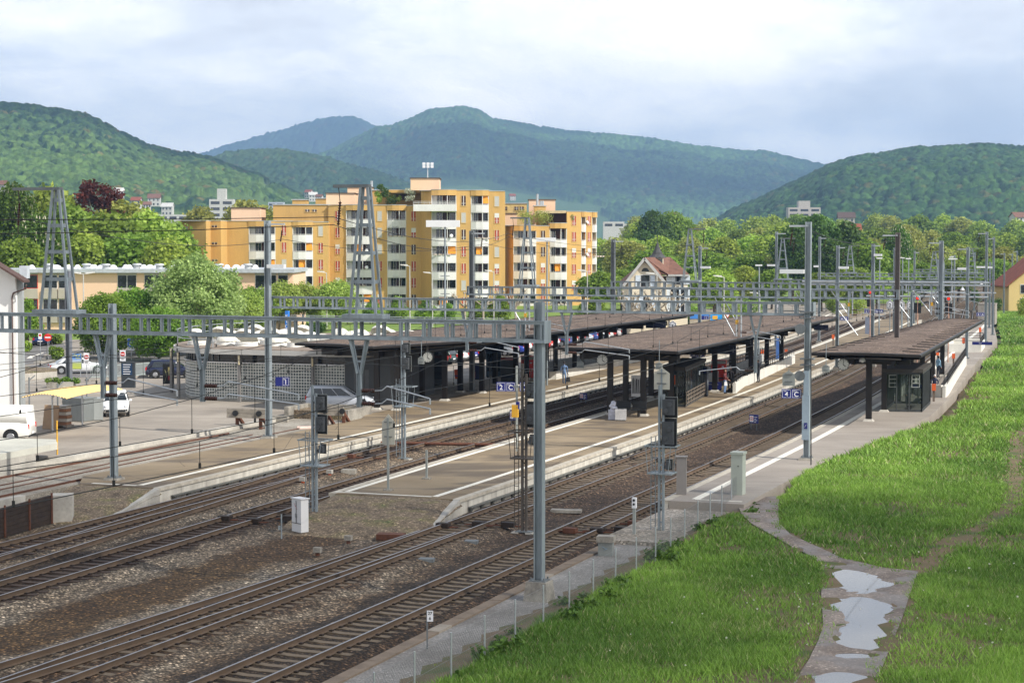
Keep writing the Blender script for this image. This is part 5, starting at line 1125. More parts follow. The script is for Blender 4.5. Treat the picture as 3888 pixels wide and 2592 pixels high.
signal('lattice signal post standing left of the tip of the island platform', 1189, 68.5, -.28, 1462, boards=((.30, .75, .44, .72), (.30, 1.6, .44, .78), (.34, 2.6, .26, .38)))
signal('lattice signal post between the two left tracks, seen from behind', 1529, 90.0, -.28, 1283, boards=((.12, .55, .42, .55), (.15, 1.35, .5, .8)))
signal('brown lattice signal post just left of the tall footed mast', 1989, 68.7, -.28, 1380, rusty=True, boards=((.32, 1.05, .5, .62), (.35, 2.0, .55, 1.0), (.34, 3.0, .26, .4)))
signal('lattice signal post near the fence, in front of the right tracks', 2512, 68.9, -.15, 1462, boards=((.30, .85, .6, .78), (.28, 1.85, .6, 1.15), (.3, 3.05, .24, .4)))
def house_plate(par, x, y, z, w_, h_, mat=None, num=None):
 """five-sided plate seen from its back, or with a number on its face"""
 m = MB(); m.extr([(x - w_ / 2, z), (x + w_ / 2, z), (x + w_ / 2, z + h_ * .74), (x, z + h_), (x - w_ / 2, z + h_ * .74)], 'y', y, y + .03); o = m.build('plate', mat or PALE, par)
 if num:
  k = MB(); k.extr([(x - w_ * .43, z + .05), (x + w_ * .43, z + .05), (x + w_ * .43, z + h_ * .72), (x, z + h_ * .93), (x - w_ * .43, z + h_ * .72)], 'y', y - .012, y - .004); k.build('rim', BLACK, o)
  k = MB(); k.extr([(x - w_ * .36, z + .1), (x + w_ * .36, z + .1), (x + w_ * .36, z + h_ * .70), (x, z + h_ * .86), (x - w_ * .36, z + h_ * .70)], 'y', y - .02, y - .013); k.build('face', SIGNW, o); text(num, h_ * .52, BLACK, o, (x, y - .026, z + h_ * .4), (R(90), 0, 0))
 else:
  for q in (.25, .72): k = MB(); k.box(x - w_ * .3, x + w_ * .3, y - .04, y - .003, z + h_ * q, z + h_ * q + .04); k.build('bracket', STEEL_D, o)
 return o
t_ = px_t(2514, 69.3); r = thing('indicator_plate', 'five-sided pale indicator plate fixed above the signal near the fence', 'indicator plate', W(69.3, t_, py_z(2514, 1478, 69.3)), RZ); house_plate(r, 0, 0, 0, .62, .84); m = MB(); m.box(-.03, .03, -.035, -.004, -.7, .8); m.build('holder', STEEL, r)
def post_plate(label, px, pyb, pyt, zb, pw, ph, double=False):
 g = G(px, pyb, zb); s_ = ST(g.x, g.y)[0]; z1 = A(px, pyt, g.y).z; r = thing('indicator_post', label, 'indicator post', g, RZ, 'indicator posts on the island platform'); hh = z1 - zb
 m = MB(); m.box(-.045, .045, -.03, .03, 0, hh - (.15 if pw else 0)); m.build('post', GREYB, r); m = MB(); m.box(-.18, .18, -.16, .16, -.05, .07); m.build('foot', CONC_D, r)
 if pw: house_plate(r, 0, .032, hh - ph, pw, ph)
 return r
post_plate('grey post with tall five-sided pale plate, seen from behind, at the island platform tip', 1474, 1862, 1572, PZ, .60, 1.32)
post_plate('short bare grey post on the island platform', 1620, 1818, 1708, PZ, 0, 0)
for (px, py, s_, num, lb) in [(2500 + 155 / 2.8, 1237, 150, '1', 'small white five-sided plate with number 1 in front of the green bank'), (3380, 1155, 172, '2', 'small white number 2 plate on a thin post, left of the far signals'), (3423, 1155, 174, '3', 'small white number 3 plate beside the brown canopy post'), (3456, 1156, 176, '3', 'second number 3 plate, the one nearer the red signal'), (2960, 1156, 176, '2', 'white number 2 plate seen through the second ladder beam')]:
 z = py_z(px, py + 18, s_); t_ = px_t(px, s_); r = thing('number_plate', lb, 'number plate', W(s_, t_, PZ - .4), RZ, 'white number plates along the platforms'); m = MB(); m.cyl((0, 0, 0), (0, 0, z - PZ + .45), .04, .04, 6); m.build('post', STEEL, r); house_plate(r, 0, -.06, z - PZ + .4, .62, .85, SIGNW, num)
def hang_plate(label, px, py0, py1, s_, w_px, rod=1.2):
 za, zb = py_z(px, py1, s_), py_z(px, py0, s_); w_ = w_px / F * W(s_, px_t(px, s_)).y; r = thing('indicator_plate', label, 'indicator plate', W(s_, px_t(px, s_), za), RZ, 'pale plates hung on rods'); house_plate(r, 0, 0, 0, w_, zb - za, GREYB)
 m = MB(); m.cyl((0, .06, (zb - za) * .2), (0, .06, zb - za + rod), .02, .02, 6); m.build('rod', STEEL, r); return r
hang_plate('large pale five-sided plate hung left of the 4 C post', 2997, 1406, 1464, 92.5, 48, .1); hang_plate('small pale plate on a rod in front of the right-hand clock', 3138, 1383, 1412, 108, 29); hang_plate('small pale plate on a rod before the island shelter', 2503, 1374, 1402, 100, 28); hang_plate('small pale plate on a rod behind the man in blue', 2204, 1368, 1397, 118, 28); hang_plate('small pale plate below the round clock of the left canopy', 1598, 1352, 1382, 97, 26)
m = MB(); z_ = 5.4
for (px, py, pyb, s_, lb) in [(3300 + 707 / 3.825, 1132, 1208, 172, 'left of the two far signals showing a red light'), (3300 + 1158 / 3.825, 1134, 1212, 170, 'right of the two far signals showing a red light'), (3305, 1110, 1190, 176, 'far signal with a red light partly hidden by the second ladder beam')]:
 t_ = px_t(px, s_); z = py_z(px, py, s_); zb = py_z(px, pyb, s_); r = thing('light_signal', lb, 'railway signal', W(s_, t_, min(zb, .2)), RZ, 'far signals showing red'); z -= r.location.z
 m = MB(); m.cyl((0, 0, 0), (0, 0, z), .06, .06, 8); m.build('post', M('red_white_post', (.5, .3, .22), .6, 0, .6, 1.), r); m = MB(); m.cyl((0, -.05, z), (0, .05, z), .23, .23, 16); hd = m.build('disc', BLACK, r); m = MB(); m.cyl((0, -.09, z), (0, -.055, z), .24, .24, 16); m.cyl((0, -.11, z), (0, -.09, z), .21, .21, 16); hd2 = m.build('rim', SIGNW, hd)
 m = MB(); m.cyl((0, -.14, z), (0, -.112, z), .19, .19, 16); m.build('face', BLACK, hd); RL = bpy.data.materials.get('red_signal_light') or M('red_signal_light', (1., .025, .01), .4, emit=1.2); m = MB(); m.cyl((0, -.17, z), (0, -.142, z), .11, .11, 12); m.build('lamp', RL, hd)
 m = MB(); m.box(-.32, .32, -.05, .1, z - 1.35, z - .42); m.build('lower_board', BLACK, r)
# ======== blue platform signs
def blue_sign(label, px, py, s_, words, cell=.48, hh=.48, on=None, side=1, arm=True, rz=None, blank=False, cat='platform sign', pole=None):
 """row of framed cells; words: list of (small, big)"""
 t_ = px_t(px, s_); z = py_z(px, py, s_); r = thing('platform_sign', label, cat, W(s_, t_, z), RZ * .35 if rz is None else rz, 'blue platform number signs'); n = len(words) + (1 if blank else 0); wd = n * cell
 m = MB(); m.box(-wd / 2, wd / 2, -.03, .03, -hh / 2, hh / 2); p = m.build('panel', SIGNB, r)
 for i, (sm, bg) in enumerate(words):
  x = -wd / 2 + cell * (i + .5 + (1 if blank else 0)); a, b = cell * .42, hh * .42; m = MB()
  for (x0, x1, z0, z1) in ((x - a, x + a, b - .014, b), (x - a, x + a, -b, -b + .014), (x - a, x - a + .014, -b + .014, b - .014), (x + a - .014, x + a, -b + .014, b - .014)): m.box(x0, x1, -.036, -.031, z0, z1)
  m.build('frame_line', SIGNW, p)
  if sm: text(sm, hh * .15, SIGNW, p, (x - cell * .16, -.038, hh * .26), (R(90), 0, 0))
  if bg: text(bg, hh * .72, SIGNW, p, (x, -.038, -hh * .08), (R(90), 0, 0))
 if pole:
  zp = pole - z; m = MB(); m.box(wd / 2 + .02, wd / 2 + .12, -.05, .05, PZ - z, zp); m.build('pole', GREYB, r)
 else: m = MB(); m.box(*( (wd / 2, wd / 2 + .35) if side > 0 else (-wd / 2 - .35, -wd / 2)), -.02, .02, -.05, .05); m.build('holder', STEEL_D, r)
 return r
blue_sign('blue sign with white number 1, half of it blank, on the tall first-platform post', 1070, 1448, 87.2, [('Gleis', '1')], .37, .47, side=-1, blank=True)
r = blue_sign('blue sign reading 2 C on a grey pole at the island platform edge', 1921, 1468, 89.4, [('Gleis', '2'), ('Sektor', 'C')], .49, .48, pole=py_z(1965, 1390, 89.4))
blue_sign('blue sign behind the brown signal post, mostly hidden, reading C 3', 2010, 1468, 89.4, [('Sektor', 'C'), ('Gleis', '3')], .49, .48, side=-1)
m = MB(); m.box(-.08, .08, -.05, .05, -.18, .18); o = m.build('letter_plate', SIGNB, loc=W(89.3, px_t(1966, 89.3), py_z(1966, 1538, 89.3)), rz=RZ); tag(o, 'tiny blue plate with white letters on the pole of the 2 C sign', 'sign plate')
m = MB(); m.box(-.17, .17, -.05, .05, -.32, .32); o = m.build('validator_box', YEL, loc=W(89.3, px_t(1956, 89.3) , py_z(1956, 1560, 89.3)), rz=RZ); tag(o, 'yellow ticket box on the pole of the 2 C sign', 'ticket box')
blue_sign('blue sign reading 4 C on the post beside the meadow', 3008, 1494, 90.9, [('Gleis', '4'), ('Sektor', 'C')], .48, .46, side=1)
blue_sign('dark blue sign reading B 3 under the middle canopy', 2650, 1342, 118, [('Sektor', 'B'), ('Gleis', '3')], .48, .44, side=1)
blue_sign('small blue sign reading 4 A at the far end of the right platform', 3724, 1193, 196, [('', '4'), ('', 'A')], .42, .40)
blue_sign('distant blue sign reading 2 A in front of the grassy bank', 3298, 1181, 185, [('', '2'), ('', 'A')], .42, .4)
blue_sign('distant blue sign reading A 3, right of the 2 A sign', 3338, 1181, 185, [('', 'A'), ('', '3')], .42, .4)
blue_sign('distant blue sign reading A 2 beside the lattice-footed post', 3206, 1209, 178, [('', 'A'), ('', '2')], .42, .4)
blue_sign('small blue sign reading 1 before the beige container', 2673, 1206, 190, [('', '1')], .5, .4, blank=True)
def plain_board(label, px, py, s_, w_, h_, mat, lines=(), name='information_board', post=None, cat='information board', rz=None, grp=None, zb=None, sc=.1):
 z = py_z(px, py, s_); r = thing(name, label, cat, W(s_, px_t(px, s_), z - h_ / 2), RZ if rz is None else rz, grp); m = MB(); m.box(-w_ / 2, w_ / 2, -.04, .04, 0, h_); p = m.build('panel', mat, r)
 for i, (tx, x, zz, s2, mt) in enumerate(lines): text(tx, s2, mt, p, (x, -.046, zz), (R(90), 0, 0))
 if post is not None:
  for q in (-w_ * .3, w_ * .3): m = MB(); m.box(q - .03, q + .03, -.03, .03, (post - (z - h_ / 2)), -.001); m.build('leg', STEEL_D, r)
 return r
DBLUE = M('display_dark_blue', (.006, .008, .025), .3); GTXT = M('dim_grey_text', (.16, .17, .2), .6)
def hang(r, top, dx):
 for q in (-dx, dx): m = MB(); m.box(q - .03, q + .03, -.03, .03, .0, top); m.build('hanger', DARK, r)
plain_board('large dark departure display hanging under the right side of the middle canopy', 2742, 1327, 124, 1.95, .6, DBLUE, [('3', .8, .4, .18, GTXT), ('B', .8, .18, .16, GTXT), ('nach', -.75, .42, .12, GTXT)])
plain_board('large dark departure display hanging at the far end of the left canopy', 2491, 1234, 152, 1.75, .52, DBLUE, [('1', .7, .3, .2, GTXT)])
plain_board('dark blue departure display hanging under the left canopy near the red machine', 1850, 1322, 128, 2.6, .52, DBLUE, [('1', 1.0, .28, .2, GTXT)])
plain_board('dark departure display at the far end of the middle canopy', 3119, 1243, 152, 1.2, .45, DBLUE)
def warn_sign(label, px, pyt, pyb, zg, ww=.62):
 g = G(px, pyb, zg); s_ = ST(g.x, g.y)[0]; zt = A(px, pyt, g.y).z - zg; r = thing('warning_sign', label, 'warning sign', g, R(-38), 'blue signs forbidding crossing the tracks'); m = MB(); m.box(-ww / 2, ww / 2, -.03, .03, .42, zt); p = m.build('panel', SIGNB, r)
 m = MB(); m.box(-ww / 2 + .04, -ww / 2 + .30, -.038, -.032, .5, zt - .08); m.build('pictogram_field', SIGNW, p); m = MB(); m.cyl((-ww / 2 + .17, -.045, .42 + (zt - .42) * .5), (-ww / 2 + .17, -.039, .42 + (zt - .42) * .5), .12, .12, 14); m.build('red_ring', RED, p)
 m = MB(); m.cyl((-ww / 2 + .17, -.052, .42 + (zt - .42) * .5), (-ww / 2 + .17, -.046, .42 + (zt - .42) * .5), .085, .085, 14); m.build('white_disc', SIGNW, p); m = MB(); m.box(-ww / 2 + .15, -ww / 2 + .19, -.058, -.053, .42 + (zt - .42) * .42, .42 + (zt - .42) * .58); m.build('figure', BLACK, p)
 for i in range(4): m = MB(); z = zt - .14 - i * (zt - .5) * .22; m.box(-ww / 2 + .36, ww / 2 - .06 - .08 * (i % 2), -.038, -.032, z - .03, z); m.build('text_line', SIGNW, p)
 for q in (-.2, .2): m = MB(); m.box(q - .02, q + .02, -.02, .02, 0, .42); m.build('leg', STEEL_D, r)
warn_sign('blue warning sign between the tracks beside the left end of the middle canopy', 2215, 1491, 1538, -.3); warn_sign('blue warning sign behind the brown signal post, partly hidden', 1951, 1556, 1620, -.3); warn_sign('blue warning sign between the two right tracks', 2862, 1573, 1632, -.3)
# ======== clocks
def clock(label, px, py, s_, d=.92, rod=True):
 z = py_z(px, py, s_); r = thing('platform_clock', label, 'clock', W(s_, px_t(px, s_), z), RZ * .6, 'round platform clocks'); m = MB(); m.cyl((0, -.1, 0), (0, .1, 0), d / 2, d / 2, 24); m.build('case', BLACK, r)
 m = MB(); m.cyl((0, -.11, 0), (0, -.101, 0), d * .46, d * .46, 24); f = m.build('dial', M('clock_dial', (.42, .42, .38), .5), r)
 for k in range(12): a = k * math.pi / 6; m = MB(); m.beam((math.sin(a) * d * .36, -.116, math.cos(a) * d * .36), (math.sin(a) * d * .44, -.116, math.cos(a) * d * .44), .03, .006, up=(0, 1, 0)); m.build('hour_mark', BLACK, f)
 for a, l_, w_ in ((R(10), .40, .03), (R(128), .27, .045)): m = MB(); m.beam((0, -.124, 0), (math.sin(a) * d * l_, -.124, math.cos(a) * d * l_), w_, .008, up=(0, 1, 0)); m.build('hand', BLACK, f)
 if rod: m = MB(); m.box(-.03, .03, -.03, .03, d / 2, d / 2 + .35); m.build('hanger', DARK, r)
clock('round clock under the near corner of the right-hand canopy', 3204, 1383, 108.6, .70); clock('round clock under the near corner of the middle canopy', 2288, 1366, 108, .70); clock('round clock in the shade of the left canopy', 1624, 1356, 106.5, .66)
def soffit_lamp(label, px, py, s_):
 z = py_z(px, py, s_); r = thing('bell_lamp', label, 'lamp', W(s_, px_t(px, s_), z), 0, 'white bell lamps'); m = MB(); m.lathe((0, 0, 0), [(.2, -.16), (.17, -.02), (.06, .08), (.05, .2)], 14); m.build('shade', SIGNW, r); m = MB(); m.ell((0, 0, -.12), .1, .1, .1, 10, 6); m.build('bulb', SIGNW, r); return r
soffit_lamp('small white lamp under the near edge of the right-hand canopy', 3277, 1362, 109.2); soffit_lamp('white bell lamp on the far right post', 3655, 1095, 176); soffit_lamp('white bell lamp on the tallest far right post', 3726, 1078, 206); soffit_lamp('small white lamp under the near tip of the left canopy', 1388, 1330, 107.5)
def tlight(label, px, py, s_, wpx, name='platform_light', pyb=None):
 z = py_z(px, py, s_); yy = W(s_, px_t(px, s_)).y; w_ = wpx / F * yy; r = thing(name, label, 'platform light', W(s_, px_t(px, s_), PZ), RZ * .3, 'T-shaped platform lights'); m = MB(); m.cyl((0, 0, 0), (0, 0, z - PZ - .1), .075, .06, 8); m.build('pole', STEEL, r)
 lampbox(r, -w_ * .56, w_ * .44, z - PZ, w_ * .2, 0.); 
 for q in (-.4, -1.6): m = MB(); m.box(-.32, .32, -.02, .02, z - PZ - 3.2 + q, z - PZ - 3.15 + q); m.build('step_iron', STEEL_D, r)
tlight('large T-shaped platform light in front of the tallest apartment block', 1690, 849, 118, 128); tlight('T-shaped platform light in front of the roof terrace block', 2077, 910, 132, 76)
for (px, py, s_, w_, lb) in [(3339, 980, 205, 22, 'left of the brown canopy post'), (3449, 982, 215, 20, 'between the brown canopy post and the far grey post'), (3426, 979, 225, 16, 'half hidden beside the brown canopy post'), (3612, 983, 235, 22, 'left one of the two close together'), (3624, 983, 240, 20, 'right one of the two close together'), (3612, 976, 260, 16, 'smallest, just above the two close together'), (2882, 1007, 176, 26, 'standing before the light green trees in the middle'), (3582, 981, 250, 10, 'touching the far grey canopy post')]: tlight('distant T-shaped platform light, %s' % lb, px, py, s_, w_)
# -------- foliage helpers
def leaf_mat(name, tr=.45):
 t = NT(name); a = t.n('ShaderNodeAttribute'); a.attribute_name = 'tint'; oi = t.n('ShaderNodeObjectInfo')
 hs = t.n('ShaderNodeHueSaturation'); t.set(hs, 'Color', a.outputs['Color']); t.set(hs, 'Hue', t.math('ADD', .485, t.math('MULTIPLY', oi.outputs['Random'], .03))); t.set(hs, 'Value', t.math('ADD', .92, t.math('MULTIPLY', oi.outputs['Random'], .38)))
 c = hs.outputs[0]; t.fin(c, .55, 0, .3); tl_ = t.n('ShaderNodeBsdfTranslucent'); t.t.links.new(c, tl_.inputs[0]); mx = t.n('ShaderNodeMixShader'); mx.inputs[0].default_value = tr
 o = t.t.nodes['Material Output']; t.t.links.new(t.b.outputs[0], mx.inputs[1]); t.t.links.new(tl_.outputs[0], mx.inputs[2]); t.t.links.new(mx.outputs[0], o.inputs[0]); return t.mat
LEAF = leaf_mat('leaves'); BARK = M('bark', (.11, .085, .06), .95, 0, .35, 3., .4, 12.); BARKP = M('pale_bark', (.38, .33, .25), .9, 0, .35, 3., .3, 8.)
def leaves(centers, radii, n, size, colA, colB, seed, flat=.0, shell=.35, core=True):
 """leaf quads spread through a set of ellipsoidal clumps. centers (k,3), radii (k,3)"""
 g = np.random.default_rng(seed); k = len(centers); vol = np.prod(radii, 1) ** .67; idx = g.choice(k, n, p=vol / vol.sum())
 d = g.normal(size=(n, 3)); d /= np.linalg.norm(d, axis=1)[:, None]; r = 1 - shell * g.random(n) ** 1.5; r = np.where(g.random(n) < .12, r * g.random(n), r) * (1 + .12 * g.normal(size=n))
 P_ = centers[idx] + d * radii[idx] * r[:, None]
 nn = d * .8 + g.normal(size=(n, 3)) * .8; nn[:, 2] += .35; nn /= np.linalg.norm(nn, axis=1)[:, None]; u = np.cross(nn, g.normal(size=(n, 3))); u /= np.linalg.norm(u, axis=1)[:, None]; v = np.cross(nn, u)
 s = size * (.6 + .8 * g.random(n))[:, None]; a = P_ - u * s * .5; b = P_ + v * s * .35; c = P_ + u * s * .5; e = P_ - v * s * .35
 V = np.stack([a, e, c, b], 1).reshape(-1, 3); Fa = np.arange(4 * n).reshape(n, 4)
 cl = g.random(k)[idx]; mixf = np.clip(.45 * cl + .55 * g.random(n) + .0, 0, 1)[:, None]; col = np.array(colA) + (np.array(colB) - np.array(colA)) * mixf; col = col * (.75 + .5 * g.random(n))[:, None]
 col4 = np.concatenate([np.repeat(col, 4, 0), np.ones((4 * n, 1))], 1); return V, Fa, col4
LEAF0 = LEAF
# ======== vehicles
CLR = M('head_lamp_glass', (.55, .57, .6), .15); RLT = M('tail_lamp_red', (.5, .01, .008), .25); RIM = M('alloy_rim', (.42, .43, .45), .35, .6, .1)
CAB = dict(hatch=(-.47, -.38, .06, .25), wagon=(-.485, -.43, .03, .22), sedan=(-.38, -.22, .04, .23), van=(-.492, -.475, .30, .43))
PAINTS = {}
def paint(col):
 if col not in PAINTS: PAINTS[col] = M('car_paint_%d' % len(PAINTS), col, .22, .15 if max(col) - min(col) < .05 and .2 < col[0] < .6 else 0, .03, .5, spec=.6)
 return PAINTS[col]
def loft(mb, secs, m=0):
 n = len(secs[0]); vs = [p for s_ in secs for p in s_]; fs = [(i * n + j, i * n + (j + 1) % n, (i + 1) * n + (j + 1) % n, (i + 1) * n + j) for i in range(len(secs) - 1) for j in range(n)]
 return mb.add(vs, fs + [tuple(range(n))[::-1], tuple(range((len(secs) - 1) * n, len(secs) * n))], m, True)
def car(label, loc, rz, col, kind='hatch', L_=4.1, Wd=1.72, Hh=1.48, group=None, plate=True):
 r = thing('parked_car' if kind != 'van' else 'parked_van', label, 'car' if kind != 'van' else 'van', loc, rz, group); P_ = paint(col); k = Hh / 1.45; b = MB(); w2 = Wd / 2
 st = [(-.50, .40, .60, .86), (-.485, .28, .80, .94), (-.40, .22, .87, .985), (-.2, .20, .90, 1.), (.1, .20, .89, 1.), (.27, .20, .86, .995), (.39, .22, .78, .97), (.47, .26, .64, .90), (.50, .36, .50, .80)] if kind != 'van' else [(-.50, .40, .9, .93), (-.49, .3, 1.1, .97), (-.3, .24, 1.12, 1.), (0, .24, 1.12, 1.), (.3, .24, 1.1, 1.), (.42, .26, 1.0, .98), (.48, .3, .8, .93), (.50, .4, .6, .86)]
 kk = k if kind != 'van' else 1.
 loft(b, [[(x * L_, -w * w2 * .9, zb * kk), (x * L_, w * w2 * .9, zb * kk), (x * L_, w * w2, (zb + .12) * kk), (x * L_, w * w2, (zt - .16) * kk), (x * L_, w * w2 * .94, (zt - .03) * kk), (x * L_, w * w2 * .7, zt * kk), (x * L_, 0, (zt + .03) * kk), (x * L_, -w * w2 * .7, zt * kk), (x * L_, -w * w2 * .94, (zt - .03) * kk), (x * L_, -w * w2, (zt - .16) * kk), (x * L_, -w * w2, (zb + .12) * kk)] for x, zb, zt, w in st])
 x0, x1, x2, x3 = [q * L_ for q in CAB[kind]]; zb = (.86 if kind != 'van' else 1.05) * kk; zt = Hh; yb, yt = w2 * .93, w2 * (.74 if kind != 'van' else .88); q = .04
 def ring(x, z, f): y = yb + (yt - yb) * f; return [(x, -yb, zb - .05), (x, yb, zb - .05), (x, y, z - .05), (x, y * .86, z), (x, 0, z + .02), (x, -y * .86, z), (x, -y, z - .05)]
 loft(b, [ring(x0, zb + .05, .0), ring(x1, zt - .02, 1), ring((x1 + x2) / 2, zt, 1), ring(x2, zt - .03, 1), ring(x3, zb + .05, 0)])
 b.build('body', P_, r)
 g = MB(); o = .012
 def pt(x, f, sgn):   # point on the cabin side
  z = zb + .02 + (zt - .12 - zb) * f; y = yb + (yt - yb) * (f * .93 + .02); return (x, sgn * (y + o), z)
 fr = lambda f, a, c: a + (c - a) * f
 wins = [(.10, .34), (.36, .64), (.66, .92)] if kind == 'wagon' else ([(.12, .50), (.53, .92)] if kind != 'van' else [(.80, .97)])
 for sg in (-1, 1):
  for a, c in wins:
   lb0, lt0 = x0 + (x3 - x0) * a, x1 + (x2 - x1) * a; lb1, lt1 = x0 + (x3 - x0) * c, x1 + (x2 - x1) * c; v = [pt(lb0, 0, sg), pt(lb1, 0, sg), pt(fr(.9, lb1, lt1), .92, sg), pt(fr(.9, lb0, lt0), .92, sg)]; g.add(v, [(0, 1, 2, 3) if sg < 0 else (3, 2, 1, 0)])
 for (xa, xb, sgn) in ((x3, x2, 1), (x0, x1, -1)):
  if kind == 'van' and sgn < 0: continue
  v = [(fr(.06, xa, xb) + sgn * .03, -yb * .9, zb + .08), (fr(.06, xa, xb) + sgn * .03, yb * .9, zb + .08), (fr(.9, xa, xb) + sgn * .035, yt * .88, zt - .1), (fr(.9, xa, xb) + sgn * .035, -yt * .88, zt - .1)]; g.add(v, [(0, 1, 2, 3) if sgn > 0 else (3, 2, 1, 0)])
 g.build('windows', CARGL, r)
 rw = .31 if kind != 'van' else .34; wx = (-.31 * L_, .32 * L_)
 for x in wx:
  for sg in (-1, 1):
   y1 = sg * (w2 + .006); a = MB(); a.cyl((x, y1 - sg * .2, rw + .03), (x, y1, rw + .03), rw + .075, rw + .075, 20); a.build('wheel_arch', BLACK, r)
   t = MB(); t.cyl((x, y1 - sg * .18, rw), (x, y1 + sg * .008, rw), rw, rw, 20); t = t.build('wheel', TYRE, r); m = MB(); m.cyl((x, y1, rw), (x, y1 + sg * .016, rw), rw * .66, rw * .6, 12); m.build('rim', RIM, t)
 zl = (.62 if kind != 'van' else .75) * kk
 for sg in (-1, 1):
  m = MB(); m.ell((.455 * L_, sg * w2 * .72, zl + .0), .14, .15, .09, 10, 6); m.build('headlight', CLR, r)
  m = MB(); m.box(-.502 * L_, -.475 * L_, sg * w2 * .80 - .09, sg * w2 * .80 + .09, zl + .0, zl + (.26 if kind in ('hatch', 'wagon', 'van') else .15)); m.build('tail_light', RLT, r)
  m = MB(); m.ell((x3 - .22, sg * (w2 + .07), zb + .06), .06, .10, .07, 8, 6); m.build('mirror', P_, r)
 m = MB(); m.box(.44 * L_, .503 * L_, -w2 * .72, w2 * .72, .30 * kk, .42 * kk); m.build('grille', BLACK, r); m = MB(); m.box(-.503 * L_, -.46 * L_, -w2 * .78, w2 * .78, .32 * kk, .42 * kk); m.build('bumper', BLACK, r)
 if plate:
  for x in (.506 * L_, -.506 * L_ - .01): m = MB(); m.box(x, x + .008, -.24, .24, .46, .57); m.build('number_plate', SIGNW, r)
 return r
WH = (.78, .78, .76); SV = (.42, .44, .46); g = G(419, 1583, PZ); car('small white hatchback facing the viewer beside the yellow bin shelter', g + Vector((0, 1.7, 0)), R(-79), WH, 'hatch', 3.6, 1.63, 1.49)
g = G(1292, 1556, PZ); car('silver estate car parked sideways in front of the glass block wall', g + Vector((0, .9, 0)), R(-3), (.50, .53, .58), 'wagon', 4.45, 1.76, 1.5)
g = G(20, 1682, PZ); car('white panel van at the left edge behind the concrete loading ramp', g + Vector((-1.2, .8, 0)), R(180), (.82, .81, .76), 'van', 4.9, 1.85, 1.95)
g = G(160, 1310, PZ); car('dark blue car parked by the hedge behind the no-entry signs', g, R(98), (.02, .04, .14), 'hatch', 3.8, 1.68, 1.45)
g = G(285, 1420, PZ); car('white saloon half hidden behind the blue and yellow poster', g + Vector((0, 1, 0)), R(20), (.68, .69, .70), 'sedan', 4.6, 1.78, 1.43)
g = G(645, 1436, PZ); car('dark blue car behind the thin column at the round end of the station', g + Vector((0, .8, 0)), R(8), (.015, .02, .05), 'hatch', 4.0, 1.7, 1.45)
cols = [((.20, .21, .21), 'dark grey', 'wagon'), (SV, 'silver', 'wagon'), ((.25, .24, .22), 'grey-beige', 'wagon'), ((.60, .02, .015), 'bright red', 'hatch'), ((.02, .05, .045), 'dark green', 'wagon'), (WH, 'white', 'hatch'), ((.02, .04, .28), 'blue', 'hatch'), ((.02, .02, .025), 'black', 'sedan'), ((.45, .46, .48), 'light silver', 'hatch'), ((.30, .32, .34), 'grey', 'wagon'), ((.03, .07, .42), 'bright blue', 'hatch'), ((.76, .76, .76), 'clean white', 'wagon'), ((.74, .75, .74), 'white boxy', 'van'), ((.5, .05, .04), 'dull red', 'hatch'), ((.70, .70, .72), 'pearl white', 'hatch'), ((.03, .05, .16), 'navy', 'wagon'), ((.65, .64, .58), 'cream', 'hatch'), ((.12, .12, .13), 'charcoal', 'sedan'), ((.48, .53, .58), 'pale blue silver', 'sedan'), ((.05, .09, .30), 'mid blue', 'hatch'), ((.72, .73, .72), 'white', 'hatch'), ((.45, .03, .03), 'dark red', 'hatch'), ((.7, .71, .71), 'off-white', 'wagon'), ((.04, .07, .06), 'dark', 'hatch'), ((.5, .10, .08), 'faded red', 'hatch')]
ORD = 'first second third fourth fifth sixth seventh eighth ninth tenth eleventh twelfth thirteenth fourteenth fifteenth sixteenth seventeenth eighteenth nineteenth twentieth twenty-first twenty-second twenty-third twenty-fourth twenty-fifth'.split()
for i, (c_, nm, kd) in enumerate(cols):
 s_ = 140.5 + 2.75 * i; car('%s car, %s from the near end of the row behind the left canopy' % (nm, ORD[i]), W(s_, -63.8 + random.uniform(-.35, .35), PZ), RZ + R(180) + R(random.uniform(-3, 3)), c_, kd, random.uniform(3.8, 4.4), 1.7, 1.47 if kd != 'van' else 1.9, 'cars parked in a row behind the left canopy', plate=i < 14)
# ======== platform walls, railings, shelters
WWALL = M('white_wall', (.66, .64, .58), .85, 0, .12, .8, streak=True)
def wall_run(name, label, pts, h, th=.22, rail=True, cat='wall', mat=None, z0=PZ, rail_h=.85, grp=None):
 o_ = W(pts[0][0], pts[0][1], z0); r = thing(name, label, cat, o_, 0, grp)
 for (a, b), (c, d) in zip(pts, pts[1:]):
  p = W(a, b, 0) - Vector((o_.x, o_.y, 0)); q = W(c, d, 0) - Vector((o_.x, o_.y, 0)); m = MB(); m.beam(p + Vector((0, 0, h / 2)), q + Vector((0, 0, h / 2)), th, h); m.build('wall', mat or WWALL, r)
  if rail:
   m = MB()
   for z in (h + rail_h, h + rail_h * .55): m.cyl(p + Vector((0, 0, z)), q + Vector((0, 0, z)), .025, .025, 6)
   m.build('handrail', DARK, r); n = max(1, int((q - p).length / 1.3))
   for i in range(n + 1): m = MB(); e = p.lerp(q, i / n); m.box(e.x - .02, e.x + .02, e.y - .02, e.y + .02, h, h + rail_h); m.build('rail_post', DARK, r)
 return r
wall_run('ramp_wall', 'long low white ramp wall with dark handrail on the first platform', [(137.6, -48.6), (137.8, -47.95), (172, -48.4)], .62, rail=False)
wall_run('ramp_rail', 'grey railing and lower wall behind the long ramp wall of the first platform', [(138.2, -50.6), (172, -51.2)], .95, mat=M('grey_ramp_wall', (.28, .29, .29), .8))
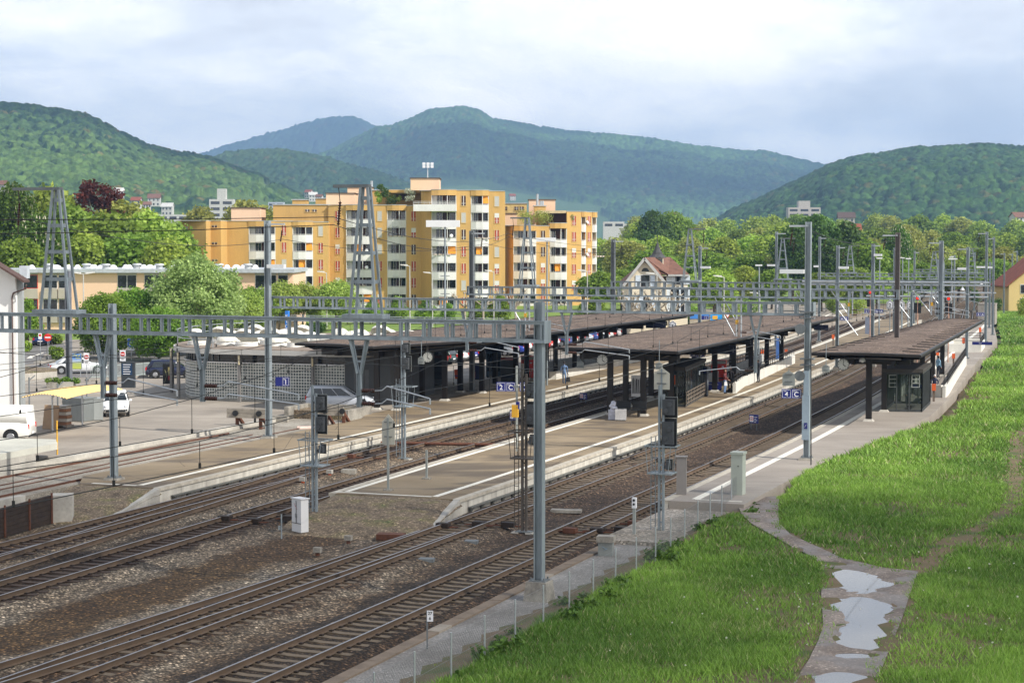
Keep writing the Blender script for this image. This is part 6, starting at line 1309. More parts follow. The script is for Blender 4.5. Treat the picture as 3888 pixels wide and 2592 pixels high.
wall_run('ramp_wall', 'white ramp wall with railing along the right of the middle canopy', [(129.6, -31.6), (136.5, -32.55), (137.4, -32.5), (164, -34.6)], .72, rail_h=.55)
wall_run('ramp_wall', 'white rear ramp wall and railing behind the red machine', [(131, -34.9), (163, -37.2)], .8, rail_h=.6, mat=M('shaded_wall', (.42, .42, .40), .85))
wall_run('stair_wall', 'white wall with railing along the meadow beside the near staircase', [(131, -17.15), (133.5, -17.25), (147, -18.4), (166.5, -20.0)], .78, rail_h=.75)
wall_run('stair_wall', 'white parapet of the near staircase with a blue direction sign', [(131.2, -17.3), (133.2, -20.0)], .85, rail=False); plain_board('blue direction board on the parapet of the near staircase', 3528, 1467, 132.0, 2.2, .26, SIGNB, [('1-3  P', .1, .13, .16, SIGNW)])
wall_run('stair_wall', 'sunlit inner wall of the near staircase under the right canopy', [(131.5, -20.2), (146, -21.0)], .80, rail_h=.7)
wall_run('stair_wall', 'white U-shaped parapet of the far staircase', [(186, -24.0), (186.5, -21.0), (196, -21.7)], .8, rail_h=.6); wall_run('stair_wall', 'left parapet of the far staircase', [(186, -24.2), (196.5, -24.9), (197, -21.9)], .8, rail_h=.6); plain_board('blue direction board on the far staircase', 3732, 1303, 185.6, 1.9, .3, SIGNB, [('1-3', -.2, .15, .2, SIGNW)])
def shelter(label, p0, p1, p2, h=2.45, roofh=.22, doors=True):
 """glazed box; p0-p1 is the end wall facing the viewer, p1-p2 the long side"""
 A0, A1, A2 = [W(*p, PZ) for p in (p0, p1, p2)]; A3 = A0 + (A2 - A1); r = thing('waiting_shelter', label, 'waiting shelter', A0); q = [v - A0 for v in (A0, A1, A2, A3)]; FR = M('shelter_frame_dark', (.045, .05, .05), .5)
 c = (q[0] + q[1] + q[2] + q[3]) / 4; m = MB(); m.prism([((v.x - c.x) * 1.08 + c.x, (v.y - c.y) * 1.06 + c.y) for v in q], h, h + roofh); m.build('roof', M('shelter_roof', (.055, .048, .042), .8, 0, .2), r)
 for (a, b, n) in ((q[0], q[1], 3), (q[1], q[2], 8), (q[2], q[3], 3), (q[3], q[0], 8)):
  m = MB()
  for i in range(n + 1): e = a.lerp(b, i / n); m.box(e.x - .035, e.x + .035, e.y - .035, e.y + .035, 0, h)
  m.beam(a + Vector((0, 0, .08)), b + Vector((0, 0, .08)), .06, .16); m.beam(a + Vector((0, 0, h - .06)), b + Vector((0, 0, h - .06)), .06, .12); m.build('frame', FR, r)
  m = MB(); d = (b - a).normalized() * .05; m.add([a + d + Vector((0, 0, .17)), b - d + Vector((0, 0, .17)), b - d + Vector((0, 0, h - .13)), a + d + Vector((0, 0, h - .13))], [(0, 1, 2, 3)]); m.build('glass_panel', CLEAR, r)
 m = MB(); c0 = q[0].lerp(q[3], .2) + (q[1] - q[0]) * .75; c1 = q[0].lerp(q[3], .8) + (q[1] - q[0]) * .75; m.beam(c0 + Vector((0, 0, .45)), c1 + Vector((0, 0, .45)), .4, .06); m.build('bench', BLACK, r)
 return r, q
s4_, q4 = shelter('dark glazed waiting shelter under the right-hand canopy, its lit end facing the viewer', (118.9, -19.3), (119.4, -17.0), (125.6, -17.35), 2.5)
for f, nm in ((.12, 'left'), (.72, 'right')):
 e = q4[0].lerp(q4[1], f); m = MB(); x0, x1 = e.x, e.x + .52; y = e.y - .08
 for z in (1.55, 1.8, 2.05, 2.3): m.box(x0, x1, y, y + .03, z, z + .04)
 m.box(x0, x0 + .04, y, y + .03, 1.591, 2.3); m.box(x1 - .04, x1, y, y + .03, 1.591, 2.3); m.build('timetable_frame', GREYB, s4_)
s2_, q2 = shelter('dark glazed waiting shelter with metal guard rails on the island platform', (117.8, -33.6), (117.6, -31.95), (126.6, -33.0), 2.4)
m = MB(); a, b = q2[1] + Vector((.12, 0, 0)), q2[2] + Vector((.12, 0, 0))
for z in (.25, .5, .75, .98): m.cyl(a + Vector((0, 0, z)), b + Vector((0, 0, z)), .02, .02, 6)
for i in range(14): e = a.lerp(b, i / 13); m.cyl(e + Vector((0, 0, .1)), e + Vector((0, 0, 1.)), .015, .015, 5)
m.build('guard_rails', M('bronze_rail', (.45, .36, .28), .4, .5), s2_); m = MB(); e = q2[0].lerp(q2[1], .45); m.box(e.x - .25, e.x + .3, e.y - .1, e.y - .07, 1.3, 2.1); m.build('timetable_frame', GREYB, s2_); m = MB(); m.box(e.x - .1, e.x + .2, e.y - .13, e.y - .101, 1.45, 2.05); m.build('orange_notice', ORANGE, s2_)
m = MB(); r = thing('poster_board', 'upright black and white poster at the near left corner of the island shelter', 'poster', W(118.2, -35.4, PZ), R(-8)); m.box(-.36, .36, -.04, .04, .55, 1.95); p = m.build('board', SIGNW, r)
rr = random.Random(3)
for i in range(10): m = MB(); x = -.3 + i * .062; m.add([(x, -.046, .75), (x + .035, -.046, .75), (x + .05 + rr.uniform(-.03, .05), -.046, 1.85 - rr.random() * .3), (x + .01, -.046, 1.85 - rr.random() * .2)], [(0, 1, 2, 3)]); m.build('dark_stroke', BLACK, p)
for q in (-.3, .3): m = MB(); m.box(q - .03, q + .03, -.03, .03, 0, .55); m.build('leg', DARK, r)
def boxthing(name, label, cat, loc, rz, sz, mat, parts=(), grp=None, cap=None):
 r = thing(name, label, cat, loc, rz, grp); m = MB(); a, b, c = sz; m.box(-a / 2, a / 2, -b / 2, b / 2, .06, c); m.build('body', mat, r); m = MB(); m.box(-a / 2 + .04, a / 2 - .04, -b / 2 + .04, b / 2 - .04, -.05, .06); m.build('base', BLACK if cap is None else CONC_D, r)
 for (nm, x0, x1, z0, z1, mt) in parts: m = MB(); m.box(x0, x1, -b / 2 - .025, -b / 2 - .002, z0, z1); m.build(nm, mt, r)
 if cap: m = MB(); m.box(-a / 2 - .04, a / 2 + .04, -b / 2 - .04, b / 2 + .04, c + .001, c + cap); m.build('cap', mat, r)
 return r
def at(px, py, z=PZ): return G(px, py, z)
boxthing('vending_machine', 'bright red vending machine with grey head panel on the island platform', 'vending machine', at(2730, 1446), R(-12), (1.1, .8, 1.6), RED, [('head_panel', -.55, .55, 1.35, 1.6, GREYB), ('logo_dot', -.25, -.1, 1.42, 1.55, RED), ('label_plate', .25, .42, 1.1, 1.2, SIGNW), ('tray', -.4, .4, .2, .3, BLACK)], cap=.05)
boxthing('vending_machine', 'red vending machine with grey lower door on the first platform', 'vending machine', at(2006, 1436), R(-10), (1.05, .8, 1.75), RED, [('head_panel', -.52, .52, 1.5, 1.75, GREYB), ('tray_door', -.3, .15, .2, .75, GREYB), ('label_plate', .2, .36, 1.2, 1.3, SIGNW)], cap=.05)
boxthing('kiosk_box', 'dark kiosk cabinet with red lettering strip left of the red machine', 'kiosk', at(1935, 1446), R(-10), (1.25, 1., 1.85), M('kiosk_grey', (.06, .065, .065), .6), [('red_strip', -.6, .6, 1.64, 1.83, M('strip_dull_red', (.35, .09, .07), .5)), ('shelf', -.5, .5, .3, .55, DBLUE)])
boxthing('information_cabinet', 'tall blue-grey information cabinet between the dark columns of the left canopy', 'cabinet', at(1875, 1432), R(-8), (1.2, .3, 2.1), M('cabinet_blue_grey', (.035, .06, .085), .3), [('glass', -.5, -.03, .5, 1.9, GLASSD), ('glass', .03, .5, .5, 1.9, GLASSD)])
boxthing('information_cabinet', 'low dark blue cabinet behind the orange bins', 'cabinet', at(1815, 1440), R(-8), (.9, .4, 1.3), M('cabinet_navy', (.012, .018, .09), .4))
boxthing('information_board_low', 'low dark blue board with pale symbols beside the couple', 'sign', at(2712, 1482), R(-15), (1.05, .2, .62), SIGNB, [('symbols', -.4, .3, .42, .48, M('dim_white', (.3, .3, .36)))])
boxthing('timetable_stand', 'grey timetable stand with glass panels right of the island shelter', 'timetable stand', at(2672, 1503), R(-60), (.9, .14, 2.1), M('stand_grey', (.12, .13, .15), .5), [('sheet', -.38, .38, .6, 1.5, M('sheet_grey', (.25, .25, .28))), ('head', -.38, .38, 1.6, 1.95, SIGNB)])
boxthing('litter_bin_box', 'pale grey square box on the island platform next to the bench', 'bin', at(2357, 1596), R(-6), (.66, .5, .68), M('pale_grey_box', (.45, .44, .43), .5))
r = thing('bench', 'dark bench with high back beside the pale grey box', 'bench', at(2396, 1583) + Vector((0, .3, 0)), R(-16)); 
for x0, x1 in ((-.95, -.05), (.05, .95)): m = MB(); m.box(x0, x1, -.25, .25, .42, .48); m.build('seat', BLACK, r); m = MB(); m.box(x0, x1, .2, .26, .5, .95); m.build('backrest', BLACK, r)
for x in (-.5, .5): m = MB(); m.box(x - .05, x + .05, -.2, .2, 0, .42); m.build('leg', DARK, r)
m = MB(); q = np.random.default_rng(4)
for i in range(5): m.ell((q.uniform(-.15, .15), q.uniform(-.1, .1), .62 + .1 * i), .24 - .02 * i, .2, .13, 8, 5)
m.box(-.2, .2, -.18, .18, 0, .6); tag(m.build('rubbish_bag', M('clear_plastic_bag', (.52, .53, .60), .25, 0, .3, 6., .6, 14.), loc=at(2322, 1592)), 'crumpled pale plastic rubbish bag on a small bin stand', 'rubbish bag')
def validator(label, px, pyb, pyt, z=PZ, col=None, body=None):
 g = G(px, pyb, z); hh = A(px, pyt, g.y).z - z; r = thing('orange_post_box', label, 'post box', g, R(-10), 'orange and red boxes on posts along the platforms'); m = MB(); m.box(-.07, .07, -.05, .05, 0, hh * .62); m.build('post', M('brown_bin_post', (.16, .12, .09), .7), r)
 m = MB(); m.box(-.13, .13, -.11, .11, hh * .62 + .002, hh); m.build('box', col or ORANGE, r); return r
for a in [('red box on a brown post beside the near staircase, closest to the viewer', 3545, 1524, 1457), ('orange box on a post with a blue band, right of the canopy columns', 3620, 1392, 1342), ('orange box on a post before the far grey post', 3658, 1335, 1283), ('small orange box on a thin post, farthest on the right platform', 3721, 1288, 1243), ('orange box on a post at the far end of the island platform', 3163, 1312, 1270), ('small orange box on a thin post behind the standing man', 2894, 1366, 1328), ('orange box behind the orange litter bin', 1796, 1475, 1411), ('small orange box on the pole of the 2 C sign', 1962, 1440, 1390), ('red box half hidden among the right canopy columns', 3560, 1365, 1338), ('dull red box at the far columns of the middle canopy', 2985, 1352, 1326)]: validator(*a)
r = thing('litter_bin', 'orange litter bin on a wooden post under the left canopy', 'litter bin', at(1740, 1488), R(-8)); m = MB(); m.add([(-.2, -.18, .95), (.2, -.18, .95), (.2, .18, .95), (-.2, .18, .95), (-.26, -.24, 1.62), (.26, -.24, 1.62), (.26, .24, 1.62), (-.26, .24, 1.62)], [(0, 3, 2, 1), (4, 5, 6, 7), (0, 1, 5, 4), (1, 2, 6, 5), (2, 3, 7, 6), (3, 0, 4, 7)]); m.build('bin', M('orange_bin', (.55, .075, .02), .5), r); m = MB(); m.box(-.08, .08, -.06, .06, 0, .95); m.build('post', M('brown_bin_post', (.16, .12, .09), .7), r); m = MB(); m.box(-.235, .235, -.225, -.2, 1.15, 1.22); m.build('band', SIGNB, r)
m = MB(); m.box(-.22, .22, -.2, .2, 0, 1.9); o = m.build('blue_machine', M('ticket_blue', (.06, .14, .38), .4), loc=at(2955, 1363)); tag(o, 'narrow blue ticket machine among the far columns of the middle canopy', 'ticket machine')
m = MB(); m.box(-.35, .35, -.05, .05, 0, 2.0); o = m.build('grey_sign_stele', M('stele_grey_blue', (.22, .25, .33), .4), loc=at(3296, 1268), rz=RZ); tag(o, 'grey-blue upright information stele at the far island platform end', 'information stele')
# ======== trackside things
def gp(px, py, z): return G(px, py, z)
fr_ = thing('wire_fence', 'low galvanised chain-link fence between the tracks and the meadow', 'fence', W(37, -17.8, 0), 0); fo = fr_.location.copy()
ft = lambda s_: np.interp(s_, [20, 62, 74, 78.5], [-17.8, -17.85, -18.45, -18.8])
ss__ = list(np.arange(36.3, 77.2, 2.33)) + [78.3]
for s_ in ss__: p = W(s_, ft(s_), -.15) - fo; m = MB(); m.cyl((0, 0, 0), (0, 0, 1.42), .026, .026, 7); m.build('fence_post', STEEL_L, fr_, loc=p)
m = MB()
for a, b in zip(ss__, ss__[1:]):
 p, q = W(a, ft(a), 0) - fo, W(b, ft(b), 0) - fo; L_ = (q - p).length; d = (q - p) / L_; n = int(L_ / .13)
 for i in range(-9, n + 1):
  for sg in (1, -1):
   x0, z0, x1, z1 = i * .13, .02, i * .13 + 1.15, 1.17
   if x0 < 0: z0 += -x0; x0 = 0
   if x1 > L_: z1 -= (x1 - L_); x1 = L_
   if z1 <= z0 + .01: continue
   if sg < 0: x0, x1 = L_ - x0, L_ - x1
   m.beam(p + d * x0 + Vector((0, 0, z0)), p + d * x1 + Vector((0, 0, z1)), .0035, .0035)
 for z in (.04, .6, 1.2): m.beam(p + Vector((0, 0, z)), q + Vector((0, 0, z)), .007, .007)
m.build('wire_netting', M('netting_wire', (.20, .21, .21), .5, .4), fr_)
m = MB(); p = W(78.3, ft(78.3), 1.1) - fo; q = W(76.9, -18.5, -.1) - fo; m.cyl(p, q, .025, .025, 6); m.build('brace', STEEL_L, fr_)
boxthing('relay_cabinet', 'tall narrow grey-brown cabinet on feet at the end of the right platform', 'cabinet', gp(2589, 1908, .06) + Vector((0, .2, .16)), R(-8), (.42, .42, 1.78), M('cabinet_taupe', (.235, .215, .20), .6, 0, .08), cap=.03)
boxthing('relay_cabinet', 'tall pale green-grey cabinet with lid at the end of the right platform', 'cabinet', gp(2806, 1888, .3) + Vector((0, .3, 0)), R(-22), (.50, .55, 1.82), M('cabinet_pale', (.40, .43, .37), .6, 0, .06), [('lock', .05, .08, 1.3, 1.36, BLACK)], cap=.1)
r = boxthing('switch_cabinet', 'white two-door switch cabinet with pink scrawl beside the left signal post', 'cabinet', gp(1140, 2022, -.3), R(-48), (.62, .36, 1.36), M('cabinet_white', (.66, .66, .66), .5, 0, .05), [('door_handle', -.06, -.03, .62, .78, STEEL_L), ('door_handle', .03, .06, .62, .78, STEEL_L), ('joint', -.005, .005, .42, 1.3, BLACK), ('sill_joint', -.31, .31, .40, .415, BLACK)], cap=.03)
m = MB()
for i in range(4): m.beam((-.12 + .05 * i, -.21, 1.2 - .07 * i), (-.02 + .04 * i, -.21, 1.05 - .03 * i), .012, .004)
m.build('pink_scrawl', M('scrawl_pink', (.62, .25, .25)), r)
r = thing('track_telephone', 'slim grey post with white head box near the fence', 'track telephone', gp(2408, 2042, -.1), RZ); m = MB(); m.box(-.055, .055, -.05, .05, .1, 1.15); m.build('post', GREYB, r); m = MB(); m.box(-.08, .08, -.07, .07, 1.152, 1.55); h = m.build('head', SIGNW, r); m = MB(); m.cyl((0, -.085, 1.45), (0, -.072, 1.45), .05, .05, 10); m.cyl((0, -.085, 1.3), (0, -.072, 1.3), .045, .045, 10); m.build('dials', BLACK, h); m = MB(); m.box(-.2, .2, -.16, .16, -.06, .1); m.build('base', CONC_D, r)
r = thing('control_box', 'squat grey box with concrete lid and blue scrawl near the fence', 'control box', gp(2301, 2108, -.1), RZ + R(8)); m = MB(); m.box(-.26, .26, -.2, .2, 0, .5); m.build('body', M('box_grey_paint', (.22, .235, .22), .7), r); m = MB(); m.box(-.31, .31, -.25, .25, .502, .72); m.build('lid', CONC_D, r); m = MB(); m.beam((-.1, -.203, .35), (.08, -.203, .25), .03, .004); m.beam((-.06, -.203, .2), (.1, -.203, .33), .03, .004); m.build('blue_scrawl', M('scrawl_blue', (.2, .35, .5)), r)
r = thing('kilometre_sign', 'small white sign reading 27 above 6 on a thin grey post', 'kilometre sign', gp(1622, 2464, -.1), RZ * .3); zt = A(1622, 2316, r.location.y).z + .1; m = MB(); m.box(-.02, .02, -.01, .01, 0, zt); m.build('post', STEEL_D, r); m = MB(); m.box(.0, .17, -.025, -.012, zt - .30, zt); p = m.build('plate', SIGNW, r); text('27', .12, BLACK, p, (.085, -.03, zt - .075), (R(90), 0, 0)); text('6', .12, BLACK, p, (.085, -.03, zt - .215), (R(90), 0, 0))
m = MB(); m.cyl((0, 0, 0), (0, 0, .95), .03, .03, 7); m.box(-.12, -.04, -.05, .05, .35, .5); tag(m.build('marker_post', STEEL, loc=gp(1069, 2044, -.3)), 'short thin marker post left of the white cabinet', 'marker post')
for i, (px, py, lb) in enumerate([(1683, 2003, 'between the rails left of the brown signal'), (1820, 1997, 'right of the first one, beside the brown signal'), (1930, 2000, 'touching the foot of the brown signal post'), (2165, 2022, 'with orange top between the rails right of the footed mast'), (2268, 2022, 'beside the rail right of the footed mast'), (1330, 1738, 'with red top beside the first platform'), (1405, 1742, 'next to the red-topped one by the first platform'), (855, 1975, 'between the rails of the left track, near the white cabinet'), (965, 1985, 'beside the rail left of the white cabinet'), (1098, 1975, 'hidden behind the white cabinet'), (2360, 2018, 'near the white-headed post'), (2410, 1995, 'orange-brown, at the foot of the fence signal')]):
 r = thing('point_machine', 'dark rusty point machine box, ' + lb, 'point machine', gp(px, py, -.17), RZ, 'point machines at the turnouts'); m = MB(); m.box(-.26, .26, -.17, .17, 0, .2); m.build('housing', RUST if i in (3, 5, 11) else BOLT, r); m = MB(); m.cyl((-.6, -.08, .05), (.6, -.08, .05), .02, .02, 6); m.cyl((-.6, .08, .05), (.6, .08, .05), .02, .02, 6); m.build('rods', RUST, r)
for i, (px, py, lb) in enumerate([(1150, 1835, 'left of the left signal post'), (1252, 1806, 'beside the first platform track'), (1323, 2062, 'right of the white cabinet'), (1206, 2108, 'below the white cabinet')]):
 r = thing('dwarf_signal', 'small two-tone track marker on an orange foot, ' + lb, 'track marker', gp(px, py, -.25), RZ, 'small markers between the tracks'); m = MB(); m.box(-.14, .14, -.1, .1, .12, .3); m.build('head', CONC if i < 2 else CONC_D, r); m = MB(); m.cyl((0, 0, 0), (0, 0, .12), .08, .08, 8); m.build('foot', ORANGE if i < 2 else RUST, r)
for i, (px, py, w_, l_, mt, lb) in enumerate([(1485, 2036, 1.05, .6, RUST, 'brown cover box near the second main track'), (1325, 1790, .7, .5, CONC_D, 'flat cover box behind the first turnout'), (2150, 1935, 1.3, .5, CONC_D, 'pale flat concrete slab between the right tracks'), (1790, 2052, .5, .4, STEEL_D, 'blue-grey cover plate between the right tracks'), (1620, 2120, .55, .4, STEEL_D, 'lower blue-grey cover plate'), (2620, 1900, 1.2, .5, STEEL_D, 'grey step plate before the narrow cabinet')]):
 m = MB(); m.box(-w_ / 2, w_ / 2, -l_ / 2, l_ / 2, -.1, .12 if i < 2 else .02); tag(m.build('cover_plate', mt, loc=gp(px, py, -.2 if i < 5 else .12), rz=RZ * .4), lb, 'cover plate')
m = MB(); m.cyl((0, 0, 0), (8.6, -1.4, 0), .09, .09, 8); o = m.build('rusty_beam', RUST, loc=gp(1425, 1680, -.05)); tag(o, 'long rusty beam lying across the tracks between the platforms', 'beam')
tag(MB().cyl((0, 0, .12), (.9, .25, .12), .11, .11, 10).cyl((.15, -.25, .12), (1.05, 0, .12), .11, .11, 10).build('pipe_pieces', M('pipe_pink_white', (.6, .45, .38), .6), loc=gp(1128, 1632, .1)), 'two pale pink pipe pieces lying by the buffer stop', 'pipes')
def buffer_stop(label, px, py, z, wd, wide=True):
 g = gp(px, py, z); r = thing('buffer_stop', label, 'buffer stop', g, RZ * .55, 'rusty buffer stops'); m = MB()
 for z0 in (.72, 1.0): m.box(-wd / 2, wd / 2, -.2, .0, z0, z0 + .26)
 m.build('timber_beam', WOOD, r)
 for x in ((-.72, .72) if wide else (-.3, .75)):
  m = MB(); m.box(x - .09, x + .09, .0, .14, -.1, .95); m.beam((x, .1, .85), (x + .1, 1.3, .0), .16, .14); m.beam((x - .1, .6, .0), (x + .1, 1.6, .0), .3, .14); m.build('strut', RUST, r)
  m = MB(); m.cyl((x, -.32, 1.0), (x, -.2, 1.0), .17, .17, 12); m.build('buffer_disc', BLACK, r)
buffer_stop('left buffer stop with pale timber beam and two dark discs', 944, 1632, .12, 2.55); buffer_stop('right buffer stop, partly hidden by the signal post', 1258, 1622, .12, 1.6, False)
wall_run('retaining_wall', 'stained low concrete planter wall behind the buffer stops', [(101.5, -54.0), (101.5, -52.5)], .55, rail=False, z0=.0, mat=CONC_D)
r = thing('planter_wall', 'stained concrete planter with dry grass behind the right buffer stop', 'planter', W(104.8, -51.0, 0), RZ); m = MB(); m.box(-2.6, -2.3, -1.7, 1.2, -.1, .95); m.box(-2.299, 2.0, 1.0, 1.2, -.1, .93); m.box(1.7, 2., -2.2, .999, -.1, .9); m.build('wall', CONC_D, r); m = MB(); m.box(-2.29, 1.69, -1., .99, -.1, .7); m.build('soil', MOUND, r)
m = MB(); ribbon('', (lambda s_: -53.62), (lambda s_: -53.28), 76.0, 101.5, PZ + .02, None, 3, thick=.6, mb=m); o = m.build('edge_wall', CONC); tag(o, 'pale concrete edge wall between the forecourt and the rusty siding', 'edge wall')
m = MB(); 
r = thing('loading_ramp', 'flat concrete loading ramp slab jutting in from the left edge', 'loading ramp', gp(0, 1700, .4) * 1.0); r.location.z = 0; ox, oy = r.location.x, r.location.y; tp = [G(x, y, 1.25) for x, y in [(-600, 1740), (-600, 1640), (0, 1662), (212, 1667), (218, 1682), (0, 1722)]]; m = MB(); m.prism([(p.x - ox, p.y - oy) for p in tp], .95, 1.25); m.build('slab', M('slab_concrete', (.50, .49, .42), .85, 0, .12, .6), r)
tp = [G(x, y, 1.2) for x, y in [(-600, 1770), (-600, 1690), (0, 1685), (135, 1683), (135, 1701), (0, 1726)]]; m = MB(); m.prism([(p.x - ox, p.y - oy) for p in tp], -.2, .948); m.build('support_wall', CONC, r); m = MB(); p = G(217, 1672, 1.3); m.cyl((p.x - ox, p.y - oy, .6), (p.x - ox, p.y - oy, 2.3), .04, .04, 7); m.build('yellow_post', YEL, r)
r = thing('timber_wall', 'dark creosoted timber retaining wall at the left edge', 'retaining wall', gp(100, 2010, -.3)); ox, oy = r.location.x, r.location.y; p0, p1 = gp(-300, 2130, -.3), gp(194, 1985, -.3); dd = (p1 - p0).normalized(); nn = Vector((-dd.y, dd.x, 0)); o0 = Vector((ox, oy, -.3))
for i in range(6): m = MB(); m.beam(p0 - o0 + Vector((0, 0, .1 + i * .19)), p1 - o0 + Vector((0, 0, .1 + i * .19)), .14, .18); m.build('timber', M('creosoted_timber', (.028, .018, .013), .85, 0, .5, 3.), r)
for f in (.35, .6, .8, .99): m = MB(); e = (p0 - o0).lerp(p1 - o0, f) - nn * .1; m.box(e.x - .03, e.x + .03, e.y - .05, e.y + .05, 0, 1.25); m.build('steel_upright', RUST, r)
m = MB(); m.beam(p0 - o0 + nn * 1.3 + Vector((0, 0, .8)), p1 - o0 + nn * 1.3 + Vector((0, 0, .55)), .3, 1.1); m.build('concrete_back_wall', CONC, r)
g = gp(238, 1975, -.3); m = MB(); m.box(-.42, .42, -.45, .45, -.2, 1.08); o = m.build('concrete_block', CONC, loc=g, rz=R(8)); tag(o, 'stained concrete end block of the dark timber wall', 'concrete block')
for i, (px, py) in enumerate([(160, 1828), (792, 1700), (18, 1865)]): m = MB(); m.box(-.2, .2, -.2, .2, -.2, .16); tag(m.build('cable_block', CONC_D, loc=gp(px, py, 0)), 'small concrete cable block between the rusty rails, %s' % ['middle one', 'right one', 'one at the left edge'][i], 'concrete block', 'small concrete blocks beside the siding')
# ======== forecourt things
YC = M('yellow_corrugated_sheet', (.78, .55, .22), .6, 0, .05, .6)
r = thing('bin_shelter', 'open shelter with pale yellow corrugated roof over waste containers', 'shelter', W(90, -63, PZ), RZ); V = []; nx, ny = 60, 110
c4 = [G(80, 1509, 2.6), G(255, 1513, 2.6), G(470, 1479, 2.6), G(300, 1474, 2.6)]; o0 = r.location; inv = Matrix.Rotation(-RZ, 4, 'Z'); c4 = [inv @ (c - o0) for c in c4]
for i in range(ny + 1):
 for j in range(nx + 1):
  f, h = i / ny, j / nx; p = c4[0].lerp(c4[3], f).lerp(c4[1].lerp(c4[2], f), h); z = p.z + .28 * math.sin(math.pi * h) * .8 + .035 * math.sin(h * math.pi * 2 * 16) + .12 * math.sin(math.pi * f); V.append((p.x, p.y, z))
npmesh('corrugated_roof', V, grid_faces(ny + 1, nx + 1), YC, r, smooth=True)
for px, py in [(112, 1560), (200, 1640), (313, 1618), (420, 1598), (220, 1590), (330, 1560)]:
 p = inv @ (G(px, py, PZ) - o0); m = MB(); m.cyl((p.x, p.y, 0), (p.x, p.y, 2.15), .05, .05, 8); m.beam((p.x, p.y, 1.95), (p.x + .1, p.y + .5, 2.25), .05, .05); m.build('post', STEEL_L if py > 1600 else STEEL_D, r)
boxthing('waste_container', 'grey steel waste container under the yellow roof', 'waste container', at(290, 1602) + Vector((0, .8, 0)), R(-30), (1.7, 1.1, 1.35), M('container_grey', (.19, .205, .20), .5, .2, .12, streak=True), [('lid_rim', -.85, .85, 1.1, 1.2, STEEL_D)], cap=.08); boxthing('waste_container', 'second steel container at the right end under the yellow roof', 'waste container', at(333, 1600) + Vector((.2, .9, 0)), R(-70), (1.1, .9, 1.3), M('container_light', (.33, .35, .34), .4, .3, .1, streak=True), cap=.05)
m = MB(); m.add([(-.48, 0, 0), (.42, -.05, 0), (.50, .1, 1.35), (-.36, .12, 1.38), (-.48, .1, 0), (.42, .05, 0), (.50, .2, 1.35), (-.36, .22, 1.38)], [(0, 1, 2, 3), (7, 6, 5, 4), (3, 2, 6, 7), (1, 5, 6, 2), (0, 3, 7, 4)]); tag(m.build('cardboard_sheet', M('brown_cardboard', (.36, .25, .16), .8, 0, .08), loc=at(191, 1628), rz=R(-6)), 'large brown cardboard sheets leaning under the yellow roof', 'cardboard')
r = thing('pallet_bundle', 'wrapped bundle of crushed cardboard on a pallet', 'pallet', at(244, 1622), R(-15)); m = MB(); m.box(-.4, .4, -.4, .4, .12, .16); m.box(-.4, -.3, -.4, .4, 0, .119); m.box(.3, .4, -.4, .4, 0, .119); m.build('pallet', WOOD, r)
for i in range(6): m = MB(); m.box(-.33 + random.uniform(-.05, .05), .33 + random.uniform(-.05, .05), -.3, .3, .162 + i * .19, .162 + i * .19 + .17); m.build('layer', [M('card_layer_brown', (.28, .15, .09), .8), M('card_layer_pale', (.5, .48, .44), .6)][i % 2], r)
m = MB(); r = thing('information_pillar', 'dark grey information pillar with blue panels on the forecourt', 'information pillar', at(488, 1471), R(-3)); m.box(-.5, .5, -.15, .15, 0, 1.9); p = m.build('slab', M('pillar_anthracite', (.035, .042, .048), .5), r)
for i in range(5): m = MB(); z = 1.70 - i * .17; m.box(-.45, .33, -.17, -.152, z - .06, z + .07); q = m.build('blue_strip', M('strip_blue', (.01, .05, .12), .3), p); m = MB(); m.box(-.35, .22 - .05 * (i % 3), -.178, -.172, z - .02, z + .03); m.build('text_line', SIGNW, q)
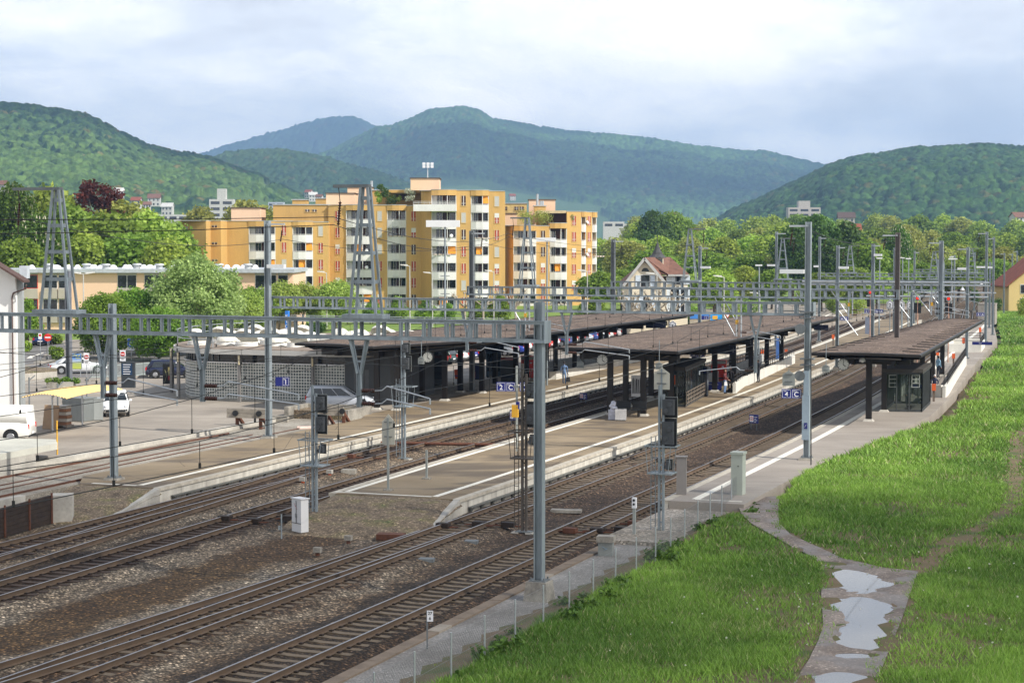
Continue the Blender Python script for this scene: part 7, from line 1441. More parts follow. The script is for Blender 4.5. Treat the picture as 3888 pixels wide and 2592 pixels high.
def road_sign(label, px, pyb, pyt, kind, w_=.42):
 g = at(px, pyb); hh = A(px, pyt, g.y).z - PZ; r = thing('road_sign', label, 'road sign', g, 0, 'road signs'); m = MB(); m.cyl((0, 0, 0), (0, 0, hh - .02), .03, .03, 7); m.build('pole', STEEL_L, r)
 if kind == 'noentry_big': m = MB(); m.cyl((0, -.06, hh - .35), (0, -.04, hh - .35), .35, .35, 20); d = m.build('disc', RED, r); m = MB(); m.box(-.25, .25, -.075, -.062, hh - .41, hh - .29); m.build('bar', SIGNW, d)
 elif kind == 'noentry': m = MB(); m.box(-w_ / 2, w_ / 2, -.05, -.03, hh - .92, hh); d = m.build('panel', SIGNW, r); m = MB(); m.cyl((0, -.066, hh - .33), (0, -.052, hh - .33), w_ * .38, w_ * .38, 18); e = m.build('disc', RED, d); m = MB(); m.box(-w_ * .27, w_ * .27, -.08, -.067, hh - .37, hh - .30); m.build('bar', SIGNW, e); m = MB(); m.box(-w_ * .3, w_ * .3, -.058, -.052, hh - .72, hh - .69); m.box(-w_ * .2, w_ * .2, -.058, -.052, hh - .80, hh - .77); m.build('text_line', BLACK, d)
 elif kind == 'blue': m = MB(); m.box(-.34, .34, -.05, -.03, hh - 1.1, hh); d = m.build('panel', SIGNW, r); m = MB(); m.box(-.32, .32, -.062, -.052, hh - .78, hh - .03); e = m.build('field', M('sign_mid_blue', (.01, .12, .62), .4), d); m = MB(); m.extr([(-.07, hh - .3), (.0, hh - .12), (.07, hh - .3), (.09, hh - .45), (-.09, hh - .45)], 'y', -.075, -.064); m.extr([(-.22, hh - .55), (.22, hh - .55), (.15, hh - .65), (-.15, hh - .65)], 'y', -.075, -.064); m.build('symbol', SIGNW, e)
 elif kind == 'small': m = MB(); m.box(-.16, .16, -.05, -.03, hh - .55, hh); d = m.build('panel', SIGNW, r); m = MB(); m.cyl((0, -.066, hh - .2), (0, -.052, hh - .2), .11, .11, 12); m.build('ring', RED, d)
 elif kind == 'tri': m = MB(); m.extr([(-.4, hh), (.4, hh), (0, hh - .7)], 'y', -.05, -.03); d = m.build('triangle', RED, r); m = MB(); m.extr([(-.27, hh - .08), (.27, hh - .08), (0, hh - .55)], 'y', -.062, -.052); m.build('field', SIGNW, d)
 return r
road_sign('white board with no-entry disc left of the forecourt planter', 330, 1463, 1338, 'noentry'); road_sign('white board with no-entry disc beside the information pillar', 467, 1400, 1329, 'noentry', .5); road_sign('large round red no-entry sign by the parked blue car', 183, 1368, 1266, 'noentry_big'); road_sign('small white sign with red ring left of the large no-entry sign', 154, 1370, 1264, 'small'); road_sign('blue sign with white symbol behind the information pillar', 499, 1368, 1284, 'blue'); road_sign('white and red yield triangle near the blue poster container', 2762, 1256, 1188, 'tri')
r = thing('advert_poster', 'poster panel with blue sky and yellow field colours on two legs', 'poster', at(290, 1428), R(-4)); m = MB(); m.box(-.46, .46, -.05, .05, .55, 1.85); p = m.build('frame', GREYB, r)
def poster_mat():
 t = NT('poster_print'); z = t.sep(t.co)[2]; c = t.ramp(t.math('ADD', t.math('MULTIPLY', t.math('SUBTRACT', z, .55), .72), t.math('MULTIPLY', t.noise(3., 3), .15)), [(.1, (.55, .62, .10)), (.42, (.45, .52, .15)), (.55, (.5, .6, .7)), (.75, (.05, .22, .62))]); return t.fin(c, .35)
m = MB(); m.box(-.42, .42, -.062, -.052, .60, 1.8); p = m.build('print', poster_mat(), r); YT = M('poster_yellow_text', (.8, .75, .15)); text('Achte auf', .17, YT, p, (.02, -.068, 1.68), (R(90), 0, 0)); text('nicht', .17, YT, p, (.15, -.068, 1.48), (R(90), 0, 0))
for q in (-.35, .35): m = MB(); m.cyl((q, 0, 0), (q, 0, .55), .03, .03, 6); m.build('leg', STEEL_L, r)
r = thing('dark_poster', 'black poster panel with pale figure between the station columns', 'poster', at(640, 1470), R(-6)); m = MB(); m.box(-.42, .42, -.04, .04, .25, 1.75); p = m.build('board', BLACK, r); m = MB(); m.box(-.02, .36, -.052, -.042, .9, 1.5); m.build('text_block', M('dull_gold', (.3, .25, .1)), p); m = MB(); m.box(-.02, .36, -.052, -.042, .55, .85); m.build('red_block', M('dull_red', (.25, .02, .02)), p); m = MB(); m.beam((-.25, -.05, 1.3), (-.12, -.05, .9), .08, .01); m.beam((-.12, -.05, .9), (-.28, -.05, .35), .07, .01); m.beam((-.2, -.05, 1.1), (-.02, -.05, 1.2), .04, .01); m.build('pale_figure', M('pale_olive', (.4, .4, .2)), p)
for q in (-.4, .4): m = MB(); m.box(q - .02, q + .02, -.02, .02, 0, .25); m.build('leg', STEEL_D, r)
def railing(label, P0, P1, h=1., mat=None):
 r = thing('railing', label, 'railing', P0); d = P1 - P0; L_ = d.length; m = MB()
 for z in (h, .12): m.cyl((0, 0, z), d + Vector((0, 0, z)), .03, .03, 6)
 m.build('rails', mat or RG, r); n = min(99, int(L_ / .14)); first = None
 m = MB(); m.cyl((0, 0, .12), (0, 0, h), .015, .015, 5, cap=False); b0 = m.build('bar', mat or RG, r)
 for i in range(1, n + 1): b = b0.copy(); C.objects.link(b); b.location = d * (i / n)
RG = M('pale_green_railing', (.38, .45, .42), .5)
railing('pale green railing left of the information pillar', at(345, 1438), at(458, 1432)); railing('pale green railing right of the information pillar', at(516, 1430), at(612, 1418))
m = MB(); d = at(610, 1424) - at(330, 1446); m.beam(Vector((0, 0, .05)), d + Vector((0, 0, .05)), .5, .14); tag(m.build('kerb_strip', CONC_D, loc=at(330, 1446)), 'raised kerb strip under the pale green railing', 'kerb')
for i, (px, py) in enumerate([(198, 1473), (240, 1472)]):
 r = thing('concrete_planter', 'concrete planter with long grass, %s of the pair' % ['darker left one', 'paler right one'][i], 'planter', at(px, py) + Vector((0, .5, 0)), 0, 'concrete planters'); m = MB(); m.box(-.42, .42 + .3 * i, -.45, .45, 0, .42); m.build('box', CONC_D if i == 0 else CONC, r)
 q = np.random.default_rng(i); cs = np.stack([q.uniform(-.4, .5 + .5 * i, 8), q.uniform(-.3, .3, 8), q.uniform(.45, .6, 8)], 1); V, Fa, co = leaves(cs, np.full((8, 3), .22), 700, .12, (.07, .14, .015), (.2, .3, .04), i); npmesh('planting', V, Fa, LEAF0, r, col=co)
mast('thick grey post standing at the concrete planters on the forecourt', ST(*at(263, 1468).xy)[0], ST(*at(263, 1468).xy)[1], PZ, 9.0, .36, mat=M('violet_grey_post', (.17, .18, .20), .6, .3))
flat('road', [(x.x, x.y) for x in [at(60, 1440), at(600, 1425), at(1500, 1290), at(1500, 1270), at(900, 1300), at(420, 1345), at(210, 1375), at(60, 1395)]], PZ + .012, ASP_R, wt=False)
flat('road', [(x.x, x.y) for x in [at(60, 1390), at(150, 1378), at(170, 1345), at(250, 1318), at(240, 1302), at(130, 1312), at(60, 1340)]], PZ + .016, ASP_R, wt=False)
for i in range(9): p = at(62 + 14 * i, 1458 - 2.2 * i); flat('road_marking', [(p.x, p.y), (p.x + .5, p.y + .1), (p.x + .5, p.y + .3), (p.x, p.y + .2)], PZ + .02, LINEW, wt=False)
m = MB(); o0 = at(105, 1360); pts = [at(100, 1361), at(118, 1350), at(120, 1353), at(165, 1338), at(166, 1340), at(122, 1356), at(125, 1360)]; flat('road_marking', [(p.x, p.y) for p in pts], PZ + .022, LINEW, wt=False)
flat('gravel', [(x.x, x.y) for x in [at(125, 1378), at(245, 1372), at(250, 1365), at(150, 1368)]], PZ + .07, CONC_D, wt=False, thick=.2)
r = thing('stone_ramp', 'long low ramp with mossy top and pale concrete side wall', 'ramp', at(100, 1442)); ox, oy = r.location.x, r.location.y; tp = [G(x, y, .9) for x, y in [(-300, 1420), (-300, 1388), (60, 1392), (215, 1400), (217, 1409), (80, 1419)]]; m = MB(); m.prism([(p.x - ox, p.y - oy) for p in tp], -.2, .5); m.build('side_wall', CONC, r); m = MB(); m.prism([(p.x - ox, p.y - oy) for p in tp], .502, .56); m.build('mossy_top', MOUND, r)
def street_lamp(label, px, pyt, Y, dx=-1, double=False):
 z = H + (920 - pyt) / F * Y; r = thing('street_lamp', label, 'street lamp', (pxX(px, Y), Y, .3), 0, 'street lamps'); hh = z - .3; m = MB(); m.cyl((0, 0, 0), (0, 0, hh), .08, .05, 8); m.build('pole', M('lamp_pole_pale', (.5, .5, .46), .5), r)
 for sg in ((dx,) if not double else (-1, 1)): m = MB(); m.beam((0, 0, hh - .02), (sg * .3, 0, hh + .05), .06, .06); m.add([(sg * .25, -.12, hh - .0), (sg * 1.15, -.1, hh + .12), (sg * 1.15, .1, hh + .12), (sg * .25, .12, hh), (sg * .25, -.12, hh + .18), (sg * 1.15, -.1, hh + .22), (sg * 1.15, .1, hh + .22), (sg * .25, .12, hh + .18)], [(0, 1, 2, 3), (4, 7, 6, 5), (0, 4, 5, 1), (1, 5, 6, 2), (2, 6, 7, 3), (3, 7, 4, 0)]); m.build('lamp_head', M('lamp_head_white', (.7, .69, .64), .4), r)
for a in [('double-headed street lamp in front of the school', 317, 1040, 190, 1, True), ('street lamp with left head before the orange awnings', 1240, 1035, 232, -1, False), ('street lamp facing the viewer below the ochre wall', 1556, 1010, 228, -1, False), ('street lamp with left head between the two tallest balcony stacks', 1642, 1038, 236, -1, False), ('street lamp with left head below the rightmost blinds of the tall block', 1875, 1031, 236, -1, False), ('street lamp at the right corner of the ochre block', 2230, 1030, 220, -1, False), ('street lamp in front of the gable of the turreted house', 2494, 1042, 195, -1, False), ('street lamp right of the small lattice tower', 2749, 1052, 200, -1, False), ('street lamp above the white-topped canopy end', 2885, 1115, 215, -1, False), ('street lamp peeping over the school roof', 530, 985, 250, -1, False)]: street_lamp(*a)
r = thing('poster_container', 'beige container with posters beside a bright blue poster wall', 'container', at(2660, 1262), R(-4)); Y = r.location.y; k = Y / F; m = MB(); m.box(-1.3, 1.1, 0, 2., 0, 72 * k); m.build('body', M('container_beige', (.42, .36, .28), .7), r); m = MB(); m.box(-1.25, 1.0, -.06, -.003, 52 * k, 72 * k); m.build('poster_strip', poster_mat(), r)
m = MB(); m.box(1.15, 2.55, -.1, .1, 10 * k, 74 * k); p = m.build('blue_poster', M('poster_bright_blue', (.02, .30, .75), .4), r); m = MB(); m.box(1.4, 2.0, -.115, -.102, 50 * k, 64 * k); m.build('yellow_block', YEL, p)
m = MB(); m.box(-.8, .8, -.5, .5, 0, .8); o = m.build('green_bin', M('bin_green', (.01, .12, .08), .5), loc=at(2605, 1262)); tag(o, 'dark green waste bin left of the poster container', 'waste bin')
boxthing('trackside_hut', 'small grey hut with slanted roof at the end of the right platform', 'hut', W(252, -27.5, PZ), RZ, (2.2, 2.2, 2.6), M('hut_grey', (.32, .29, .25), .8), cap=.12)
# ======== people
SKIN = M('skin', (.42, .24, .17), .6, 0, .06); HAIRD = M('dark_hair', (.03, .02, .015), .7)
def person(label, loc, rz, top, legs, shoes=None, hair=None, ov=None, sit=False, scale=1., cap=None):
 r = thing('person', label, 'person', loc, rz, None)
 J = dict(pelvis=((0, 0, .94), .135, .10), spine=((0, 0, 1.12), .125, .095), chest=((0, 0, 1.33), .15, .105), neck=((0, 0, 1.48), .055, .055), jaw=((0, -.012, 1.56), .068, .075), head=((0, -.01, 1.65), .078, .092), crown=((0, 0, 1.72), .06, .07), nose=((0, -.095, 1.635), .014, .014))
 for sd, n in ((-1, 'L'), (1, 'R')):
  J.update({'sh' + n: ((sd * .19, 0, 1.41), .062, .06), 'el' + n: ((sd * .245, .02, 1.13), .045, .045), 'wr' + n: ((sd * .25, -.06, .89), .03, .027), 'ha' + n: ((sd * .25, -.085, .82), .036, .02), 'hip' + n: ((sd * .09, 0, .88), .088, .09), 'kn' + n: ((sd * .10, -.02, .49), .06, .062), 'an' + n: ((sd * .10, .03, .10), .045, .05), 'to' + n: ((sd * .115, -.12, .045), .042, .035)})
 for k_, v in (ov or {}).items(): J[k_] = (v, J[k_][1], J[k_][2])
 E_ = [('pelvis', 'spine'), ('spine', 'chest'), ('chest', 'neck'), ('neck', 'jaw'), ('jaw', 'head'), ('head', 'crown'), ('head', 'nose')]
 for n in 'LR': E_ += [('chest', 'sh' + n), ('sh' + n, 'el' + n), ('el' + n, 'wr' + n), ('wr' + n, 'ha' + n), ('pelvis', 'hip' + n), ('hip' + n, 'kn' + n), ('kn' + n, 'an' + n), ('an' + n, 'to' + n)]
 for n in 'LR':
  h = Vector(J['ha' + n][0]); w_ = Vector(J['wr' + n][0]); d = (h - w_).normalized(); s_ = Vector((0, 1, 0)) if abs(d.y) < .8 else Vector((1, 0, 0))
  for i, ln in enumerate((.062, .074, .068, .052)): J['f%d%s' % (i, n)] = (tuple(h + s_ * (-.027 + .018 * i) + d * ln + Vector((0, -.012, 0))), .0085, .0085); E_.append(('ha' + n, 'f%d%s' % (i, n)))
  J['th' + n] = (tuple(h - d * .02 + s_ * -.05 + d * .035), .0095, .0095); E_.append(('wr' + n, 'th' + n))
 ks = list(J); me = bpy.data.meshes.new('body'); me.from_pydata([J[k_][0] for k_ in ks], [(ks.index(a), ks.index(b)) for a, b in E_], []); ob = bpy.data.objects.new('body', me); C.objects.link(ob); md = ob.modifiers.new('skin', 'SKIN'); sk = me.skin_vertices[0].data if me.skin_vertices else None
 if sk is None: 
  bm = __import__('bmesh').new(); bm.from_mesh(me); bm.verts.layers.skin.verify(); bm.to_mesh(me); bm.free(); sk = me.skin_vertices[0].data
 for i, k_ in enumerate(ks): sk[i].radius = (J[k_][1], J[k_][2]); sk[i].use_root = (k_ == 'pelvis')
 ob.modifiers.new('sub', 'SUBSURF').levels = 1; m2 = bpy.data.meshes.new_from_object(ob.evaluated_get(bpy.context.evaluated_depsgraph_get())); bpy.data.objects.remove(ob)
 mats = [SKIN, top, legs, shoes or BLACK]; m2.materials.clear(); [m2.materials.append(x) for x in mats]; P_ = {k_: Vector(J[k_][0]) for k_ in ks}
 seg = [(a, b, 0 if (a in ('neck', 'jaw', 'head') or a[:2] in ('wr', 'ha') or (a[:2] == 'el' and False)) else (2 if a[:3] in ('hip',) or a[:2] == 'kn' or b[:3] == 'hip' else (3 if a[:2] == 'an' else 1))) for a, b in E_]
 for p in m2.polygons:
  c = p.center; best = 9; bi = 1
  for a, b, mi in seg:
   A_, B_ = P_[a], P_[b]; d = B_ - A_; t = max(0, min(1, (c - A_).dot(d) / max(1e-9, d.length_squared))); q = (c - A_ - d * t).length - J[a][1] * .5
   if q < best: best = q; bi = mi
  p.material_index = bi; p.use_smooth = True
 b = bpy.data.objects.new('body', m2); C.objects.link(b); b.parent = r; m2.name = 'body'
 hd = P_['head']; m = MB(); m.ell((hd.x, hd.y + .018, hd.z + .015), .088, .10, .098, 12, 8, 0); o = m.build('hair' if cap is None else 'cap', cap or hair or HAIRD, r)
 for v in o.data.vertices:
  if v.co.y < hd.y - .045 and v.co.z < hd.z + .045: v.co.y = hd.y - .03
 r.scale = (scale,) * 3; return r
DEN = M('denim_blue', (.17, .27, .46), .85, 0, .12, 5.); DEN2 = M('jeans_light', (.15, .25, .46), .85, 0, .2, 5.); DK = M('dark_suit', (.022, .023, .03), .8); PL = M('red_checked_shirt', (.14, .03, .03), .8, 0, .6, 18.); NV = M('navy_jacket', (.02, .025, .06), .8); LB = M('light_blue_jacket', (.22, .38, .52), .8)
person('person in pale blue denim walking away with a dark bag', at(2142, 1460), R(168), DEN, DEN, SIGNW, ov=dict(elL=(-.27, .04, 1.13), knR=(.1, -.08, .50), anR=(.1, -.12, .12), toR=(.11, -.26, .06)))
def bag(label, loc, mat, sz=(.32, .14, .3), strap=.2, name='bag', group=None):
 r = thing(name, label, 'bag', loc, R(10), group); m = MB(); a, b, c = sz; m.add([(-a / 2, -b / 2, 0), (a / 2, -b / 2, 0), (a / 2, b / 2, 0), (-a / 2, b / 2, 0), (-a * .38, -b * .3, c), (a * .38, -b * .3, c), (a * .38, b * .3, c), (-a * .38, b * .3, c)], [(0, 3, 2, 1), (4, 5, 6, 7), (0, 1, 5, 4), (1, 2, 6, 5), (2, 3, 7, 6), (3, 0, 4, 7)]); m.build('bag_body', mat, r)
 m = MB(); m.tube([(-a * .2, 0, c), (-a * .1, 0, c + strap), (a * .1, 0, c + strap), (a * .2, 0, c)], .012, 5); m.build('handle', mat, r)
g = at(2142, 1460); bag('dark travel bag hanging from the hand of the denim walker', g + Vector((.30, -.08, .22)), BLACK, (.3, .16, .36), .22)
person('person in red checked shirt and light jeans holding a white paper bag', at(2752, 1495), R(60), PL, DEN2, BLACK, hair=M('brown_hair', (.14, .07, .03), .7), ov=dict(elL=(-.2, -.12, 1.12), wrL=(-.12, -.26, 1.02), haL=(-.1, -.33, 1.0), wrR=(.22, -.2, 1.0), haR=(.2, -.27, .96)))
g = at(2752, 1495); bag('white paper bag held by the person in the checked shirt', g + Vector((0.02, -.34, .62)), SIGNW, (.24, .1, .26), .1)
person('person in dark clothes with reddish hair leaning on the ramp wall', at(2773, 1484), R(-20), M('black_coat', (.018, .016, .018), .8), M('black_trousers', (.015, .014, .016), .8), BLACK, hair=M('orange_red_hair', (.45, .12, .03), .7), ov=dict(pelvis=(0, .1, .86), hipL=(-.09, .08, .82), hipR=(.09, .08, .82), knL=(-.1, -.22, .52), knR=(.12, -.25, .5), wrL=(-.14, -.3, 1.0), haL=(-.12, -.36, .98)))
g = at(2773, 1484); bag('black shoulder bag held by the reddish-haired person', g + Vector((.32, -.15, .62)), BLACK, (.34, .16, .32), .2)
person('person in dark suit reading something beside the white ramp wall', at(2879, 1452), R(-60), DK, M('dark_jeans', (.03, .035, .05), .8), BLACK, ov=dict(elL=(-.2, -.1, 1.14), wrL=(-.1, -.3, 1.2), haL=(-.06, -.36, 1.22), elR=(.2, -.1, 1.14), wrR=(.1, -.3, 1.2), haR=(.08, -.36, 1.22), head=(0, -.03, 1.64), jaw=(0, -.03, 1.55)))
g = at(2879, 1452); bag('brown shoulder bag at the side of the dark-suited reader', g + Vector((-.22, -.12, .85)), M('brown_leather', (.07, .035, .02), .5), (.3, .14, .24), .3)
SITP = dict(pelvis=(0, .05, .50), spine=(0, .06, .68), chest=(0, .04, .90), neck=(0, 0, 1.05), jaw=(0, -.03, 1.13), head=(0, -.03, 1.22), crown=(0, -.02, 1.29), nose=(0, -.115, 1.205), shL=(-.19, .03, .97), shR=(.19, .03, .97), elL=(-.26, -.04, .72), elR=(.26, -.04, .72), wrL=(-.12, -.28, .66), wrR=(.12, -.28, .66), haL=(-.06, -.34, .65), haR=(.06, -.34, .65), hipL=(-.1, 0, .48), hipR=(.1, 0, .48), knL=(-.16, -.42, .50), knR=(.16, -.42, .50), anL=(-.16, -.44, .10), anR=(.16, -.44, .10), toL=(-.17, -.58, .05), toR=(.17, -.58, .05))
p = W(134.8, -18.3, PZ); person('seated person in navy jacket and white cap by the near staircase', p, R(-5), NV, DEN2, BLACK, ov=SITP, cap=SIGNW)
r = thing('bench', 'small dark bench under the seated person with white cap', 'bench', p + Vector((0, .12, 0)), R(-5)); m = MB(); m.box(-.6, .6, -.25, .2, .34, .39); m.build('seat', BLACK, r)
for q in (-.45, .45): m = MB(); m.box(q - .03, q + .03, -.2, .15, 0, .34); m.build('leg', DARK, r)
person('person in dark blue coat standing among the right canopy columns', W(138.5, -20.4, PZ), R(150), NV, M('dark_jeans', (.03, .035, .05), .8), BLACK)
person('person in light blue jacket waiting at the far right canopy columns', W(150, -20.1, PZ), R(120), LB, M('dark_jeans', (.03, .035, .05), .8), BLACK)
person('person in grey standing inside the glazed shelter of the right canopy', W(122.5, -18.3, PZ), R(30), M('grey_top', (.16, .17, .17), .8), M('dark_jeans', (.03, .035, .05), .8), BLACK)
# ======== vegetation
def crown_blobs(h0, h1, rad, k, seed, shape='round', sub=.42):
 g = np.random.default_rng(seed); cs = []; rs = []
 for i in range(k):
  f = (i + .5) / k; z = h0 + (h1 - h0) * f
  if shape == 'round': env = math.sqrt(max(.02, 1 - (2 * f - 1) ** 2)) * (1.08 - .25 * f)
  elif shape == 'cone': env = (1 - f) * .9 + .12
  elif shape == 'tall': env = (1 - abs(2 * f - .8) ** 2.2 * .75)
  else: env = .6 + .4 * math.sin(f * 3)
  a = i * 2.4 + g.random() * .9; rr = rad * env * (1 - sub * .8) * math.sqrt(g.random() * .75 + .25) if env > .25 else 0
  q = rad * sub * (.7 + .55 * g.random()) * (.55 + .5 * env); cs.append((math.cos(a) * rr, math.sin(a) * rr, z)); rs.append((q, q, q * (.72 + .2 * g.random())))
 return np.array(cs), np.array(rs)
def trunk(r0, h, limbs, cs, seed, mat=BARK):
 g = random.Random(seed); m = MB(); pts = [Vector((0, 0, -.3))]; 
 for i in range(1, 6): pts.append(Vector((g.uniform(-.12, .12) * i * r0 * 1.5, g.uniform(-.12, .12) * i * r0 * 1.5, h * i / 5)))
 for i, (a, b) in enumerate(zip(pts, pts[1:])): m.cyl(a, b, r0 * (1 - i * .14), r0 * (1 - (i + 1) * .14), 9)
 for i in range(limbs):
  c = Vector(cs[g.randrange(len(cs))]); f = g.uniform(.35, .95); b = pts[0].lerp(pts[-1], f); mid = b.lerp(c, .5) + Vector((0, 0, .1 * h * g.uniform(-.3, .8))); rr = r0 * .42 * (1.2 - f * .6); m.cyl(b, mid, rr, rr * .6, 6); m.cyl(mid, c, rr * .6, rr * .2, 5)
 return m
TP = {}
def proto_tree(kind, seed, h, rad, colA, colB, n, size, shape='round', base=.22, k=26, r0=None, sub=.42, bark=BARK, extra=None, shell=.35, fol='crown'):
 cs, rs = crown_blobs(h * base + rad * .3, h - rad * .22, rad, k, seed, shape, sub)
 V, Fa, co = leaves(cs, rs, n, size, colA, colB, seed, shell=shell)
 if extra == 'candles':
  g = np.random.default_rng(seed + 1); m = 420; i = g.choice(len(V) // 4, m); p = V[i * 4]; r_ = np.array([0, 0, h * .55]); dd = p - r_; dd /= np.linalg.norm(dd, axis=1)[:, None]; p = p + dd * .12; ex = []
  for q in ((-.09, 0), (.09, 0), (0, .0)): pass
  a = p + np.array([-.10, 0, 0]); b = p + np.array([.10, 0, 0]); c = p + np.array([.03, .03, .42]); e = p + np.array([-.03, -.03, .42]); V2 = np.stack([a, b, c, e], 1).reshape(-1, 3); F2 = np.arange(4 * m).reshape(m, 4) + len(V); V = np.concatenate([V, V2]); Fa = np.concatenate([Fa, F2]); co = np.concatenate([co, np.tile([.62, .58, .42, 1], (4 * m, 1))])
 me = npmesh('crown', V, Fa, LEAF, col=co); tr = trunk(r0 or h * .022, h * .72, 9, cs, seed, bark).build('trunk', bark); r = bpy.data.objects.new(kind, None); C.objects.link(r); r['_h'] = h; me.parent = r; tr.parent = r; TP.setdefault(kind, []).append([r, False, h]); return r
GL = ((.18, .27, .035), (.42, .53, .09)); GM = ((.105, .185, .022), (.27, .38, .055)); GD = ((.04, .085, .014), (.10, .175, .03)); GO = ((.24, .265, .05), (.44, .46, .12)); GS = ((.19, .26, .07), (.40, .48, .17))
for i in range(3): proto_tree('light_green_tree', 20 + i, 14, 5.0, *GL, 7000, .62, k=30)
for i in range(3): proto_tree('green_tree', 30 + i, 13, 4.8, *GM, 7500, .60, k=30)
for i in range(2): proto_tree('dark_green_tree', 40 + i, 15, 5.2, *GD, 9000, .58, k=34)
for i in range(2): proto_tree('olive_tree', 50 + i, 13, 4.6, *GO, 6500, .55, k=26, shell=.6)
proto_tree('chestnut_tree', 60, 16, 5.0, (.06, .13, .018), (.16, .26, .04), 16000, .42, 'tall', base=.1, k=44, extra='candles')
proto_tree('copper_beech', 61, 15, 4.4, (.055, .012, .010), (.16, .035, .025), 9000, .36, k=34, shell=.8, base=.25, sub=.27)
proto_tree('poplar_tree', 62, 16, 2.6, *GL, 7000, .5, 'tall', k=26, base=.1)
proto_tree('linden_tree', 63, 9.5, 4.9, *GS, 30000, .25, 'round', base=-.02, k=60, sub=.27, r0=.2, shell=.7)
proto_tree('roadside_tree', 64, 8, 4.2, (.09, .18, .02), (.25, .37, .05), 22000, .26, 'round', base=.02, k=44, r0=.16, sub=.32, shell=.6)
for i in range(2): proto_tree('young_street_tree', 65 + i, 5.2, 1.65, (.12, .23, .02), (.28, .42, .06), 5000, .22, 'cone', base=.18, k=16, r0=.07, sub=.5)
proto_tree('feathery_tree', 68, 6.5, 3.0, (.19, .27, .035), (.42, .50, .12), 11000, .24, 'round', base=.3, k=30, r0=.12, shell=.7)
def place(kind, px, pyt, Y, label, group, wk=1., zg=.2, dx=0.):
 L_ = TP[kind]; e = L_[random.randrange(len(L_))]; z = H + (920 - pyt) / F * Y; sc = max(.3, (z - zg) / e[2]); loc = (pxX(px, Y) + dx, Y, zg); rz_ = random.uniform(0, 6.28); s3 = (sc * wk, sc * wk, sc)
 if not e[1]: r = e[0]; e[1] = True; r.location = loc; r.rotation_euler = (0, 0, rz_); r.scale = s3
 else: r = dup(e[0], loc, rz_, scale=s3)
 r.name = kind; tag(r, label, 'tree', group); return r
TREES = [  # left group behind the school
('chestnut_tree', 55, 678, 262, 'large chestnut with white flower candles at the left edge', .92), ('copper_beech', 362, 662, 292, 'copper beech with dark red crown above the green trees', 1.05), ('copper_beech', 270, 815, 280, 'lower brownish-red tree left of the copper beech', .9),
('light_green_tree', 185, 695, 285, 'light green tree between the chestnut and the copper beech', .9), ('green_tree', 250, 760, 268, 'green tree below the left side of the copper beech', 1.), ('olive_tree', 470, 752, 290, 'light olive tree right of the copper beech', 1.1), ('green_tree', 420, 800, 262, 'green tree below the copper beech', 1.1), ('light_green_tree', 560, 800, 285, 'light green tree at the right of the left group', 1.2),
('green_tree', 640, 835, 292, 'green tree just left of the ochre block', 1.), ('light_green_tree', 330, 880, 250, 'low light green tree behind the school roof', 1.2), ('green_tree', 500, 880, 250, 'low green tree behind the school roof, right of the light one', 1.3), ('chestnut_tree', 150, 800, 250, 'smaller chestnut with candles behind the lattice tower', 1.1), ('dark_green_tree', -10, 760, 300, 'dark tree partly outside the left edge', 1.), ('light_green_tree', 620, 900, 245, 'low light green tree in front of the left end of the ochre block', 1.), ('green_tree', 90, 900, 240, 'green tree behind the left end of the school roof', 1.),
('olive_tree', 760, 775, 420, 'thin olive tree behind the pink rooftop box, left', 1.), ('olive_tree', 930, 752, 430, 'thin olive tree behind the pink rooftop box, right', 1.), ('olive_tree', 1010, 775, 420, 'thin olive tree before the blue-grey building', .9),
('linden_tree', 745, 945, 178, 'large silvery light green tree in front of the school', 1.0), ('roadside_tree', 400, 1095, 172, 'mid green roadside tree with its trunk by the railings', 1.0), ('roadside_tree', 520, 1075, 180, 'mid green roadside tree left of the silvery tree', 1.1), ('roadside_tree', 600, 1150, 168, 'lower green tree just left of the silvery tree', 1.1), ('roadside_tree', 955, 1075, 215, 'green tree right of the silvery tree', 1.),
('young_street_tree', 105, 1130, 190, 'small green tree beside the white building', 1.),
('feathery_tree', 1060, 1065, 222, 'feathery yellow-green tree right of the track 1 post', 1.2), ('feathery_tree', 1150, 1070, 226, 'feathery yellow-green tree behind the second beam', 1.15), ('feathery_tree', 1275, 1060, 226, 'feathery yellow-green tree below the blinds of the ochre block', 1.2), ('feathery_tree', 940, 1100, 205, 'feathery yellow-green tree near the school end', .9),
]
for k, px, py, Y, lb, wk in TREES: place(k, px, py, Y, lb, 'trees of the left half', wk)
for i, (px, py, wk) in enumerate([(1105, 1150, 1.), (1195, 1165, .95), (1318, 1150, 1.), (1405, 1160, .95), (1509, 1135, 1.1), (1616, 1142, 1.05), (1701, 1160, 1.), (1808, 1150, 1.), (1893, 1128, 1.15), (2262, 1135, 1.25), (2215, 1160, 1.), (1415, 1135, .9)]):
 place('young_street_tree', px, py - 12, 245, 'small street tree, %s along the ochre block' % ['first', 'second', 'third', 'fourth', 'fifth', 'sixth', 'seventh', 'eighth', 'ninth and largest', 'last', 'next to last', 'the one behind the fourth,'][i], 'small street trees before the ochre block', wk * 1.45)
outline = lambda px: np.interp(px, [2380, 2430, 2500, 2560, 2660, 2760, 2860, 2960, 3080, 3200, 3260, 3330, 3420, 3520, 3620, 3700, 3800, 3890], [850, 800, 800, 815, 808, 815, 808, 812, 805, 830, 830, 815, 810, 822, 818, 832, 828, 838])
rg = random.Random(11); k = 0
ORD = 'first second third fourth fifth sixth seventh eighth ninth tenth eleventh twelfth thirteenth fourteenth fifteenth sixteenth seventeenth eighteenth nineteenth twentieth twenty-first'.split()
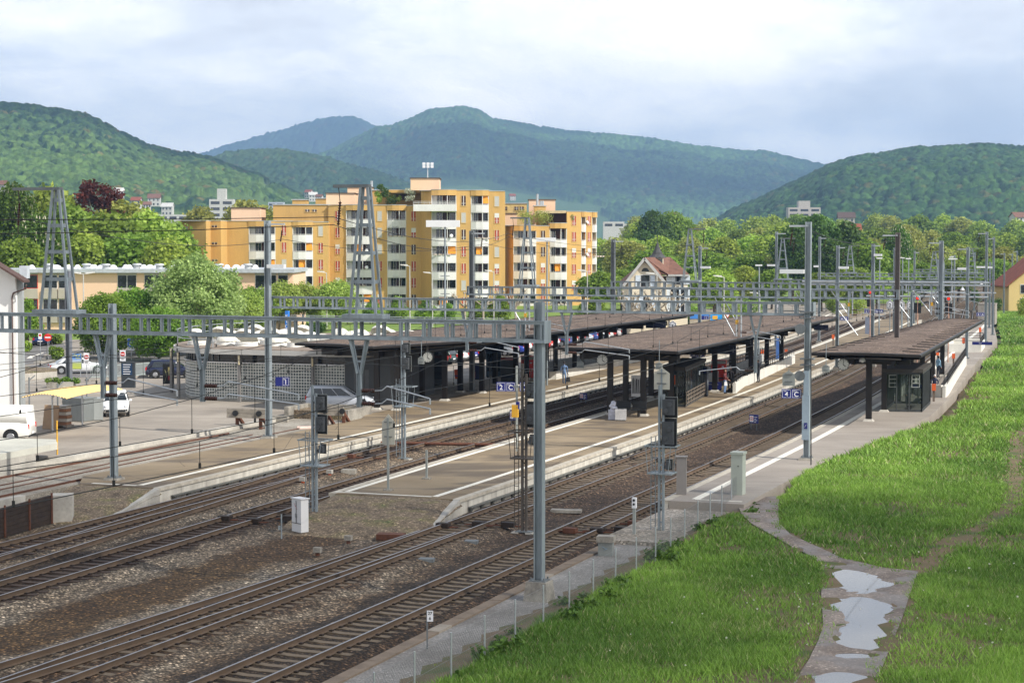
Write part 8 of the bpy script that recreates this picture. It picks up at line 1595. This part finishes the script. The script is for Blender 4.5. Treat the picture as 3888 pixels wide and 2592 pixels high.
def woods(Y, px0, px1, step, top, kinds, zone, wk=1.15):
 global k
 px = px0; i = 0
 while px < px1:
  q = px + rg.uniform(-.3, .3) * step; kd = rg.choice(kinds); place(kd, q, top(q) + rg.uniform(-8, 16), Y + rg.uniform(-25, 25), '%s, %s from the left in the %s' % (kd.replace('_', ' '), ORD[i], zone), zone, wk * rg.uniform(.9, 1.2)); px += step; i += 1; k += 1
woods(760, 2420, 3950, 88, lambda p: outline(p), ['light_green_tree', 'light_green_tree', 'green_tree', 'olive_tree'], 'back row of the right-hand wood', 1.0)
woods(560, 2440, 3950, 92, lambda p: outline(p) + 42, ['light_green_tree', 'olive_tree', 'green_tree', 'light_green_tree'], 'second row of the right-hand wood', 1.1)
woods(430, 2330, 3950, 100, lambda p: max(outline(p) + 80, 905 if p < 2440 else 0) + (20 if p > 3400 else 0), ['light_green_tree', 'olive_tree', 'green_tree', 'olive_tree'], 'third row of the right-hand wood', 1.2)
woods(345, 2300, 3960, 105, lambda p: outline(p) + 145 + (25 if p < 2450 else 0), ['light_green_tree', 'green_tree', 'olive_tree', 'green_tree'], 'front row of the right-hand wood', 1.35)
woods(292, 2290, 2800, 85, lambda p: 1020 + 12 * math.sin(p), ['green_tree', 'light_green_tree'], 'low row behind the turreted house', 1.6)
woods(480, 2290, 2440, 60, lambda p: 905, ['olive_tree', 'light_green_tree'], 'low trees before the green field')
for (px, py, Y, kd, lb, wk) in [(3095, 812, 350, 'dark_green_tree', 'large dark green tree behind the tall 4 C post', .98), (3010, 850, 345, 'dark_green_tree', 'dark green tree left of the tall 4 C post', .95), (3210, 838, 352, 'dark_green_tree', 'dark green tree right of the tall 4 C post', .95), (3165, 905, 335, 'dark_green_tree', 'lower dark green tree in the dark group', 1.1), (3290, 905, 345, 'green_tree', 'green tree at the right side of the dark group', 1.1),
 (3410, 845, 360, 'chestnut_tree', 'dark chestnut behind the brown canopy post', .8), (2480, 795, 520, 'dark_green_tree', 'round dark tree at the left end of the wood', .8), (2560, 798, 540, 'green_tree', 'round green tree second from the left end of the wood', .9), (2440, 870, 500, 'dark_green_tree', 'dark low tree at the very left end of the wood', .9),
 (3500, 990, 330, 'green_tree', 'green tree above the far gantries', 1.3), (3600, 1000, 345, 'light_green_tree', 'light tree above the far gantries, right', 1.3), (3420, 985, 320, 'green_tree', 'green tree below the dark chestnut', 1.2), (2720, 1015, 300, 'green_tree', 'green tree behind the small lattice tower', 1.3), (2830, 1005, 310, 'light_green_tree', 'light green tree behind the ladder beams, middle', 1.3), (2930, 1020, 300, 'green_tree', 'green tree behind the ladder beams, near the dark group', 1.4), (3230, 1010, 300, 'green_tree', 'low green tree under the tiny lattice tower', 1.4), (3330, 1030, 300, 'light_green_tree', 'low light green tree left of the brown canopy post', 1.4), (3120, 1030, 290, 'green_tree', 'low green tree under the dark group', 1.5)]:
 place(kd, px, py, Y, lb, 'single trees of the right half', wk)
for L_ in TP.values():
 for r, used, _ in L_:
  if not used:
   for c in list(r.children): bpy.data.objects.remove(c)
   bpy.data.objects.remove(r)
def bush(px, pyb, pyt, wpx, z0, colA, colB, label, n=1600, size=.22, name='bush', Yq=None):
 g = G(px, pyb, z0) if Yq is None else Vector((pxX(px, Yq), Yq, z0)); Y = g.y; hh = max(.6, A(px, pyt, Y).z - z0); w_ = wpx / F * Y / 2; q = np.random.default_rng(int(px * 7 + pyb)); k = 9
 cs = np.stack([q.uniform(-w_ * .65, w_ * .65, k), q.uniform(-w_ * .5, w_ * .5, k), q.uniform(hh * .2, hh * .66, k)], 1); rs = np.stack([np.full(k, w_ * .42), np.full(k, w_ * .42), np.full(k, hh * .36)], 1); V, Fa, co = leaves(cs, rs, n, size, colA, colB, int(px), shell=.3)
 o = npmesh(name, V, Fa, LEAF, col=co, loc=(g.x, g.y, z0)); tag(o, label, 'bush', 'bushes and shrubs'); return o
for a in [(208, 1366, 1312, 78, GM, 'clipped green hedge bush beside the no-entry sign'), (205, 1306, 1262, 80, GM, 'green hedge behind the blue parked car'), (95, 1335, 1292, 55, GL, 'light green shrub beside the white building'), (85, 1305, 1262, 45, ((.05, .015, .02), (.09, .03, .03)), 'dark purple shrub beside the blue parked car'),
  (3770, 1180, 1118, 75, GD, 'dark bush left of the cream yellow house'), (3840, 1170, 1075, 120, GD, 'dark shrub in front of the cream yellow house'), (3885, 1200, 1115, 60, GL, 'light green bush at the right edge of the photo'), (2595, 1260, 1190, 110, GD, 'dark hedge beside the green bank'), (2500, 1262, 1200, 90, GM, 'green shrub before the turreted house'), (2400, 1262, 1195, 90, GL, 'light green shrub at the left foot of the turreted house'), (2350, 1262, 1200, 90, GM, 'green shrub between the ochre block and the turreted house'),
  (3060, 1160, 1100, 80, GM, 'green bush right of the tall 4 C post, by the far tracks'), (3245, 1190, 1130, 90, GL, 'bright green bush behind the slanting strut'), (3170, 1190, 1120, 80, GM, 'green bush behind the number 2 plate'), (1180, 1262, 1222, 120, GD, 'dark green hedge at the foot of the ochre block'), (3700, 1150, 1090, 60, GD, 'dark bush just right of the far tracks'), (2640, 1230, 1160, 90, GM, 'green bush behind the blue poster container'), (2760, 1230, 1150, 100, GL, 'bright bush right of the blue poster container'), (2850, 1215, 1130, 100, GM, 'green bush left of the tall 4 C post')]:
 px, pb, pt, w_, (ca, cb), lb = a; bush(px, pb, pt, w_, PZ, ca, cb, lb)
def pollard(px, pyt, Y, label):
 g = random.Random(px); z = H + (920 - pyt) / F * Y; r = thing('pollarded_plane', label, 'tree', (pxX(px, Y), Y, .3), 0, 'pollarded pale plane trees'); m = MB(); h = z - .3
 m.cyl((0, 0, -.3), (0, 0, h * .55), .16, .13, 8); t = m.build('trunk', BARKP, r); m = MB()
 for i in range(8):
  a = i * .8 + g.random() * .5; rr = g.uniform(1.0, 2.1); p = Vector((0, 0, h * .55)); q = Vector((math.cos(a) * rr * .6, math.sin(a) * rr * .6, h * g.uniform(.62, .75))); e = Vector((math.cos(a) * rr, math.sin(a) * rr, h * g.uniform(.75, .98))); m.cyl(p, q, .09, .07, 6); m.cyl(q, e, .07, .05, 6); m.ell(e, .16, .16, .15, 8, 5)
  for j in range(3): f = e + Vector((g.uniform(-.4, .4), g.uniform(-.3, .3), g.uniform(.1, .4))); m.cyl(e, f, .035, .02, 5)
 m.build('branches', BARKP, r)
for px, pyt, Y, lb in [(1765, 1105, 240, 'pollarded plane in front of the tall ochre block, first from the left'), (1835, 1100, 240, 'pollarded plane with upright knobs, second from the left'), (1958, 1100, 236, 'pollarded plane behind the hanging tubes of the third beam'), (2390, 1098, 205, 'pollarded plane at the left corner of the turreted house'), (2440, 1102, 203, 'pollarded plane in front of the gable of the turreted house'), (2485, 1100, 204, 'pollarded plane before the side wall of the turreted house'), (2540, 1110, 203, 'pollarded plane at the right side of the turreted house')]: pollard(px, pyt, Y, lb)
for px, pyb, w_, hh, cA, cB, lb in [(1441, 778, 1.5, 2.7, *GL, 'light green bush on the left end of the roof terrace'), (1455, 760, 1.6, 3.2, *GD, 'dark conifer-like shrub on the roof terrace'), (1487, 776, 2.0, 1.9, *GD, 'rounded dark shrub in the middle of the roof terrace'), (1515, 776, .8, 1.6, *GM, 'small cone shrub on the roof terrace'), (1556, 774, 1.7, 2.9, (.35, .38, .25), (.7, .72, .6), 'white flowering shrub on the roof terrace'), (1995, 850, 3.2, 2.2, *GO, 'olive shrubs on the terrace of the right wing'), (2065, 850, 3.6, 2.0, *GO, 'yellowish shrubs before the red terrace window'), (2172, 846, 1.2, 2.2, *GS, 'pale flowering shrub at the right end of the upper terrace')]:
 Y = 309.5 if px < 1600 else 318.; q = np.random.default_rng(px); cs = np.stack([q.uniform(-w_ * .35, w_ * .35, 7), q.uniform(-.5, .5, 7), q.uniform(hh * .25, hh * .8, 7)], 1); rs = np.full((7, 3), w_ * .3); V, Fa, co = leaves(cs, rs, 900, .22, cA, cB, px)
 tag(npmesh('terrace_shrub', V, Fa, LEAF, col=co, loc=(pxX(px, Y), Y, zpx(pyb, Y))), lb, 'shrub', 'plants on the roof terraces')
# ======== meadow with path
PATHL = [(2030, 2592 + 1500), (2660, 2592 + 500), (3035, 2592), (3085, 2520), (3120, 2450), (3146, 2380), (3140, 2300), (3136, 2250), (3150, 2195), (3148, 2160), (3110, 2120), (3020, 2075), (2940, 2030), (2870, 1990), (2828, 1950), (2815, 1915), (2815, 1885)]
PATHR = [(2700, 2592 + 1500), (3080, 2592 + 500), (3300, 2592), (3330, 2530), (3370, 2430), (3405, 2350), (3428, 2280), (3455, 2205), (3470, 2170), (3330, 2155), (3180, 2120), (3075, 2070), (2985, 2030), (2945, 1985), (2940, 1950), (2945, 1900), (2925, 1870)]
PZL = .22
pl = [G(x, y, PZL) for x, y in PATHL]; pr = [G(x, y, PZL) for x, y in PATHR]
pathpoly = [(p.x, p.y) for p in pl] + [(p.x, p.y) for p in pr[::-1]]
def inside(px_, py_, poly):
 c = np.zeros(px_.shape, bool); n = len(poly)
 for i in range(n):
  x1, y1 = poly[i]; x2, y2 = poly[(i + 1) % n]; cond = ((y1 > py_) != (y2 > py_)) & (px_ < (x2 - x1) * (py_ - y1) / (y2 - y1 + 1e-12) + x1); c ^= cond
 return c
def dist_poly(X, Y, line):
 d = np.full(X.shape, 1e9)
 for (x1, y1), (x2, y2) in zip(line, line[1:]):
  dx, dy = x2 - x1, y2 - y1; t = np.clip(((X - x1) * dx + (Y - y1) * dy) / (dx * dx + dy * dy), 0, 1); d = np.minimum(d, np.hypot(X - x1 - t * dx, Y - y1 - t * dy))
 return d
trk2 = [(G(x, y, .3).x, G(x, y, .3).y) for x, y in [(3490, 2160), (3560, 2090), (3640, 2040), (3740, 1985), (3830, 1930), (3860, 1850), (3850, 1760), (3870, 1660), (3888, 1640)]]
trk3 = [(G(x, y, .3).x, G(x, y, .3).y) for x, y in [(3560, 1530), (3620, 1500), (3680, 1515)]]
path_edge = [(p.x, p.y) for p in pl], [(p.x, p.y) for p in pr]
def path_mat():
 t = NT('gravel_path'); c = t.ramp(t.noise(.55, 6), [(.36, (.17, .135, .11)), (.6, (.27, .225, .19))]); v = t.sep(t.vor(19.))[0]; c = t.mix(.7, c, t.ramp(v, [(0, .55), (.75, 1.), (.95, 1.5), (1., 2.8)]), 'MULTIPLY')
 wet = t.ramp(t.noise(.5, 4, t.mp((1, 1, 1), (3, 7, 0))), [(.48, 0.), (.56, 1.)]); c = t.mix(t.math('MULTIPLY', wet, .55), c, (.13, .105, .09)); t.bump(v, .35, .02); return t.fin(c, t.ramp(wet, [(0, .9), (1, .45)]), 0, .4)
rs_ = np.linspace(0, 1, 140); cl_ = np.linspace(0, 1, 60)
def resamp(pts, n=140):
 P_ = np.array(pts); d = np.r_[0, np.cumsum(np.hypot(*np.diff(P_, axis=0).T))]; u = np.linspace(0, d[-1], n); return np.stack([np.interp(u, d, P_[:, 0]), np.interp(u, d, P_[:, 1])], 1)
yy = np.linspace(pl[0].y, pl[-1].y, 420); a_ = np.array([(p.x, p.y) for p in pl]); b_ = np.array([(p.x, p.y) for p in pr]); Lx = np.interp(yy, a_[:, 1], a_[:, 0]) - .15; Rx = np.interp(yy, b_[:, 1], b_[:, 0]) + .15
Rx = np.where(yy > 77.5, np.minimum(Rx, Lx + 2.6), Rx)
PX = Lx[:, None] + (Rx - Lx)[:, None] * cl_[None]; PY = yy[:, None] + 0 * PX; PZg = PZL + (vnoise(PX, PY, 1.1, 2, 5) - .5) * .05 + .03 * np.abs(cl_[None] * 2 - 1)
for (px, py, rx, ry, dp) in [(3215, 2200, 150, 44, .085), (3330, 2212, 70, 12, .05), (3245, 2295, 170, 36, .07), (3290, 2350, 100, 40, .06), (3290, 2415, 125, 60, .085), (3190, 2600, 170, 60, .085), (3025, 2085, 30, 9, .08), (3150, 2137, 70, 8, .08), (3250, 2482, 100, 12, .065), (3120, 2170, 60, 14, .04)]:
 c_ = G(px, py, PZL); ax = abs(G(px + rx, py, PZL).x - c_.x); ay = abs(G(px, py - ry, PZL).y - c_.y); q = ((PX - c_.x) / ax) ** 2 + ((PY - c_.y) / ay) ** 2; q = q + (vnoise(PX * .8 + PY * .6, PY * .8 - PX * .6, 1.1, 9, 4) - .5) * 1.3; PZg = PZg - dp * 1.25 * np.clip(1.25 - q, 0, 1)
struct(npmesh('path', np.stack([PX, PY, PZg], -1).reshape(-1, 3), grid_faces(420, 60), path_mat(), smooth=True))
WATER = NT('puddle_water'); WATER.set(WATER.b, 'IOR', 1.7); WATER = WATER.fin((.045, .04, .04), .03, 0, 1.)
wl = PZL - .035; m = MB(); n_ = len(yy); m.add([(Lx[i] + .25, yy[i], wl) for i in range(0, n_, 3)] + [(Rx[i] - .25, yy[i], wl) for i in range(0, n_, 3)][::-1], [tuple(range(2 * len(range(0, n_, 3))))]); struct(m.build('puddle_water', WATER))
def soil_mat():
 t = NT('meadow_soil'); c = t.ramp(t.noise(.8, 5), [(.35, (.07, .095, .025)), (.5, (.13, .10, .05)), (.68, (.17, .115, .07))]); t.bump(t.noise(12, 3), .6, .05); return t.fin(c, .95)
xs_ = np.concatenate([np.arange(-10, 40, .5), np.arange(40, 260, 4.)]); ys_ = np.concatenate([np.arange(15, 130, .5), np.arange(130, 420, 3.)])
GX, GY = np.meshgrid(xs_, ys_); S_, T_ = GX * math.sin(AN) + GY * math.cos(AN), GX * math.cos(AN) - GY * math.sin(AN)
edge_t = np.interp(S_, [0, 60, 72, 75, 80, 91, 104, 117, 137, 169, 184, 209, 235, 262, 300, 400], [-18.6, -18.4, -18.4, -17.8, -17.3, -17.3, -15.9, -15.6, -16.6, -18.9, -19.8, -21.2, -24.1, -27.3, -30.5, -36])
def gzf(X, Y, S_):
 dp = np.minimum(dist_poly(X, Y, path_edge[0]), dist_poly(X, Y, path_edge[1])); ins = inside(X, Y, pathpoly); z = np.clip(.10 + (S_ - 62) * .013, .10, .28) + (vnoise(X, Y, 5, 6, 4) - .5) * .16
 f = np.clip((dp - .3) / 2.5, 0, 1); z = .215 * (1 - f) + z * f; return np.where(ins, np.where(dp > .45, .06, .20), z), dp
GZ_, dpath = gzf(GX, GY, S_)
GZ_ = np.where(T_ < edge_t, np.where(S_ < 76, -.12, -.3), GZ_)
GZ_ = np.where((T_ < edge_t) & (T_ > edge_t - .6) & (S_ < 76), 0, GZ_)
keep = (T_ > edge_t - 1.5)
fc = grid_faces(len(ys_), len(xs_)); fk = keep.reshape(-1)[fc].all(1)
struct(npmesh('meadow_ground', np.stack([GX, GY, GZ_], -1).reshape(-1, 3), fc[fk], soil_mat()))
flat('lawn', [(262, -29), (262, 40), (330, 60), (600, 60), (600, -46), (420, -41), (384, -39), (320, -34), (290, -31)], .3, LAWN, thick=.3)
flat('gravel', [(-30, -20.9), (-30, -17.9), (74.5, -17.9), (74.5, -21.2), (60, -20.9)], -.09, gravel_mat('grey_service_gravel', (.17, .155, .14), (.28, .265, .245), 20.), thick=.3)
flat('gravel', [(66, -21.2), (66, -18.0), (79, -17.4), (79, -21.0)], .06, gravel_mat('stony_gravel', (.22, .19, .15), (.36, .32, .27), 13., .9), thick=.3)
m = MB(); k = 0
tr_root = thing('cable_trough', 'concrete cable trough with worn lids along the nearest track', 'cable trough', W(40, -20.75, -.04), RZ)
for s_ in np.arange(0, 33.5, 1.0):
 if k >= 60: break
 m = MB(); m.box(-.2, .2, s_ - 0, s_ + .985, -.1, .012 * random.random()); m.build('lid', M('trough_lid_pale' if k % 9 == 0 else 'trough_lid_brown', (.30, .26, .21) if k % 9 == 0 else (.19, .145, .105), .9, 0, .25, 2.), tr_root); k += 1
def grass():
 g = np.random.default_rng(3); Vs = []; Cs = []
 for (y0, y1, n, hb, wb) in ((34, 62, 270000, .19, .017), (62, 90, 200000, .21, .026), (90, 150, 150000, .24, .05), (150, 290, 150000, .26, .08)):
  Y = y0 + (y1 - y0) * g.random(n * 2); X = g.uniform(-12, 4 + y1 * .30, n * 2); X = X[: n * 2]; S_, T_ = X * math.sin(AN) + Y * math.cos(AN), X * math.cos(AN) - Y * math.sin(AN)
  et = np.interp(S_, [0, 60, 72, 75, 80, 91, 104, 117, 137, 169, 184, 209, 235, 262, 300], [-18.0, -17.9, -17.9, -17.2, -17.0, -17.4, -16.1, -14.9, -16.2, -18.6, -19.5, -21.2, -24.1, -27.3, -30.5])
  et = et + (vnoise(S_, T_, 1.7, 4, 3) - .5) * 1.0 - np.where((S_ > 80) & (S_ < 112), .35, 0)
  cl = vnoise(X, Y, 1.3, 12, 3); big = vnoise(X, Y, 9, 5, 3); ok = (T_ > et) & (X < .30 * Y + 1.2) & (cl + g.random(n * 2) * .5 > .42) & ~inside(X + (vnoise(X, Y, .8, 31, 3) - .5) * 1.1, Y + (vnoise(X, Y, .9, 37, 3) - .5) * 1.6, pathpoly)
  d1 = dist_poly(X, Y, path_edge[0]); d1 = np.minimum(d1, dist_poly(X, Y, path_edge[1])); d2 = np.minimum(dist_poly(X, Y, trk2), dist_poly(X, Y, trk3)); worn = vnoise(X, Y, 4.5, 77, 3)
  ok &= g.random(n * 2) < np.clip(d1 / .5 + .3, 0, 1); ok &= g.random(n * 2) < np.clip((d2 - .05) / .8, .16, 1); ok &= g.random(n * 2) < np.clip((.70 - worn) * 9, .25, 1)
  X, Y, cl, big, d1, d2 = X[ok][:n], Y[ok][:n], cl[ok][:n], big[ok][:n], d1[ok][:n], d2[ok][:n]; m_ = len(X); S_ = X * math.sin(AN) + Y * math.cos(AN)
  hgt = hb * (.65 + .75 * cl) * (.7 + .6 * g.random(m_)) * np.clip(.45 + d1 / 1.4, .35, 1) * np.clip(.4 + d2 / 1.5, .4, 1); zb = gzf(X, Y, S_)[0] - .02
  a = g.uniform(0, 6.283, m_); w_ = wb * (.6 + .8 * g.random(m_)); lean = hgt * (.3 + .8 * g.random(m_)); b_ = g.uniform(0, 6.283, m_)
  p0 = np.stack([X - np.cos(a) * w_, Y - np.sin(a) * w_, zb], 1); p1 = np.stack([X + np.cos(a) * w_, Y + np.sin(a) * w_, zb], 1); p2 = np.stack([X + np.cos(b_) * lean, Y + np.sin(b_) * lean, zb + hgt], 1)
  Vs.append(np.stack([p0, p1, p2], 1).reshape(-1, 3)); f = np.clip(.55 * g.random(m_) + 2.2 * (big - .43) + .7 * (cl - .5), 0, 1)[:, None]
  col = np.array([.10, .19, .028]) + (np.array([.28, .43, .07]) - np.array([.10, .19, .028])) * f; dry = g.random(m_) < .04 + .5 * np.clip(vnoise(X, Y, 3.1, 55, 3) - .6, 0, 1); col = np.where(dry[:, None], np.array([.38, .36, .18]), col); col *= (.75 + .5 * g.random(m_))[:, None]
  Cs.append(np.repeat(np.concatenate([col, np.ones((m_, 1))], 1), 3, 0))
 V = np.concatenate(Vs); co = np.concatenate(Cs); o = npmesh('grass', V, np.arange(len(V)).reshape(-1, 3), LEAFG, col=co); o['kind'] = 'stuff'; o['label'] = 'tall green meadow grass beside the path'; return o
LEAFG = leaf_mat('grass_blades', .3)
grass()
def weeds(name, label, cnt, region, colA, colB, hgt, size, seed, kind=True):
 g = np.random.default_rng(seed); cs = []; 
 for _ in range(cnt): s_, t_, z_ = region(g); p = W(s_, t_, z_); q = hgt * g.uniform(.5, 1.2); cs.append((p.x, p.y, p.z + q * .45, q))
 cs = np.array(cs); V, Fa, co = leaves(cs[:, :3], np.stack([cs[:, 3] * .6, cs[:, 3] * .6, cs[:, 3] * .5], 1), cnt * 70, size, colA, colB, seed, shell=.9); o = npmesh(name, V, Fa, LEAFG, col=co); o['kind'] = 'stuff'; o['label'] = label; return o
weeds('weeds', 'leafy weeds growing along the foot of the wire fence', 46, lambda g: (g.uniform(38, 76), g.uniform(-18.3, -17.2), .0), (.04, .10, .012), (.11, .2, .03), .5, .14, 5)
weeds('ground_cover', 'yellow-green moss and low plants on the gravel by the fence', 60, lambda g: (g.uniform(42, 66), g.uniform(-19.0, -17.8), -.12), (.14, .2, .02), (.28, .34, .05), .12, .07, 6)
weeds('dandelion_clocks', 'pale seed heads scattered in the meadow', 60, lambda g: (g.uniform(45, 66), g.uniform(-15, 0), .42), (.5, .5, .4), (.65, .65, .55), .05, .02, 8)
# ======== air
def haze():
 m = MB(); m.box(-5200, 5200, -60, 8600, -1.7, 520); o = m.build('haze', None) if False else None
 mt = bpy.data.materials.new('haze_air'); mt.use_nodes = True; t = mt.node_tree; t.nodes.clear()
 out = t.nodes.new('ShaderNodeOutputMaterial'); v = t.nodes.new('ShaderNodeVolumePrincipled')
 v.inputs['Color'].default_value = (.40, .64, 1.0, 1); v.inputs['Density'].default_value = HAZE_D; v.inputs['Anisotropy'].default_value = .1
 t.links.new(v.outputs[0], out.inputs['Volume']); o = m.build('haze', mt); o['kind'] = 'stuff'; return o
HAZE_D = 1.5e-4
haze()
def shade_cloud_mat():
 t = NT('thin_shade_cloud'); t.fin((.9, .9, .92), 1., 0, 0); tr = t.n('ShaderNodeBsdfTransparent'); mx = t.n('ShaderNodeMixShader'); mx.inputs[0].default_value = .42
 t.t.links.new(tr.outputs[0], mx.inputs[1]); t.t.links.new(t.b.outputs[0], mx.inputs[2]); t.t.links.new(mx.outputs[0], t.t.nodes['Material Output'].inputs[0]); return t.mat
SHADE_CLOUD = shade_cloud_mat()
def shade_cloud(x, y, rx, ry, alt, seed):  # unseen cloud, set towards the sun so its shade falls around x, y
 k = alt / math.tan(SUN_EL); cx, cy = x + math.sin(SUN_AZ) * k, y + math.cos(SUN_AZ) * k; n, q = 64, 20; vs = []; u = np.linspace(0, 2 * math.pi, n, endpoint=False)
 for j in range(q + 1):
  b = -math.pi / 2 + math.pi * j / q
  for a in u:
   r_ = 1 + .30 * (vnoise(np.array(3 + 2 * math.cos(a)), np.array(3 + 2 * math.sin(a) + b * .4), .8, seed, 4) - .5) * 2; z = math.sin(b); vs.append((rx * math.cos(b) * math.cos(a) * float(r_), ry * math.cos(b) * math.sin(a) * float(r_), (60 if z > 0 else 12) * z * float(r_)))
 m = MB(); m.add(vs, [(j * n + i, j * n + (i + 1) % n, (j + 1) * n + (i + 1) % n, (j + 1) * n + i) for j in range(q) for i in range(n)], 0, True); o = m.build('shade_cloud', SHADE_CLOUD, loc=(cx, cy, alt)); o['kind'] = 'structure'
shade_cloud(-40, -60, 420, 148, 800, 1.); shade_cloud(-700, 2250, 620, 300, 1100, 2.); shade_cloud(300, 4900, 1500, 600, 1300, 3.); shade_cloud(900, 2300, 500, 260, 1100, 4.)  # added out of view to dim the foreground and parts of the hills
print('objects', len(bpy.data.objects), 'faces', sum(len(me.polygons) for me in bpy.data.meshes))
